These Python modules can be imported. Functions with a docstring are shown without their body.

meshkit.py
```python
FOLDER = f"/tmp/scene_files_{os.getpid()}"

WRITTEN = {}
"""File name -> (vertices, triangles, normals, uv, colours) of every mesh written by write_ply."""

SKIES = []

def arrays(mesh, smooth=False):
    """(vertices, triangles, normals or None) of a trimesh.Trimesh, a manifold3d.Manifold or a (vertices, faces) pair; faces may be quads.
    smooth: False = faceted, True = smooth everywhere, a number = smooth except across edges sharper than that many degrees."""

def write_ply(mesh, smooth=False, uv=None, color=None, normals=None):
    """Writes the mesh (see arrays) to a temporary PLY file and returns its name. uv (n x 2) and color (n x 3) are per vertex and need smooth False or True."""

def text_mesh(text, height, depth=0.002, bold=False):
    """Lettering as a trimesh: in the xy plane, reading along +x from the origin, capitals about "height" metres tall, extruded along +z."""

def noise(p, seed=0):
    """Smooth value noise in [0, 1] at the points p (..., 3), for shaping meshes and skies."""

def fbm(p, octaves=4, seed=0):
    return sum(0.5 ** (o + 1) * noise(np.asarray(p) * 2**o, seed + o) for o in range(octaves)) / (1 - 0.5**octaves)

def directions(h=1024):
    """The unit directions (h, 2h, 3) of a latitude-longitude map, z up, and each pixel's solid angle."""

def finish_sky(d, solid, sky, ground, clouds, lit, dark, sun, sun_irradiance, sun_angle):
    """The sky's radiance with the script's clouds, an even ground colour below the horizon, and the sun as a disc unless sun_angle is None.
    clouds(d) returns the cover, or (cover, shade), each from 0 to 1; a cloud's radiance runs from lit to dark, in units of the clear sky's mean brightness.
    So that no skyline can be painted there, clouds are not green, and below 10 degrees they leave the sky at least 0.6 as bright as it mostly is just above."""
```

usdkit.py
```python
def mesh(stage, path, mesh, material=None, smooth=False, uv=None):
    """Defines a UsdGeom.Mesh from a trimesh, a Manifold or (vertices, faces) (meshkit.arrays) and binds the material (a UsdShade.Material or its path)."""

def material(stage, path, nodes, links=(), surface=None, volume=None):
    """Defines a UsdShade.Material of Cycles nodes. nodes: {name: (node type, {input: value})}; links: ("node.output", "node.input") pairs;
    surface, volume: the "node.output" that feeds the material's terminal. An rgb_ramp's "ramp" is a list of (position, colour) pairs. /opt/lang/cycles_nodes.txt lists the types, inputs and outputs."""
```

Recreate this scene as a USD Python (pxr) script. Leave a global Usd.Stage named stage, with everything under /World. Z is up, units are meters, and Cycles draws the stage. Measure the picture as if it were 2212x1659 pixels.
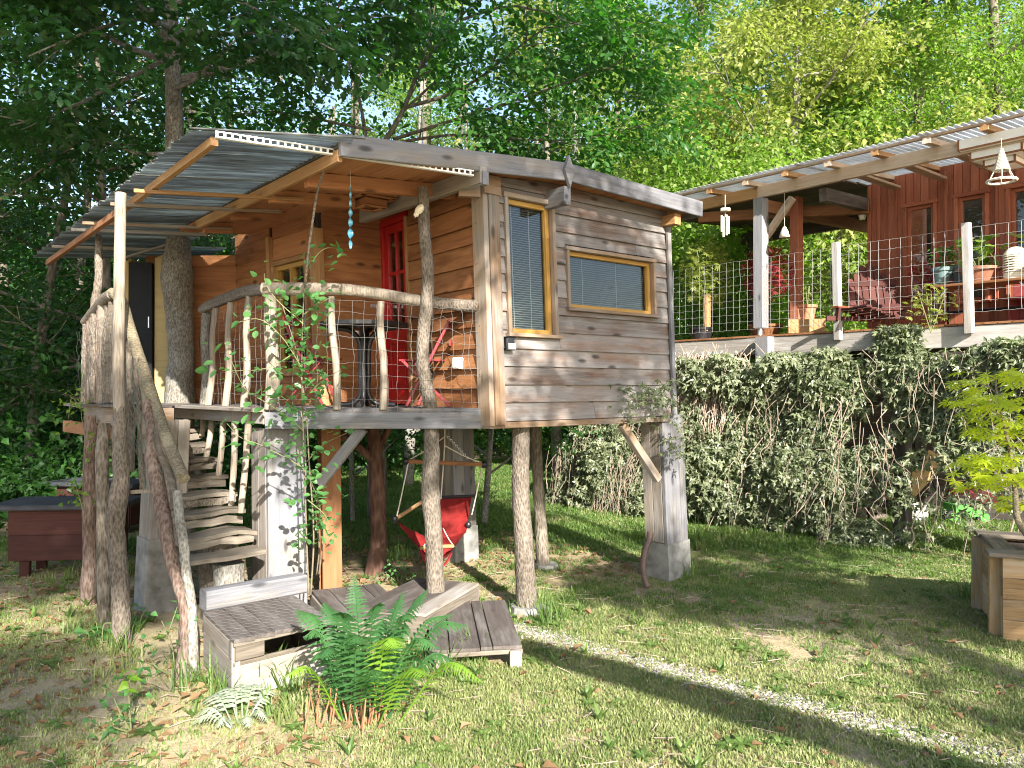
import math, random
import numpy as np, trimesh, usdkit, meshkit
from shapely.geometry import Polygon, box as sbox
from pxr import Usd, UsdGeom, UsdLux, UsdShade, Gf, Sdf, Vt

stage = Usd.Stage.CreateInMemory()
UsdGeom.SetStageUpAxis(stage, 'Z')
UsdGeom.SetStageMetersPerUnit(stage, 1.0)
UsdGeom.Xform.Define(stage, '/World')
UsdGeom.Scope.Define(stage, '/World/Looks')
rnd = random.Random(11)
nr = np.random.default_rng(11)

# ---------------------------------------------------------------- camera, sky, sun, exposure
EYE = 1.90
cam = UsdGeom.Camera.Define(stage, '/World/camera')
cam.AddTranslateOp().Set((0, 0, EYE))
cam.AddRotateXOp().Set(90.28)
cam.CreateHorizontalApertureAttr(36.0)
cam.CreateFocalLengthAttr(36.0 * 1720 / 2212)
cam.CreateClippingRangeAttr((0.05, 1000.0))
cam.CreateExposureAttr(2.15)
SUN_AZ = math.atan2(0.34, -0.94)            # towards the sun: behind the camera, a little to its right
SUN_EL = math.radians(28.0)
usdkit.material(stage, '/World/Looks/sky', {
    's': ('sky_texture', {'sky_type': 'single_scattering', 'sun_disc': False, 'sun_elevation': SUN_EL, 'sun_rotation': SUN_AZ, 'aerosol_density': 1.5}),
    'b': ('background_shader', {'strength': 0.085})}, [('s.color', 'b.color')], surface='b.background')
dome = UsdLux.DomeLight.Define(stage, '/World/sky')
UsdShade.MaterialBindingAPI.Apply(dome.GetPrim()).Bind(UsdShade.Material.Get(stage, '/World/Looks/sky'))
dome.GetPrim().SetCustomDataByKey('kind', 'structure')
SUN = np.array([math.sin(SUN_AZ) * math.cos(SUN_EL), math.cos(SUN_AZ) * math.cos(SUN_EL), math.sin(SUN_EL)])
sun = UsdLux.DistantLight.Define(stage, '/World/sun')
sun.CreateIntensityAttr(1.1); sun.CreateAngleAttr(0.5); sun.CreateNormalizeAttr(True)
sun.CreateColorAttr((1.0, 0.94, 0.85))
_q = Gf.Rotation(Gf.Vec3d(0, 0, 1), Gf.Vec3d(*map(float, SUN))).GetQuat()
sun.AddOrientOp().Set(Gf.Quatf(_q))

# ---------------------------------------------------------------- measuring: a point at distance y along the view line through (u, v)
FPX, CU, CV = 1720.0, 1106.0, 838.0
def P(u, v, y): return np.array([(u - CU) / FPX * y, y, EYE - (v - CV) / FPX * y])
def G(u, v, z=0.0):
    y = FPX * (EYE - z) / (v - CV)
    return np.array([(u - CU) / FPX * y, y, z])
A2 = np.array([0.775, 0.632]); B2 = np.array([-0.632, 0.775]); O2 = np.array([-0.17, 6.40])
LEAN = np.array([-0.033, 0.0])
def L(s, t, z):                             # the tree house's own axes: s along its front, t to the back; it leans a little
    p = O2 + A2 * s + B2 * t + LEAN * (z - 1.63)
    return np.array([p[0], p[1], z])

# ---------------------------------------------------------------- things and parts
_cnt, _loc, _made = {}, {}, set()
def uname(parent, name):
    k = (parent, name); n = _cnt.get(k, 0); _cnt[k] = n + 1
    return f'{parent}/{name}' if n == 0 else f'{parent}/{name}_{n:03d}'
def root_of(path): return '/'.join(path.split('/')[:3])
def tag(path, label=None, cat=None, group=None, kind=None):
    p = stage.GetPrimAtPath(path)
    for k, v in (('label', label), ('category', cat), ('group', group), ('kind', kind)):
        if v: p.SetCustomDataByKey(k, v)
    return path
def thing(name, label, cat, loc=(0, 0, 0), group=None, kind=None):
    path = uname('/World', name)
    x = UsdGeom.Xform.Define(stage, path); x.AddTranslateOp().Set(Gf.Vec3d(*map(float, loc)))
    _loc[path] = np.array(loc, float)
    return tag(path, label, cat, group, kind)
def sub(parent, name, label=None, kind=None):
    path = uname(parent, name); UsdGeom.Xform.Define(stage, path)
    return tag(path, label, None, None, kind)
def cat_(ms): return trimesh.util.concatenate([m if isinstance(m, trimesh.Trimesh) else trimesh.Trimesh(m[0], m[1], process=False) for m in ms])
def part(parent, name, mesh, m, smooth=False, M=None, label=None, kind=None, cat=None, group=None):
    """parent None: a top-level mesh. Vertices are given in world space, or in their own axes with the matrix M."""
    path = uname(parent or '/World', name)
    loc = _loc.get(root_of(path), np.zeros(3))
    v, f, n = meshkit.arrays(mesh, smooth)
    if M is None: v = v - loc
    g = UsdGeom.Mesh.Define(stage, path)
    g.CreatePointsAttr(Vt.Vec3fArray.FromNumpy(np.ascontiguousarray(v, np.float32)))
    g.CreateFaceVertexCountsAttr(Vt.IntArray.FromNumpy(np.full(len(f), 3, np.int32)))
    g.CreateFaceVertexIndicesAttr(Vt.IntArray.FromNumpy(np.ascontiguousarray(f, np.int32).ravel()))
    g.CreateSubdivisionSchemeAttr('none')
    if n is not None:
        g.CreateNormalsAttr(Vt.Vec3fArray.FromNumpy(np.ascontiguousarray(n, np.float32))); g.SetNormalsInterpolation('vertex')
    if M is not None:
        M = np.array(M, float); M[:3, 3] -= loc
        g.AddTransformOp().Set(Gf.Matrix4d(*M.T.ravel().tolist()))
    UsdShade.MaterialBindingAPI.Apply(g.GetPrim()).Bind(m)
    return tag(path, label, cat, group, kind)
def frame(p0, p1, up=(0, 0, 1)):
    """Matrix whose x runs from p0 to p1, z as near up as it can be, origin half way."""
    p0, p1 = np.asarray(p0, float), np.asarray(p1, float)
    x = p1 - p0; ln = np.linalg.norm(x); x = x / ln
    up = np.asarray(up, float)
    if abs(np.dot(x, up)) > 0.98 * np.linalg.norm(up): up = np.array([0.3, -0.95, 0])
    y = np.cross(up, x); y /= np.linalg.norm(y); z = np.cross(x, y)
    M = np.eye(4); M[:3, 0], M[:3, 1], M[:3, 2], M[:3, 3] = x, y, z, (p0 + p1) / 2
    return M, ln
def cbox(lx, ly, lz, c=0.004, warp=0.0):
    """A box with its long edges chamfered, along x, a little crooked where warp is given."""
    c = min(c, ly * 0.3, lz * 0.3); y, z = ly / 2, lz / 2
    o = np.array([(-y + c, -z), (y - c, -z), (y, -z + c), (y, z - c), (y - c, z), (-y + c, z), (-y, z - c), (-y, -z + c)])
    xs = [-lx / 2, lx / 2] if not warp else list(np.linspace(-lx / 2, lx / 2, 5))
    v = []
    for x in xs:
        d = nr.normal(0, warp, 2) if warp else (0, 0); k = 1 + (nr.normal(0, warp * 2) if warp else 0)
        v += [(x, p[0] * k + d[0], p[1] + d[1]) for p in o]
    f = []
    for r in range(len(xs) - 1):
        for i in range(8):
            a, b = r * 8 + i, r * 8 + (i + 1) % 8
            f += [(a, b, b + 8), (a, b + 8, a + 8)]
    e = (len(xs) - 1) * 8
    for i in range(1, 7): f += [(0, i + 1, i), (e, e + i, e + i + 1)]
    f = np.array(f)[:, ::-1]
    return np.array(v), f
def board(parent, name, p0, p1, w, h, m, up=(0, 0, 1), c=0.004, warp=0.0, **k):
    """A squared timber from p0 to p1: h along up, w across."""
    M, ln = frame(p0, p1, up)
    return part(parent, name, cbox(ln, w, h, c, warp), m, M=M, **k)
def spline(pts, n):
    pts = np.asarray(pts, float)
    if len(pts) == 2: return pts[0] + (pts[1] - pts[0]) * np.linspace(0, 1, n)[:, None]
    q = np.vstack([2 * pts[0] - pts[1], pts, 2 * pts[-1] - pts[-2]]); out = []
    t = np.linspace(0, len(pts) - 1 - 1e-9, n)
    for x in t:
        i = int(x); u = x - i; a, b, c, d = q[i:i + 4]
        out.append(0.5 * (2 * b + (c - a) * u + (2 * a - 5 * b + 4 * c - d) * u * u + (3 * b - a - 3 * c + d) * u ** 3))
    return np.array(out)
def tube(pts, r, sides=8, n=None, rough=0.0, caps=True, flat=1.0):
    """A round or (flat < 1) slab-like length through pts; r one radius or several; rough makes it knobbly."""
    p = spline(pts, n) if n else np.asarray(pts, float)
    rr = np.interp(np.linspace(0, 1, len(p)), np.linspace(0, 1, len(np.atleast_1d(r))), np.atleast_1d(r))
    t = np.gradient(p, axis=0); t /= np.linalg.norm(t, axis=1, keepdims=True) + 1e-12
    a = np.cross(t[0], [0.0, 0, 1] if abs(t[0][2]) < 0.9 else [0.0, 1, 0]); a /= np.linalg.norm(a)
    ang = np.arange(sides) * 2 * np.pi / sides; v = []
    for i in range(len(p)):
        a = a - t[i] * np.dot(a, t[i]); a /= np.linalg.norm(a) + 1e-12; b = np.cross(t[i], a)
        k = rr[i] * (1 + (nr.normal(0, rough, sides) if rough else 0))
        v.append(p[i] + (np.cos(ang) * k)[:, None] * a + (np.sin(ang) * k * flat)[:, None] * b)
    v = np.vstack(v); f = []
    for i in range(len(p) - 1):
        for j in range(sides):
            q, w = i * sides + j, i * sides + (j + 1) % sides
            f += [(q, w, w + sides), (q, w + sides, q + sides)]
    if caps:
        e = (len(p) - 1) * sides
        for j in range(1, sides - 1): f += [(0, j + 1, j), (e, e + j, e + j + 1)]
    return v, np.array(f)
def log(parent, name, pts, r, m, sides=10, n=None, rough=0.05, **k):
    ln = sum(np.linalg.norm(np.subtract(pts[i + 1], pts[i])) for i in range(len(pts) - 1))
    return part(parent, name, tube(pts, r, sides, n or max(4, int(ln / 0.09)), rough), m, smooth=50, **k)
def quat(yaw, pitch, roll):
    """Turn about x by roll, then y by pitch, then z by yaw; arrays of (w, x, y, z)."""
    cy, sy, cp, sp, cr, sr = np.cos(yaw / 2), np.sin(yaw / 2), np.cos(pitch / 2), np.sin(pitch / 2), np.cos(roll / 2), np.sin(roll / 2)
    return np.stack([cr * cp * cy + sr * sp * sy, sr * cp * cy - cr * sp * sy, cr * sp * cy + sr * cp * sy, cr * cp * sy - sr * sp * cy], -1)
def scatter(parent, name, protos, pos, yaw, pitch, roll, scale, which=None, **k):
    """Copies of small meshes; protos: (mesh, material) pairs. For what nobody counts: leaves, grass, gravel."""
    path = uname(parent or '/World', name); pi = UsdGeom.PointInstancer.Define(stage, path)
    pos = np.asarray(pos, float); n = len(pos); loc = _loc.get(root_of(path), np.zeros(3))
    for i, (mesh, m) in enumerate(protos):
        usdkit.mesh(stage, f'{path}/kinds/kind_{i}', mesh, m)
        pi.GetPrototypesRel().AddTarget(f'{path}/kinds/kind_{i}')
    one = lambda x: np.broadcast_to(np.asarray(x, float), (n,))
    q = quat(one(yaw), one(pitch), one(roll))
    pi.CreateProtoIndicesAttr(Vt.IntArray.FromNumpy(np.ascontiguousarray(nr.integers(0, len(protos), n) if which is None else which, np.int32)))
    pi.CreatePositionsAttr(Vt.Vec3fArray.FromNumpy(np.ascontiguousarray(pos - loc, np.float32)))
    pi.CreateOrientationsAttr(Vt.QuathArray([Gf.Quath(*map(float, x)) for x in q]))
    s = np.asarray(scale, float); s = np.repeat(one(s)[:, None], 3, 1) if s.ndim < 2 else s
    pi.CreateScalesAttr(Vt.Vec3fArray.FromNumpy(np.ascontiguousarray(s, np.float32)))
    return tag(path, k.get('label'), k.get('cat'), k.get('group'), 'stuff')

# ---------------------------------------------------------------- materials
def look(name, nodes, links, surface='p.BSDF', volume=None):
    return usdkit.material(stage, '/World/Looks/' + name, nodes, links, surface=surface, volume=volume)
def wood(name, ramp, scale=1.0, knots=0.5, rough=0.75, weather=None, wamt=0.5, bump=0.5):
    """Sawn wood, its grain along x of the piece; weather: a second colour (silvered or stained) in broad patches."""
    n = {'tc': ('texture_coordinate', {}), 'oi': ('object_info', {}), 'sc': ('vector_math', {'math_type': 'scale', 'vector1': (37.0, 19.0, 53.0)}),
         'add': ('vector_math', {'math_type': 'add'}),
         'm1': ('mapping', {'scale': (1.6 * scale, 26 * scale, 26 * scale)}), 'g': ('noise_texture', {'scale': 1.0, 'detail': 6, 'roughness': 0.62, 'distortion': 0.9}),
         'm2': ('mapping', {'scale': (4 * scale, 110 * scale, 110 * scale)}), 'g2': ('noise_texture', {'scale': 1.0, 'detail': 3, 'roughness': 0.6}),
         'gm': ('mix_float', {'fac': 0.38}), 'tone': ('math', {'math_type': 'multiply_add', 'value2': 0.30, 'value3': -0.15}), 'gt': ('math', {'math_type': 'add'}),
         'r': ('rgb_ramp', {'ramp': ramp}),
         'mk': ('mapping', {'scale': (2.6, 7.0, 7.0)}), 'k': ('voronoi_texture', {'scale': 1.0, 'randomness': 1.0}),
         'kr': ('rgb_ramp', {'ramp': [(0.0, (knots,) * 3), (0.10, (knots * .8,) * 3), (0.19, (0, 0, 0)), (1, (0, 0, 0))]}),
         'kc': ('mix', {'color2': tuple(0.35 * x for x in ramp[0][1])}),
         'b': ('bump', {'strength': bump, 'distance': 0.004}), 'p': ('principled_bsdf', {'roughness': rough, 'specular_ior_level': 0.25})}
    l = [('oi.random', 'sc.scale'), ('tc.object', 'add.vector1'), ('sc.vector', 'add.vector2'), ('add.vector', 'm1.vector'), ('m1.vector', 'g.vector'), ('add.vector', 'm2.vector'), ('m2.vector', 'g2.vector'),
         ('g.fac', 'gm.a'), ('g2.fac', 'gm.b'), ('oi.random', 'tone.value1'), ('gm.result', 'gt.value1'), ('tone.value', 'gt.value2'), ('gt.value', 'r.fac'),
         ('add.vector', 'mk.vector'), ('mk.vector', 'k.vector'), ('k.distance', 'kr.fac'), ('kr.color', 'kc.fac'), ('gm.result', 'b.height'), ('b.normal', 'p.normal')]
    src = 'r.color'
    if weather is not None:
        n['mw'] = ('mapping', {'scale': (1.1, 5.0, 5.0)}); n['w'] = ('noise_texture', {'scale': 1.3, 'detail': 4, 'roughness': 0.65})
        n['wr'] = ('rgb_ramp', {'ramp': [(0.0, (0, 0, 0)), (max(0.02, 0.60 - wamt * 0.35), (0, 0, 0)), (min(0.98, 0.80 - wamt * 0.3), (1, 1, 1)), (1, (1, 1, 1))]})
        n['wg'] = ('rgb_ramp', {'ramp': [(0.25, tuple(x * 0.55 for x in weather)), (0.5, weather), (0.8, tuple(min(1, x * 1.3) for x in weather))]})
        n['wm'] = ('mix', {})
        l += [('add.vector', 'mw.vector'), ('mw.vector', 'w.vector'), ('w.fac', 'wr.fac'), ('gt.value', 'wg.fac'), ('wr.color', 'wm.fac'), ('r.color', 'wm.color1'), ('wg.color', 'wm.color2')]
        src = 'wm.color'
    l += [(src, 'kc.color1'), ('kc.color', 'p.base_color')]
    return look(name, n, l)
def bark(name, ramp, scale=1.0, bump=1.0, stretch=0.25, rough=0.9):
    return look(name, {'tc': ('texture_coordinate', {}), 'oi': ('object_info', {}), 'sc': ('vector_math', {'math_type': 'scale', 'vector1': (37.0, 19.0, 53.0)}), 'add': ('vector_math', {'math_type': 'add'}),
        'm': ('mapping', {'scale': (24 * scale, 24 * scale, 24 * scale * stretch)}), 'n': ('noise_texture', {'scale': 1.0, 'detail': 6, 'roughness': 0.68, 'distortion': 0.8}),
        'v': ('voronoi_texture', {'scale': 1.6, 'feature': 'f1'}), 'x': ('mix_float', {'fac': 0.45}), 'big': ('noise_texture', {'scale': 3.0, 'detail': 3}), 'y': ('mix_float', {'fac': 0.35}),
        'r': ('rgb_ramp', {'ramp': ramp}), 'b': ('bump', {'strength': bump, 'distance': 0.012}), 'p': ('principled_bsdf', {'roughness': rough, 'specular_ior_level': 0.2})},
        [('oi.random', 'sc.scale'), ('tc.object', 'add.vector1'), ('sc.vector', 'add.vector2'), ('add.vector', 'm.vector'), ('m.vector', 'n.vector'), ('m.vector', 'v.vector'), ('add.vector', 'big.vector'),
         ('n.fac', 'x.a'), ('v.distance', 'x.b'), ('x.result', 'y.a'), ('big.fac', 'y.b'), ('y.result', 'r.fac'), ('x.result', 'b.height'), ('b.normal', 'p.normal'), ('r.color', 'p.base_color')])
def leafy(name, ramp, trans=0.35, rough=0.45, tint=(0.75, 1.15, 0.35), spec=0.35):
    """Leaves: each leaf takes its own tone; part of the light passes through."""
    mid = ramp[len(ramp) // 2][1]
    return look(name, {'g': ('geometry', {}), 'oi': ('object_info', {}), 'a': ('mix_float', {'fac': 0.35}), 'r': ('rgb_ramp', {'ramp': ramp}),
        'tcol': ('mix', {'mix_type': 'multiply', 'fac': 1.0, 'color2': tuple(2.0 * x for x in tint)}),
        'p': ('principled_bsdf', {'roughness': rough, 'specular_ior_level': spec}), 't': ('translucent_bsdf', {}), 'x': ('mix_closure', {'fac': trans})},
        [('g.random_per_island', 'a.a'), ('oi.random', 'a.b'), ('a.result', 'r.fac'), ('r.color', 'p.base_color'), ('r.color', 'tcol.color1'), ('tcol.color', 't.color'), ('p.BSDF', 'x.closure1'), ('t.BSDF', 'x.closure2')], surface='x.closure')
def plain(name, col, rough=0.5, metal=0.0, spec=0.5, var=0.12, scale=14.0, bump=0.0, coat=0.0):
    return look(name, {'tc': ('texture_coordinate', {}), 'n': ('noise_texture', {'scale': scale, 'detail': 5, 'roughness': 0.6}), 'r': ('rgb_ramp', {'ramp': [(0.3, tuple(x * (1 - 2 * var) for x in col)), (0.5, col), (0.72, tuple(min(1, x * (1 + 1.5 * var)) for x in col))]}),
        'b': ('bump', {'strength': bump, 'distance': 0.003}), 'p': ('principled_bsdf', {'roughness': rough, 'metallic': metal, 'specular_ior_level': spec, 'coat_weight': coat})},
        [('tc.object', 'n.vector'), ('n.fac', 'r.fac'), ('r.color', 'p.base_color'), ('n.fac', 'b.height'), ('b.normal', 'p.normal')])

W_CEDAR = wood('cedar_boards', [(0.2, (0.12, 0.044, 0.017)), (0.5, (0.28, 0.12, 0.047)), (0.85, (0.40, 0.195, 0.083))], knots=0.92, wamt=0.4, weather=(0.175, 0.072, 0.028))
W_CEIL = wood('ceiling_boards', [(0.2, (0.17, 0.064, 0.027)), (0.5, (0.34, 0.15, 0.067)), (0.85, (0.45, 0.225, 0.105))], knots=0.8)
W_SIDE = wood('weathered_siding', [(0.2, (0.055, 0.036, 0.027)), (0.5, (0.155, 0.10, 0.072)), (0.85, (0.26, 0.18, 0.135))], knots=0.9, weather=(0.205, 0.19, 0.18), wamt=0.85, bump=1.0)
W_WARM = wood('warm_trim', [(0.2, (0.10, 0.058, 0.032)), (0.5, (0.22, 0.145, 0.09)), (0.85, (0.32, 0.225, 0.145))], knots=0.8, weather=(0.22, 0.195, 0.17), wamt=0.55, bump=.8)
W_GREY = wood('silvered_wood', [(0.2, (0.078, 0.077, 0.083)), (0.5, (0.162, 0.163, 0.176)), (0.85, (0.245, 0.246, 0.26))], knots=0.88, weather=(0.21, 0.185, 0.155), wamt=0.3, bump=1.0)
W_BEAM = wood('beam_wood', [(0.2, (0.10, 0.085, 0.07)), (0.5, (0.21, 0.18, 0.15)), (0.85, (0.31, 0.27, 0.23))], knots=0.6, weather=(0.27, 0.26, 0.25), wamt=0.4, bump=0.9)
W_DARK = wood('dark_deck_wood', [(0.2, (0.028, 0.023, 0.021)), (0.5, (0.068, 0.056, 0.050)), (0.85, (0.115, 0.098, 0.088))], knots=0.3, weather=(0.135, 0.122, 0.112), wamt=0.4, bump=0.8)
W_TREAD = wood('old_tread_wood', [(0.2, (0.058, 0.047, 0.036)), (0.5, (0.155, 0.132, 0.104)), (0.85, (0.25, 0.218, 0.175))], knots=0.4, weather=(0.08, 0.066, 0.05), wamt=0.45, bump=1.0)
W_NEW = wood('fresh_pine', [(0.2, (0.19, 0.095, 0.038)), (0.5, (0.34, 0.195, 0.09)), (0.85, (0.45, 0.29, 0.155))], knots=0.5)
W_YEL = wood('yellow_window_wood', [(0.2, (0.22, 0.115, 0.025)), (0.5, (0.36, 0.205, 0.05)), (0.85, (0.43, 0.265, 0.075))], knots=0.0, rough=0.5)
W_PLY = wood('plywood_panel', [(0.2, (0.20, 0.145, 0.06)), (0.5, (0.30, 0.23, 0.105)), (0.85, (0.37, 0.295, 0.145))], knots=0.2)
W_RED = wood('red_cabin_boards', [(0.2, (0.12, 0.036, 0.02)), (0.5, (0.255, 0.083, 0.045)), (0.85, (0.36, 0.14, 0.08))], knots=0.35, rough=0.6)
W_PLANT = wood('planter_wood', [(0.2, (0.15, 0.09, 0.04)), (0.5, (0.31, 0.20, 0.10)), (0.85, (0.45, 0.32, 0.18))], knots=0.5, weather=(0.30, 0.27, 0.22), wamt=0.3, bump=1.0)
W_BROWN = wood('brown_post_wood', [(0.2, (0.10, 0.042, 0.018)), (0.5, (0.22, 0.10, 0.044)), (0.85, (0.31, 0.155, 0.075))], knots=0.3)
W_PEEL = bark('peeled_branch', [(0.25, (0.085, 0.064, 0.046)), (0.42, (0.20, 0.165, 0.128)), (0.6, (0.29, 0.25, 0.20)), (0.8, (0.36, 0.32, 0.265))], scale=1.6, stretch=.06, bump=0.6, rough=.8)
BARK = bark('oak_bark', [(0.25, (0.03, 0.025, 0.019)), (0.45, (0.115, 0.095, 0.073)), (0.7, (0.26, 0.23, 0.185))], scale=1.6, bump=1.6)
BARK_PALE = bark('pale_bark', [(0.25, (0.032, 0.025, 0.019)), (0.42, (0.10, 0.082, 0.064)), (0.58, (0.175, 0.148, 0.12)), (0.8, (0.26, 0.228, 0.19))], scale=1.9, stretch=0.38, bump=1.4)
BARK_ROD = bark('rail_bark', [(0.25, (0.05, 0.04, 0.025)), (0.45, (0.155, 0.128, 0.085)), (0.7, (0.27, 0.235, 0.16))], stretch=2.2, scale=1.3)
BARK_RED = bark('red_bark', [(0.25, (0.035, 0.021, 0.015)), (0.45, (0.115, 0.078, 0.06)), (0.62, (0.20, 0.155, 0.13)), (0.8, (0.30, 0.26, 0.23))], scale=1.6, bump=1.4)
BARK_DARK = bark('dark_bark', [(0.25, (0.03, 0.015, 0.010)), (0.45, (0.085, 0.045, 0.032)), (0.7, (0.17, 0.105, 0.08))], scale=0.8)
BARK_LICH = bark('lichen_bark', [(0.25, (0.04, 0.034, 0.025)), (0.42, (0.115, 0.10, 0.08)), (0.6, (0.22, 0.215, 0.19)), (0.8, (0.34, 0.34, 0.31))], scale=1.6, stretch=.5)
BARK_FOREST = bark('forest_bark', [(0.25, (0.035, 0.03, 0.022)), (0.45, (0.095, 0.08, 0.06)), (0.7, (0.22, 0.20, 0.16))], scale=0.6)
CONCRETE = plain('concrete', (0.20, 0.197, 0.185), rough=0.9, var=0.25, scale=7, bump=0.8)
RED_PAINT = plain('red_paint', (0.40, 0.012, 0.014), rough=0.35, var=0.06)
RED_METAL = plain('red_metal', (0.20, 0.02, 0.026), rough=0.4, var=0.15)
BLACK = plain('black_plastic', (0.012, 0.012, 0.014), rough=0.4)
DARKPAINT = plain('black_panel', (0.008, 0.009, 0.011), rough=0.6, spec=0.15)
STEEL = plain('galvanised_steel', (0.62, 0.64, 0.66), rough=0.4, metal=0.85, var=0.05)
WHITE = plain('white_plastic', (0.78, 0.78, 0.76), rough=0.35, var=0.02)
WIRE = plain('fence_wire', (0.24, 0.24, 0.23), rough=0.5, metal=0.3)
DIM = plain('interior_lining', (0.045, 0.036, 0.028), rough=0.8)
ROOFTOP = plain('roof_felt', (0.075, 0.075, 0.07), rough=0.9, var=0.25, scale=6)
BLUE = plain('blue_enamel', (0.07, 0.30, 0.42), rough=0.15, var=0.2, scale=30, coat=0.5)
CREAM = plain('cream_glaze', (0.66, 0.60, 0.47), rough=0.25, var=0.08)
TERRA = plain('terracotta', (0.44, 0.17, 0.085), rough=0.8, var=0.15)
ROPE = plain('rope_fibre', (0.52, 0.47, 0.38), rough=0.9)
GLASS = look('window_glass', {'f': ('layer_weight', {'blend': 0.15}), 'k': ('math', {'math_type': 'multiply_add', 'value2': 0.9, 'value3': 0.035, 'use_clamp': True}), 't': ('transparent_bsdf', {'color': (0.86, 0.89, 0.87)}), 'g': ('glossy_bsdf', {'roughness': 0.01, 'color': (0.95, 0.95, 0.95)}), 'x': ('mix_closure', {})},
    [('f.fresnel', 'k.value1'), ('k.value', 'x.fac'), ('t.BSDF', 'x.closure1'), ('g.BSDF', 'x.closure2')], surface='x.closure')
# ================================================================ the tree house
HOUSE = thing('tree_house', 'small wooden cabin raised on posts, with covered porch and silvered lap siding', 'cabin', (0.9, 7.4, 0))
FLOOR, DECK = 1.63, 1.735
def wallM(o2, d2):
    """Axes of a wall: x along d2 from o2, y up (leaning), z outwards (to the right of d2)."""
    d2 = np.asarray(d2, float) / np.linalg.norm(d2); M = np.eye(4)
    M[:3, 0] = (d2[0], d2[1], 0); M[:3, 1] = (LEAN[0], LEAN[1], 1); M[:3, 2] = (d2[1], -d2[0], 0)
    M[:2, 3] = np.asarray(o2) - LEAN * 1.63
    return M
def polys(g): return [x for x in getattr(g, 'geoms', [g]) if x.geom_type == 'Polygon' and x.area > 1e-4]
def panel(poly, z0, z1):
    m = trimesh.creation.extrude_polygon(poly, z1 - z0, engine='earcut'); m.apply_translation((0, 0, z0)); return m
def siding(parent, M, outline, holes, rows, mats, tilt=0.02, th=0.018, base=0.0, joints=0.0, name='siding_board', vertical=False):
    s0, z0, s1, z1 = outline.bounds
    for r0, r1 in rows:
        strip = sbox(s0 - 1, r0, s1 + 1, r1) if not vertical else sbox(r0, z0 - 1, r1, z1 + 1)
        g = outline.intersection(strip)
        for h in holes: g = g.difference(h)
        for q in polys(g):
            a0, _, a1, _ = q.bounds; cuts = [a0, a1]
            if joints and a1 - a0 > 0.9 and rnd.random() < joints: cuts = [a0, a0 + (a1 - a0) * rnd.uniform(0.3, 0.7), a1]
            for c0, c1 in zip(cuts, cuts[1:]):
                for w in polys(q.intersection(sbox(c0 + 0.0012, z0 - 1, c1 - 0.0012, z1 + 1))):
                    m = panel(w, 0, th); v = np.array(m.vertices)
                    k = (r1 - v[:, 1]) / (r1 - r0) if not vertical else 0
                    v[:, 2] += base + tilt * k + rnd.uniform(0, 0.003)
                    off = np.array([w.centroid.x, w.centroid.y, 0])
                    Mb = M.copy(); Mb[:3, 3] = (M @ np.array([*off, 1]))[:3]
                    v = v - off
                    if vertical:                      # turn the grain upright: x of the piece runs up
                        R = np.eye(4); R[:3, 0], R[:3, 1] = (0, 1, 0), (-1, 0, 0); Mb = Mb @ R; v = np.stack([v[:, 1], -v[:, 0], v[:, 2]], 1)
                    part(parent, name, (v, np.array(m.faces)), mats[rnd.randrange(len(mats))], M=Mb)
def rect_ring(s0, s1, z0, z1, w): return sbox(s0, z0, s1, z1).difference(sbox(s0 + w, z0 + w, s1 - w, z1 - w))
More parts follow.
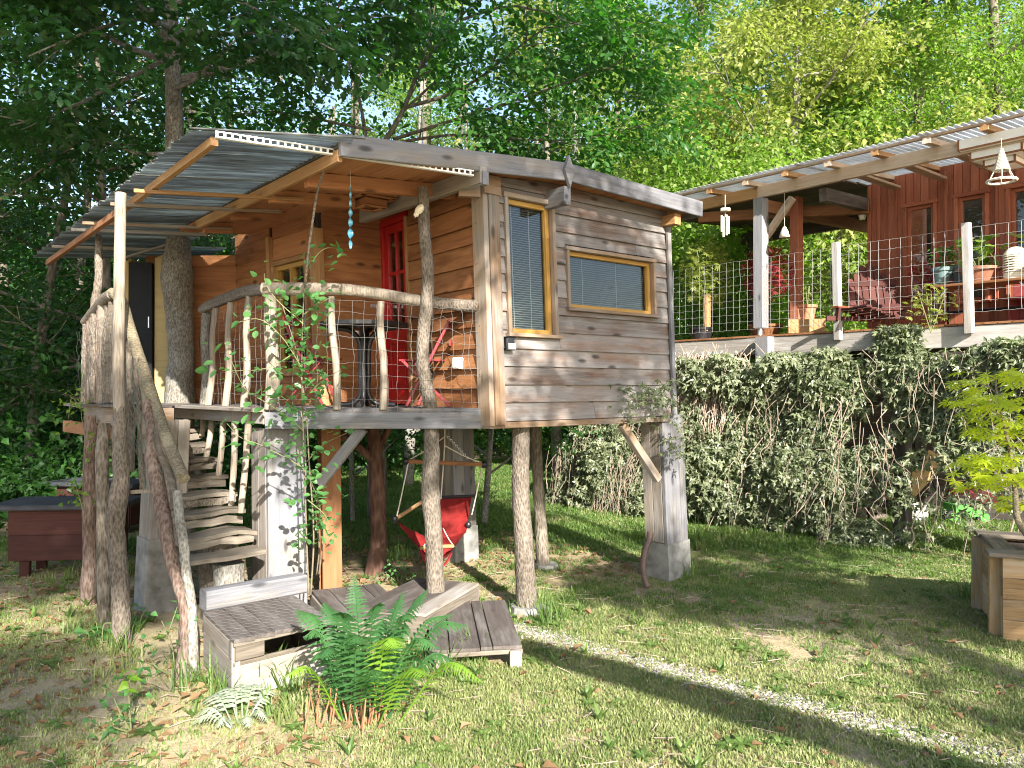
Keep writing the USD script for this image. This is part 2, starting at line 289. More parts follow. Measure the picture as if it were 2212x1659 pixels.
def local_box(parent, name, M, s0, s1, z0, z1, d0, d1, m, c=0.003, **k):
    """A timber lying in a wall's axes, its grain along the longer side."""
    ln, wd = (s1 - s0, z1 - z0) if s1 - s0 >= z1 - z0 else (z1 - z0, s1 - s0)
    v, f = cbox(ln, wd, d1 - d0, c)
    if s1 - s0 < z1 - z0: v = np.stack([-v[:, 1], v[:, 0], v[:, 2]], 1)
    R = np.eye(4); R[:3, 3] = ((s0 + s1) / 2, (z0 + z1) / 2, (d0 + d1) / 2)
    Q = M @ R
    if s1 - s0 < z1 - z0:
        T = np.eye(4); T[:3, 0], T[:3, 1] = (0, 1, 0), (-1, 0, 0); Q = Q @ T; v = np.stack([v[:, 1], -v[:, 0], v[:, 2]], 1)
    return part(parent, name, (v, f), m, M=Q, **k)
def window(parent, name, M, s0, s1, z0, z1, casing, sash, m_case, m_sash, proud=0.055, depth=0.05, blind=True, mullion=(), sill=True, panes=(), label=None):
    w = sub(parent, name, label)
    for q in ((s0, s0 + casing, z0, z1), (s1 - casing, s1, z0, z1)): local_box(w, 'casing', M, *q, 0.0, proud, m_case)
    local_box(w, 'casing', M, s0 - 0.012, s1 + 0.012, z1 + 0.0015, z1 + casing * 1.15, 0.0, proud + 0.006, m_case)
    if sill: local_box(w, 'sill', M, s0 - 0.02, s1 + 0.02, z0 - 0.03, z0 - 0.0015, 0.0, proud + 0.025, m_case)
    a, b, c, d = s0 + casing + 0.0015, s1 - casing - 0.0015, z0 + 0.0015, z1 - 0.0015
    for q in ((a, a + sash, c, d), (b - sash, b, c, d), (a + sash, b - sash, c, c + sash), (a + sash, b - sash, d - sash, d)): local_box(w, 'sash', M, *q, -0.045, proud - depth, m_sash)
    for x in mullion: local_box(w, 'mullion', M, x - 0.022, x + 0.022, c + sash, d - sash, -0.045, proud - depth, m_sash)
    part(w, 'pane', panel(sbox(a + sash * .6, c + sash * .6, b - sash * .6, d - sash * .6), -0.030, -0.026), GLASS, M=M)
    if blind:
        sl = []; z = d - sash - 0.02
        while z > c + sash:
            sl.append(trimesh.creation.box((b - a - 2 * sash, 0.0018, 0.0085), transform=trimesh.transformations.translation_matrix(((a + b) / 2, z, -0.062)) @ trimesh.transformations.rotation_matrix(0.22, (1, 0, 0)))); z -= 0.0195
        for x in (0.22, 0.62): sl.append(trimesh.creation.box((0.004, d - c - 2 * sash, 0.003), transform=trimesh.transformations.translation_matrix((a + (b - a) * x, (c + d) / 2, -0.052))))
        part(w, 'blind', cat_(sl), BLINDW, M=M, kind='stuff')
    return w
BLINDW = plain('blind_slats', (0.34, 0.335, 0.32), rough=0.5, var=0.03)
W_SIDES = [W_SIDE]
# ---- front wall
MF = wallM(O2, A2)
FACE = Polygon([(0.0, FLOOR), (2.235, FLOOR), (2.235, 3.62), (0.70, 3.66), (0.0, 3.60)])
win1 = (0.18, 0.73, 2.35, 3.46); win2 = (0.855, 2.015, 2.60, 3.10)
fw = sub(HOUSE, 'front_wall')
part(fw, 'wall_core', panel(FACE.difference(sbox(win1[0] + .03, win1[2] + .03, win1[1] - .03, win1[3] - .03)).difference(sbox(win2[0] + .03, win2[2] + .03, win2[1] - .03, win2[3] - .03)), -0.06, -0.004), DIM, M=MF)
zr = [FLOOR]; rnd.seed(5)
while zr[-1] < 3.6: zr.append(zr[-1] + rnd.choice((0.138, 0.145, 0.152)))
holes = [sbox(win1[0] - 0.002, win1[2] - 0.032, win1[1] + 0.002, win1[3] + 0.05), sbox(win2[0] - 0.002, win2[2] - 0.032, win2[1] + 0.002, win2[3] + 0.05), sbox(-0.1, 0, 0.113, 9)]
siding(fw, MF, FACE, holes, list(zip(zr, [z + 0.0 for z in zr[1:]])), [W_SIDE], tilt=0.02, joints=0.15)
window(HOUSE, 'tall_window', MF, *win1, 0.035, 0.04, W_WARM, W_YEL)
window(HOUSE, 'wide_window', MF, *win2, 0.03, 0.035, W_WARM, W_YEL)
# corner posts: a pair of boards on the near corner, a narrow one on the far corner
local_box(HOUSE, 'corner_post', MF, 0.004, 0.112, 1.60, 3.585, -0.01, 0.068, W_WARM, c=0.008)
local_box(HOUSE, 'corner_board', MF, -0.045, 0.0025, 1.595, 3.60, -0.11, 0.055, W_WARM, c=0.006)
local_box(HOUSE, 'corner_cap', MF, -0.05, 0.118, 3.45, 3.60, 0.0695, 0.082, W_WARM)
local_box(HOUSE, 'corner_board', MF, 2.19, 2.24, 1.64, 3.56, 0.042, 0.075, W_GREY, c=0.005)
local_box(HOUSE, 'bottom_rail', MF, -0.04, 2.16, 1.572, 1.624, -0.08, 0.03, W_WARM, c=0.004)
# other outer walls and the floor
MR = wallM(O2 + A2 * 2.235, B2)
part(HOUSE, 'side_wall', panel(Polygon([(0.0, FLOOR), (3.2, FLOOR), (3.2, 3.6), (0.0, 3.6)]), -0.06, -0.002), W_SIDE, M=MR)
MB = wallM(O2 + B2 * 3.2 + A2 * 2.235, -A2)
part(HOUSE, 'rear_wall', panel(Polygon([(0.0, FLOOR), (2.2, FLOOR), (2.2, 3.55), (0.0, 3.6)]), -0.06, -0.002), W_SIDE, M=MB)
fl = [O2 - B2 * -0.02, O2 + A2 * 2.22 + B2 * 0.02, O2 + A2 * 2.22 + B2 * 3.18, (-2.3, 8.95), (-3.95, 8.95), (-3.0, 8.88), (-1.79, 7.5), (-1.24, 7.92)]
part(HOUSE, 'floor', panel(Polygon(fl), 1.645, 1.70), W_DARK, M=np.eye(4))
# ---- porch walls
C1, C2, C3, C4, C5 = (-0.91, 7.457), (-1.252, 7.946), (-1.775, 7.52), (-3.024, 8.91), (-4.05, 8.95)
def rows_between(z0, z1, h, jit):
    r = [z0]
    while r[-1] < z1: r.append(r[-1] + h + rnd.uniform(-jit, jit))
    return list(zip(r, r[1:]))
MW = wallM(C1, O2 - np.array(C1)); lw = float(np.linalg.norm(O2 - np.array(C1)))
pw = sub(HOUSE, 'porch_side_wall')
ol = Polygon([(0.0, DECK), (lw - 0.04, DECK), (lw - 0.04, 3.62), (0.0, 3.62)])
part(pw, 'wall_core', panel(ol, -0.08, -0.003), DIM, M=MW)
siding(pw, MW, ol, [sbox(-1, 0, 0.045, 9)], rows_between(DECK, 3.6, 0.165, 0.018), [W_CEDAR], tilt=0.028, th=0.02)
local_box(pw, 'door_casing', MW, -0.005, 0.043, DECK, 3.50, -0.02, 0.05, W_NEW)
# red door in the same wall, further in
dv = np.array(C1) - np.array(C2); dl = float(np.linalg.norm(dv)); MD = wallM(C2, dv)
door = sub(HOUSE, 'door')
DZ0, DZ1 = DECK + 0.01, 3.56
for q in ((0.0, 0.07, DZ0, DZ1), (dl - 0.06, dl - 0.008, DZ0, DZ1), (0.07, dl - 0.06, DZ1 - 0.07, DZ1)): local_box(door, 'door_frame', MD, *q, -0.06, 0.02, RED_PAINT)
a, b = 0.074, dl - 0.064
for q in ((a, a + 0.075, DZ0, DZ1 - .074), (b - 0.075, b, DZ0, DZ1 - .074), (a + .075, b - .075, DZ0, DZ0 + 0.14), (a + .075, b - .075, 2.33, 2.47), (a + .075, b - .075, DZ1 - 0.15, DZ1 - .074)): local_box(door, 'door_rail', MD, *q, -0.045, 0.0, RED_PAINT)
m_ = (a + b) / 2; local_box(door, 'muntin', MD, m_ - 0.014, m_ + 0.014, 2.47, DZ1 - 0.15, -0.04, -0.004, RED_PAINT)
for z in (2.74, 3.0): 
    for q in ((a + .075, m_ - .0145), (m_ + .0145, b - .075)): local_box(door, 'muntin', MD, *q, z, z + 0.03, -0.04, -0.004, RED_PAINT)
part(door, 'pane', panel(sbox(a + .07, 2.46, b - .07, DZ1 - .14), -0.026, -0.022), GLASS, M=MD)
part(door, 'lower_panel', panel(sbox(a + .06, DZ0 + .12, b - .06, 2.35), -0.04, -0.018), RED_PAINT, M=MD)
local_box(door, 'raised_panel', MD, a + .11, b - .11, DZ0 + .19, 2.28, -0.0175, -0.006, RED_PAINT, c=0.008)
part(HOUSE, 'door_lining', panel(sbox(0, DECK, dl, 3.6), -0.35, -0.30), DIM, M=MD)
part(HOUSE, 'door_head', panel(sbox(-0.02, DZ1 + .002, dl, 3.66), -0.05, 0.004), W_CEDAR, M=MD)
# wall that faces the yard beside the door
bw_v = np.array(C2) - np.array(C3); bl = float(np.linalg.norm(bw_v)); MBW = wallM(C3, bw_v)
bwall = sub(HOUSE, 'porch_back_wall')
part(bwall, 'wall_core', panel(sbox(0, DECK, bl, 3.62), -0.08, -0.003), DIM, M=MBW)
siding(bwall, MBW, sbox(0.03, DECK, bl - 0.005, 3.62), [], rows_between(DECK, 3.6, 0.20, 0.03), [W_CEDAR, W_CEDAR, W_CEIL], tilt=0.008, th=0.02)
local_box(HOUSE, 'corner_post', MBW, -0.075, 0.028, DECK, 3.40, -0.05, 0.06, W_NEW, c=0.006)
# wall with the yellow window
ww_v = np.array(C3) - np.array(C4); wl = float(np.linalg.norm(ww_v)); MWW = wallM(C4, ww_v)
wwall = sub(HOUSE, 'porch_window_wall')
ww = (0.95, 1.69, 2.05, 3.14)
part(wwall, 'wall_core', panel(sbox(0, DECK, wl, 3.60).difference(sbox(ww[0] + .03, ww[2] + .03, ww[1] - .03, ww[3] - .03)), -0.08, -0.003), DIM, M=MWW)
siding(wwall, MWW, sbox(0.02, DECK, wl - 0.06, 3.60), [sbox(ww[0] - .07, ww[2] - 0.032, ww[1] + .002, 9)], rows_between(DECK, 3.6, 0.19, 0.03), [W_CEDAR, W_CEDAR, W_CEIL], tilt=0.008, th=0.02, joints=0.5)
local_box(wwall, 'window_post', MWW, ww[0] - 0.068, ww[0] - 0.002, DECK, 3.45, -0.03, 0.07, W_NEW)
siding(wwall, MWW, sbox(ww[0], ww[3] + 0.06, ww[1] + 0.05, 3.6), [], [(ww[3] + .06, 3.42), (3.42, 3.6)], [W_CEIL], tilt=0.004, th=0.02)
window(HOUSE, 'porch_window', MWW, *ww, 0.04, 0.045, W_NEW, W_YEL, proud=0.05, depth=0.03, blind=False, mullion=(0.5 * (ww[0] + ww[1]),))
# far wall behind the living trunk
lw_v = np.array(C4) - np.array(C5); ll = float(np.linalg.norm(lw_v)); MLW = wallM(C5, lw_v)
lwall = sub(HOUSE, 'porch_far_wall')
part(lwall, 'wall_core', panel(sbox(0, DECK, ll, 3.36), -0.08, -0.003), DIM, M=MLW)
siding(lwall, MLW, sbox(0, DECK, ll - 0.004, 3.38), [], rows_between(DECK, 3.6, 0.185, 0.035), [W_CEDAR, W_CEDAR, W_CEIL], tilt=0.010, th=0.022, joints=0.9)
# dark inside of the cabin
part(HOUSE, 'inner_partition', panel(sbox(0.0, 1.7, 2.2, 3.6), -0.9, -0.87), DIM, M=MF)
# ---- roof: the top sheet, the boards below it, fascias
roof = sub(HOUSE, 'roof')
SR = 0.683; SL, SE, T0, T1 = -1.385, 2.49, -0.25, 3.35
def rz(s): return 3.665 + (s - SR) * 0.085 if s < SR else 3.665 - (s - SR) * 0.028   # underside of the boards
def slab(s0, s1, t0, t1, lo, hi):
    q = []
    for z in (lo, hi): q += [L(s0, t0, rz(s0) + z), L(s1, t0, rz(s1) + z), L(s1, t1, rz(s1) + z), L(s0, t1, rz(s0) + z)]
    f = [(0, 2, 1), (0, 3, 2), (4, 5, 6), (4, 6, 7), (0, 1, 5), (0, 5, 4), (1, 2, 6), (1, 6, 5), (2, 3, 7), (2, 7, 6), (3, 0, 4), (3, 4, 7)]
    return np.array(q), np.array(f)
part(roof, 'roof_sheet', slab(SL, SR - 0.001, T0 + 0.03, T1, 0.030, 0.075), ROOFTOP)
part(roof, 'roof_sheet', slab(SR + 0.001, SE, T0 + 0.03, T1, 0.030, 0.075), ROOFTOP)
s = SL + 0.02                                   # ceiling boards run front to back
while s < SR - 0.01:
    w = rnd.uniform(0.14, 0.19); e = min(s + w, SR - 0.003)
    board(roof, 'ceiling_board', L((s + e) / 2, T0 + 0.04, rz((s + e) / 2) + 0.014), L((s + e) / 2, T1 - .02, rz((s + e) / 2) + 0.014), e - s - 0.003, 0.022, W_CEIL, c=0.003); s = e
s = SR + 0.003
while s < SE - 0.02:
    e = min(s + 0.16, SE - 0.01)
    board(roof, 'ceiling_board', L((s + e) / 2, T0 + 0.04, rz((s + e) / 2) + 0.014), L((s + e) / 2, 0.05, rz((s + e) / 2) + 0.014), e - s - 0.003, 0.022, W_CEIL, c=0.003); s = e
for t, h in ((0.42, 0.11), (1.10, 0.10), (1.95, 0.10), (2.7, 0.10)):   # purlins under the porch ceiling
    board(roof, 'purlin', L(-1.33, t, rz(-1.33) - h / 2), L(0.0 if t < 0.9 else -0.25 - t * 0.3, t, rz(0 if t < .9 else -0.25 - t * .3) - h / 2), 0.07, h, W_CEIL)
for s_, t_, n_ in ((-0.20, -0.27, 1.9),):
    board(roof, 'joist', L(s_, t_, rz(s_) - 0.065), L(s_, t_ + n_, rz(s_) - 0.065), 0.065, 0.125, W_BEAM if s_ > -.4 else W_CEIL)
board(roof, 'beam', L(-0.20, 0.06, 3.47), L(-0.05, -0.02, 3.47), 0.06, 0.10, W_WARM)
def fz(s): return rz(s) + 0.02
board(roof, 'fascia_board', L(SL - 0.01, T0, fz(SL) + 0.018), L(SR - 0.002, T0, fz(SR) + 0.018), 0.034, 0.150, W_GREY, c=0.006)
board(roof, 'fascia_board', L(SR + 0.002, T0, fz(SR) + 0.018), L(SE, T0, fz(SE) + 0.012), 0.034, 0.150, W_GREY, c=0.006)
dm = trimesh.creation.extrude_polygon(Polygon([(-0.055, 0.0), (0.0, -0.145), (0.055, 0.0), (0.0, 0.13)]), 0.03, engine='earcut')
Md = wallM(O2 + A2 * SR - B2 * (-T0 + 0.022), A2); Md[:3, 3] = L(SR, T0 - 0.021, fz(SR) + 0.02); Mq = Md.copy()
part(roof, 'ridge_ornament', dm, W_GREY, M=Mq)
board(roof, 'ridge_beam', L(SR, T0 - 0.01, rz(SR) - 0.16), L(SR, 0.3, rz(SR) - 0.16), 0.075, 0.15, W_GREY)
board(roof, 'side_beam', L(2.20, -0.19, rz(2.2) - 0.10), L(2.20, 0.3, rz(2.2) - 0.10), 0.09, 0.10, W_NEW)
board(roof, 'edge_board', L(SL + 0.012, T0 + 0.04, rz(SL) - 0.02), L(SL + 0.012, T1 - 0.6, rz(SL) - 0.02), 0.035, 0.085, W_NEW)
board(roof, 'side_fascia', L(SE - 0.01, T0 + 0.02, rz(SE) + 0.03), L(SE - 0.01, T1, rz(SE) + 0.03), 0.03, 0.14, W_GREY)
board(roof, 'joist_end', L(-0.19, T0 - 0.035, 3.50), L(-0.19, T0 + 0.03, 3.50), 0.055, 0.10, W_GREY, up=(0, 0, 1))
# ---- deck
deck = sub(HOUSE, 'deck')
DA, DB = np.array([-1.95, 6.45]), np.array([-3.75, 8.35])
DPOLY = Polygon([(-0.20, 6.43), DA, DB, (-3.98, 8.0), (-3.30, 7.05), (-3.22, 6.50), (-3.95, 7.40), (-5.0, 8.7), (-4.3, 9.0), C5, C4, C3, C2, C1])
DPOLY = Polygon([(-0.20, 6.43), DA, (-3.35, 7.93), (-2.98, 6.98), (-3.22, 6.50), (-3.95, 7.40), (-4.9, 8.7), (-4.3, 9.0), C5, C4, C3, C2, C1]).buffer(0)
y0 = 6.40
while y0 < 9.0:                                 # planks lie across, along the picture of the yard
    for q in polys(DPOLY.intersection(sbox(-6, y0 + 0.003, 2, y0 + 0.135))):
        m = panel(q, 0, 0.028); off = np.array([q.centroid.x, q.centroid.y, 0]); M = np.eye(4); M[:3, 3] = off + (0, 0, DECK - 0.028 + rnd.uniform(-.002, .002))
        part(deck, 'plank', (np.array(m.vertices) - off, np.array(m.faces)), W_GREY if y0 < 6.6 else W_DARK, M=M)
    y0 += 0.138
board(deck, 'rim_beam', (-1.98, 6.41, 1.637), (-0.245, 6.46, 1.637), 0.06, 0.135, W_GREY, c=0.006)
board(deck, 'rim_board', (-1.72, 6.432, 1.7075), (-0.22, 6.475, 1.7075), 0.05, 0.004, W_WARM)
dd = (DB - DA) / np.linalg.norm(DB - DA)
q0 = np.array([-2.0, 6.47]); q1 = np.array([-3.33, 7.92])
board(deck, 'rim_beam', (*q0, 1.655), (*q1, 1.655), 0.05, 0.10, W_BEAM)
board(deck, 'edge_plank', (*(q0 + (-.03, -.03)), 1.72), (*(q1 + (-.03, -.03)), 1.72), 0.14, 0.03, W_BEAM)
board(deck, 'rim_board', (-3.205, 6.475, 1.66), (-3.95, 7.385, 1.66), 0.03, 0.15, W_WARM, warp=0.006)
board(deck, 'edge_plank', (-3.20, 6.46, 1.748), (-3.97, 7.41, 1.748), 0.10, 0.022, W_TREAD, warp=0.005)
board(deck, 'rim_board', (-3.19, 6.50, 1.655), (-2.96, 6.95, 1.655), 0.03, 0.14, W_WARM)
board(deck, 'joist', (-3.40, 6.78, 1.52), (-4.45, 7.95, 1.52), 0.06, 0.11, W_BROWN)
for x in (-0.55, -1.1, -1.65): board(deck, 'joist', (x, 6.5, 1.66), (x - 0.55, 7.4, 1.66), 0.05, 0.09, W_DARK)
# ---- what carries it
def pier(top, bot, w, d, zf, name='pier', planks=2, m=W_GREY, foot=True, z1=1.62, ang=0.0):
    """Boxed timber pier on a concrete foot: front-left corner at bot (ground) and top."""
    p = sub(HOUSE, name)
    a = np.array([A2[0] * math.cos(ang) - A2[1] * math.sin(ang), A2[0] * math.sin(ang) + A2[1] * math.cos(ang)]); b = np.array([-a[1], a[0]])
    at = lambda z: np.array(bot) + (np.array(top) - np.array(bot)) * (z / z1)
    def col(s0, s1, t0, t1, za, zb, mat, nm):
        c = (s0 + s1) / 2 * a + (t0 + t1) / 2 * b
        M, ln = frame((*(at(za) + c), za), (*(at(zb) + c), zb), up=(-b[0], -b[1], 0))
        part(p, nm, cbox(ln, s1 - s0, t1 - t0, 0.005), mat, M=M)
    if foot: col(-0.012, w + 0.012, -0.012, d + 0.012, 0, zf, CONCRETE, 'footing')
    for i in range(planks):
        col(w * i / planks + (0.0025 if i else 0), w * (i + 1) / planks, 0.0, 0.045, zf + .001, z1, m, 'plank')
    for i in range(2): col(0.0, 0.045, 0.047 + (d - 0.05) * i / 2 + 0.001, 0.047 + (d - .05) * (i + 1) / 2, zf + .001, z1, W_BEAM, 'plank')
    col(w - 0.045, w, 0.047, d, zf + .001, z1, W_BEAM, 'plank')
    col(0.048, w - 0.048, 0.048, d - 0.002, zf + .002, z1 - .01, W_BEAM, 'core')
    return p
pier((-1.985, 6.47), (-1.965, 6.45), 0.335, 0.36, 0.02, planks=1, foot=False, z1=1.566)
pr = pier((1.455, 7.72), (1.536, 7.77), 0.315, 0.29, 0.38, planks=1, z1=1.63)
pier((-0.66, 8.72), (-0.60, 8.55), 0.29, 0.30, 0.38, planks=2, z1=1.64)
pier((-3.02, 6.72), (-3.05, 6.62), 0.30, 0.30, 0.62, planks=3, m=W_BEAM, z1=1.62)
board(HOUSE, 'brace', (1.40, 7.66, 1.02), (1.02, 7.40, 1.56), 0.07, 0.07, W_WARM)
board(HOUSE, 'brace', (-1.60, 6.62, 1.10), (-1.22, 6.52, 1.57), 0.05, 0.085, W_GREY)
log(HOUSE, 'trunk_post', [(-0.625, 6.58, 0), (-0.635, 6.57, .35), (-0.65, 6.57, 0.75), (-0.672, 6.56, 1.02), (-0.66, 6.53, 1.45), (-0.665, 6.50, 1.75), (-0.725, 6.44, 2.15), (-0.675, 6.40, 2.75), (-0.70, 6.36, 3.15), (-0.71, 6.35, 3.50)],
    [0.080, 0.074, 0.071, 0.077, 0.062, 0.056, 0.054, 0.050, 0.047, 0.044], BARK_PALE, sides=14, n=46, rough=0.03, label='pale knobbly trunk post running from the ground up past the porch rail')
log(HOUSE, 'trunk_post', [(0.13, 6.78, -0.02), (0.105, 6.78, 0.5), (0.075, 6.78, 1.0), (0.075, 6.76, 1.58)], [0.092, 0.082, 0.074, 0.075], BARK_PALE, sides=14, n=28, rough=0.025)
log(HOUSE, 'trunk_post', [(0.33, 8.40, 0), (0.30, 8.42, 0.5), (0.27, 8.42, 1.0), (0.25, 8.42, 1.64)], [0.075, 0.062, 0.058, 0.06], BARK, sides=10, n=22)
log(HOUSE, 'trunk_post', [(-1.40, 8.10, 0), (-1.36, 8.12, 0.4), (-1.385, 8.13, 1.0), (-1.43, 8.15, 1.66)], [0.105, 0.085, 0.075, 0.07], BARK_DARK, sides=12, n=22)
log(HOUSE, 'brace', [(-1.42, 8.10, 1.18), (-1.62, 8.02, 1.36), (-1.90, 7.90, 1.56)], [0.045, 0.042, 0.045], BARK_DARK, sides=8, n=10)
log(HOUSE, 'brace', [(-1.40, 8.13, 1.20), (-1.30, 8.16, 1.40), (-1.20, 8.2, 1.62)], [0.04, 0.036, 0.04], BARK_DARK, sides=8, n=10)
bp = sub(HOUSE, 'square_post')
board(bp, 'plank', (-1.60, 7.10, 0), (-1.62, 7.10, 1.60), 0.17, 0.10, W_BROWN, up=(0.3, -0.95, 0), c=0.006)
board(bp, 'plank', (-1.675, 7.21, 0), (-1.69, 7.21, 1.60), 0.14, 0.10, W_BROWN, up=(0.3, -0.95, 0), c=0.006)
for x, y, r, nm in ((0.13, 6.78, 0.16, 'base_ring'), (0.36, 8.38, 0.13, 'base_stone')):
    part(HOUSE, nm, tube([(x, y, 0.0), (x, y, 0.055)], [r, r * .96], 8), CONCRETE)
# ---- porch railing
rail = sub(HOUSE, 'porch_railing')
log(rail, 'top_rail', [(-3.12, 8.02, 2.69), (-2.85, 7.62, 2.71), (-2.35, 6.98, 2.74), (-2.02, 6.55, 2.715)], [0.045, 0.05, 0.052, 0.05], BARK_PALE, sides=12, rough=0.02)
log(rail, 'top_rail', [(-2.02, 6.45, 2.70), (-1.6, 6.43, 2.70), (-1.25, 6.43, 2.685), (-0.70, 6.46, 2.60)], [0.054, 0.052, 0.048, 0.046], W_PEEL, sides=12, rough=0.012)
log(rail, 'top_rail', [(-0.70, 6.47, 2.60), (-0.45, 6.50, 2.575), (-0.26, 6.46, 2.56)], [0.052, 0.05, 0.055], BARK_PALE, sides=12, rough=0.03)
for (x, y, zt, r, m, dx) in ((-3.06, 7.98, 2.67, 0.055, BARK_LICH, -0.02), (-2.83, 7.62, 2.68, 0.036, W_PEEL, -0.08), (-2.57, 7.28, 2.70, 0.036, W_PEEL, -0.05), (-2.27, 6.88, 2.70, 0.036, W_PEEL, -0.05), (-1.955, 6.47, 2.68, 0.064, W_PEEL, 0.0),
                             (-1.46, 6.44, 2.64, 0.036, W_PEEL, 0.045), (-1.06, 6.44, 2.60, 0.036, W_PEEL, 0.02)):
    log(rail, 'baluster', [(x + dx, y, DECK - 0.01), (x + dx * .6 + .012, y, DECK + .33), (x + dx * .3 - 0.012, y, DECK + .66), (x, y, zt)], [r * .92, r * .86, r * .82, r * .8], m, sides=10, n=12, rough=0.02)
def wire_net(p00, p10, p11, p01, nx, ny, r=0.0016, wav=0.006, bulge=0.0):
    """Woven wire between four corners; bilinear, a little slack."""
    p00, p10, p11, p01 = map(np.asarray, (p00, p10, p11, p01)); ms = []
    pt = lambda u, v: (p00 * (1 - u) * (1 - v) + p10 * u * (1 - v) + p11 * u * v + p01 * (1 - u) * v)
    for i in range(nx + 1):
        u = i / nx + nr.normal(0, .07 / nx); ms.append(tube([pt(u, v) + nr.normal(0, wav, 3) for v in np.linspace(0, 1, 9)], r, 3, caps=False))
    for j in range(ny + 1):
        v = j / ny + nr.normal(0, .05 / ny); ms.append(tube([pt(u, v) + nr.normal(0, wav, 3) for u in np.linspace(0, 1, max(5, nx + 1))], r, 3, caps=False))
    return cat_(ms)
part(rail, 'wire_mesh', wire_net((-1.95, 6.40, 1.70), (-0.72, 6.42, 1.70), (-0.72, 6.42, 2.56), (-1.95, 6.40, 2.66), 13, 9), WIRE, kind='stuff')
part(rail, 'wire_mesh', wire_net((-0.72, 6.42, 1.70), (-0.24, 6.42, 1.70), (-0.25, 6.42, 2.53), (-0.72, 6.42, 2.54), 6, 9, wav=0.012), WIRE, kind='stuff')
part(rail, 'wire_mesh', wire_net((-3.0, 7.9, 1.74), (-1.98, 6.46, 1.74), (-1.98, 6.46, 2.66), (-3.05, 7.95, 2.63), 12, 9), WIRE, kind='stuff')
# fixtures of the walls
lsw = sub(HOUSE, 'switch_box'); local_box(lsw, 'cover', MBW, 0.30, 0.37, 2.38, 2.45, 0.03, 0.045, WHITE, c=0.004); local_box(lsw, 'rocker', MBW, 0.312, 0.358, 2.395, 2.44, 0.0455, 0.050, WHITE)
lsw = sub(HOUSE, 'outlet_box'); local_box(lsw, 'cover', MW, 0.86, 0.955, 2.06, 2.155, 0.035, 0.085, WHITE, c=0.008); local_box(lsw, 'flap', MW, 0.87, 0.945, 2.07, 2.145, 0.0855, 0.092, WHITE)
local_box(HOUSE, 'door_hinge', MBW, bl - 0.16, bl - 0.02, 2.69, 2.725, 0.03, 0.036, STEEL)
# ---- corrugated canopy beside the roof
can = sub(HOUSE, 'canopy')
CORR = look('corrugated_plastic', {'tc': ('texture_coordinate', {}), 'rot': ('mapping', {'rotation': (0, 0, -0.243)}), 'm': ('mapping', {'scale': (1.5, 26, 1)}), 'n': ('noise_texture', {'scale': 1.0, 'detail': 5, 'roughness': 0.7}),
    'm2': ('mapping', {'scale': (0.5, 3.2, 1)}), 'n2': ('noise_texture', {'scale': 1.0, 'detail': 3}), 'x': ('mix_float', {'fac': 0.45}),
    'r': ('rgb_ramp', {'ramp': [(0.30, (0.035, 0.038, 0.035)), (0.42, (0.12, 0.13, 0.125)), (0.55, (0.23, 0.245, 0.245)), (0.66, (0.36, 0.385, 0.385))]}),
    'rt': ('rgb_ramp', {'ramp': [(0.40, (0.03, 0.035, 0.03)), (0.50, (0.17, 0.19, 0.175)), (0.62, (0.70, 0.75, 0.64))]}),
    'p': ('principled_bsdf', {'roughness': 0.35, 'specular_ior_level': 0.5}), 't': ('translucent_bsdf', {}), 'c': ('mix_closure', {'fac': 0.5})},
    [('tc.object', 'rot.vector'), ('rot.vector', 'm.vector'), ('m.vector', 'n.vector'), ('rot.vector', 'm2.vector'), ('m2.vector', 'n2.vector'), ('n.fac', 'x.a'), ('n2.fac', 'x.b'), ('x.result', 'r.fac'), ('x.result', 'rt.fac'), ('r.color', 'p.base_color'), ('rt.color', 't.color'), ('p.BSDF', 'c.closure1'), ('t.BSDF', 'c.closure2')], surface='c.closure')
cu = np.array([4.03, 1.0]); cu /= np.linalg.norm(cu); cv = np.array([-0.815, 1.0])
CN1 = np.array([-2.07, 5.07])
cz = lambda m, k: 3.555 - 0.020 * m - 0.02 * (1.1 - k)
def corr(m0, m1, k0, k1, lift):
    """Corrugated sheet: k metres along the ridges, m steps down the canopy."""
    n = int((m1 - m0) * 0.62 / 0.0078); ms = np.linspace(m0, m1, n); v = []
    kk = np.linspace(0, 1, 7)
    for m in ms:
        perp = m * abs(cv @ np.array([-cu[1], cu[0]]))
        w = 0.010 * math.cos(2 * math.pi * perp / 0.066)
        for u in kk:
            k = (k0(m) if callable(k0) else k0) * (1 - u) + (k1(m) if callable(k1) else k1) * u
            p = CN1 + cu * k + cv * m; v.append((p[0], p[1], cz(m, k) + w + lift + 0.004 * math.sin(3 * k + m)))
    f = []
    for i in range(n - 1):
        for j in range(6):
            a = i * 7 + j; f += [(a, a + 1, a + 8), (a, a + 8, a + 7)]
    return np.array(v), np.array(f)
ragged = lambda m: 0.012 * math.sin(m * 23) + 0.01 * math.sin(m * 51)
part(can, 'corrugated_sheet', corr(0.0, 0.98, ragged, lambda m: 1.04, 0.0), CORR, smooth=True)
part(can, 'corrugated_sheet', corr(0.93, 1.95, ragged, lambda m: 1.04, 0.014), CORR, smooth=True)
part(can, 'corrugated_sheet', corr(1.9, 2.95, ragged, lambda m: 1.08, 0.028), CORR, smooth=True)
part(can, 'corrugated_sheet', corr(2.9, 3.9, ragged, lambda m: 1.35, 0.042), CORR, smooth=True)
part(can, 'corrugated_sheet', corr(3.85, 4.6, ragged, lambda m: 1.9, 0.054), CORR, smooth=True)
def cp(k, m, dz=0.0): p = CN1 + cu * k + cv * m; return np.array([p[0], p[1], cz(m, k) + dz])
board(can, 'rafter', cp(0.17, 0.02, -0.045), cp(0.17, 1.72, -0.045), 0.05, 0.055, W_NEW)
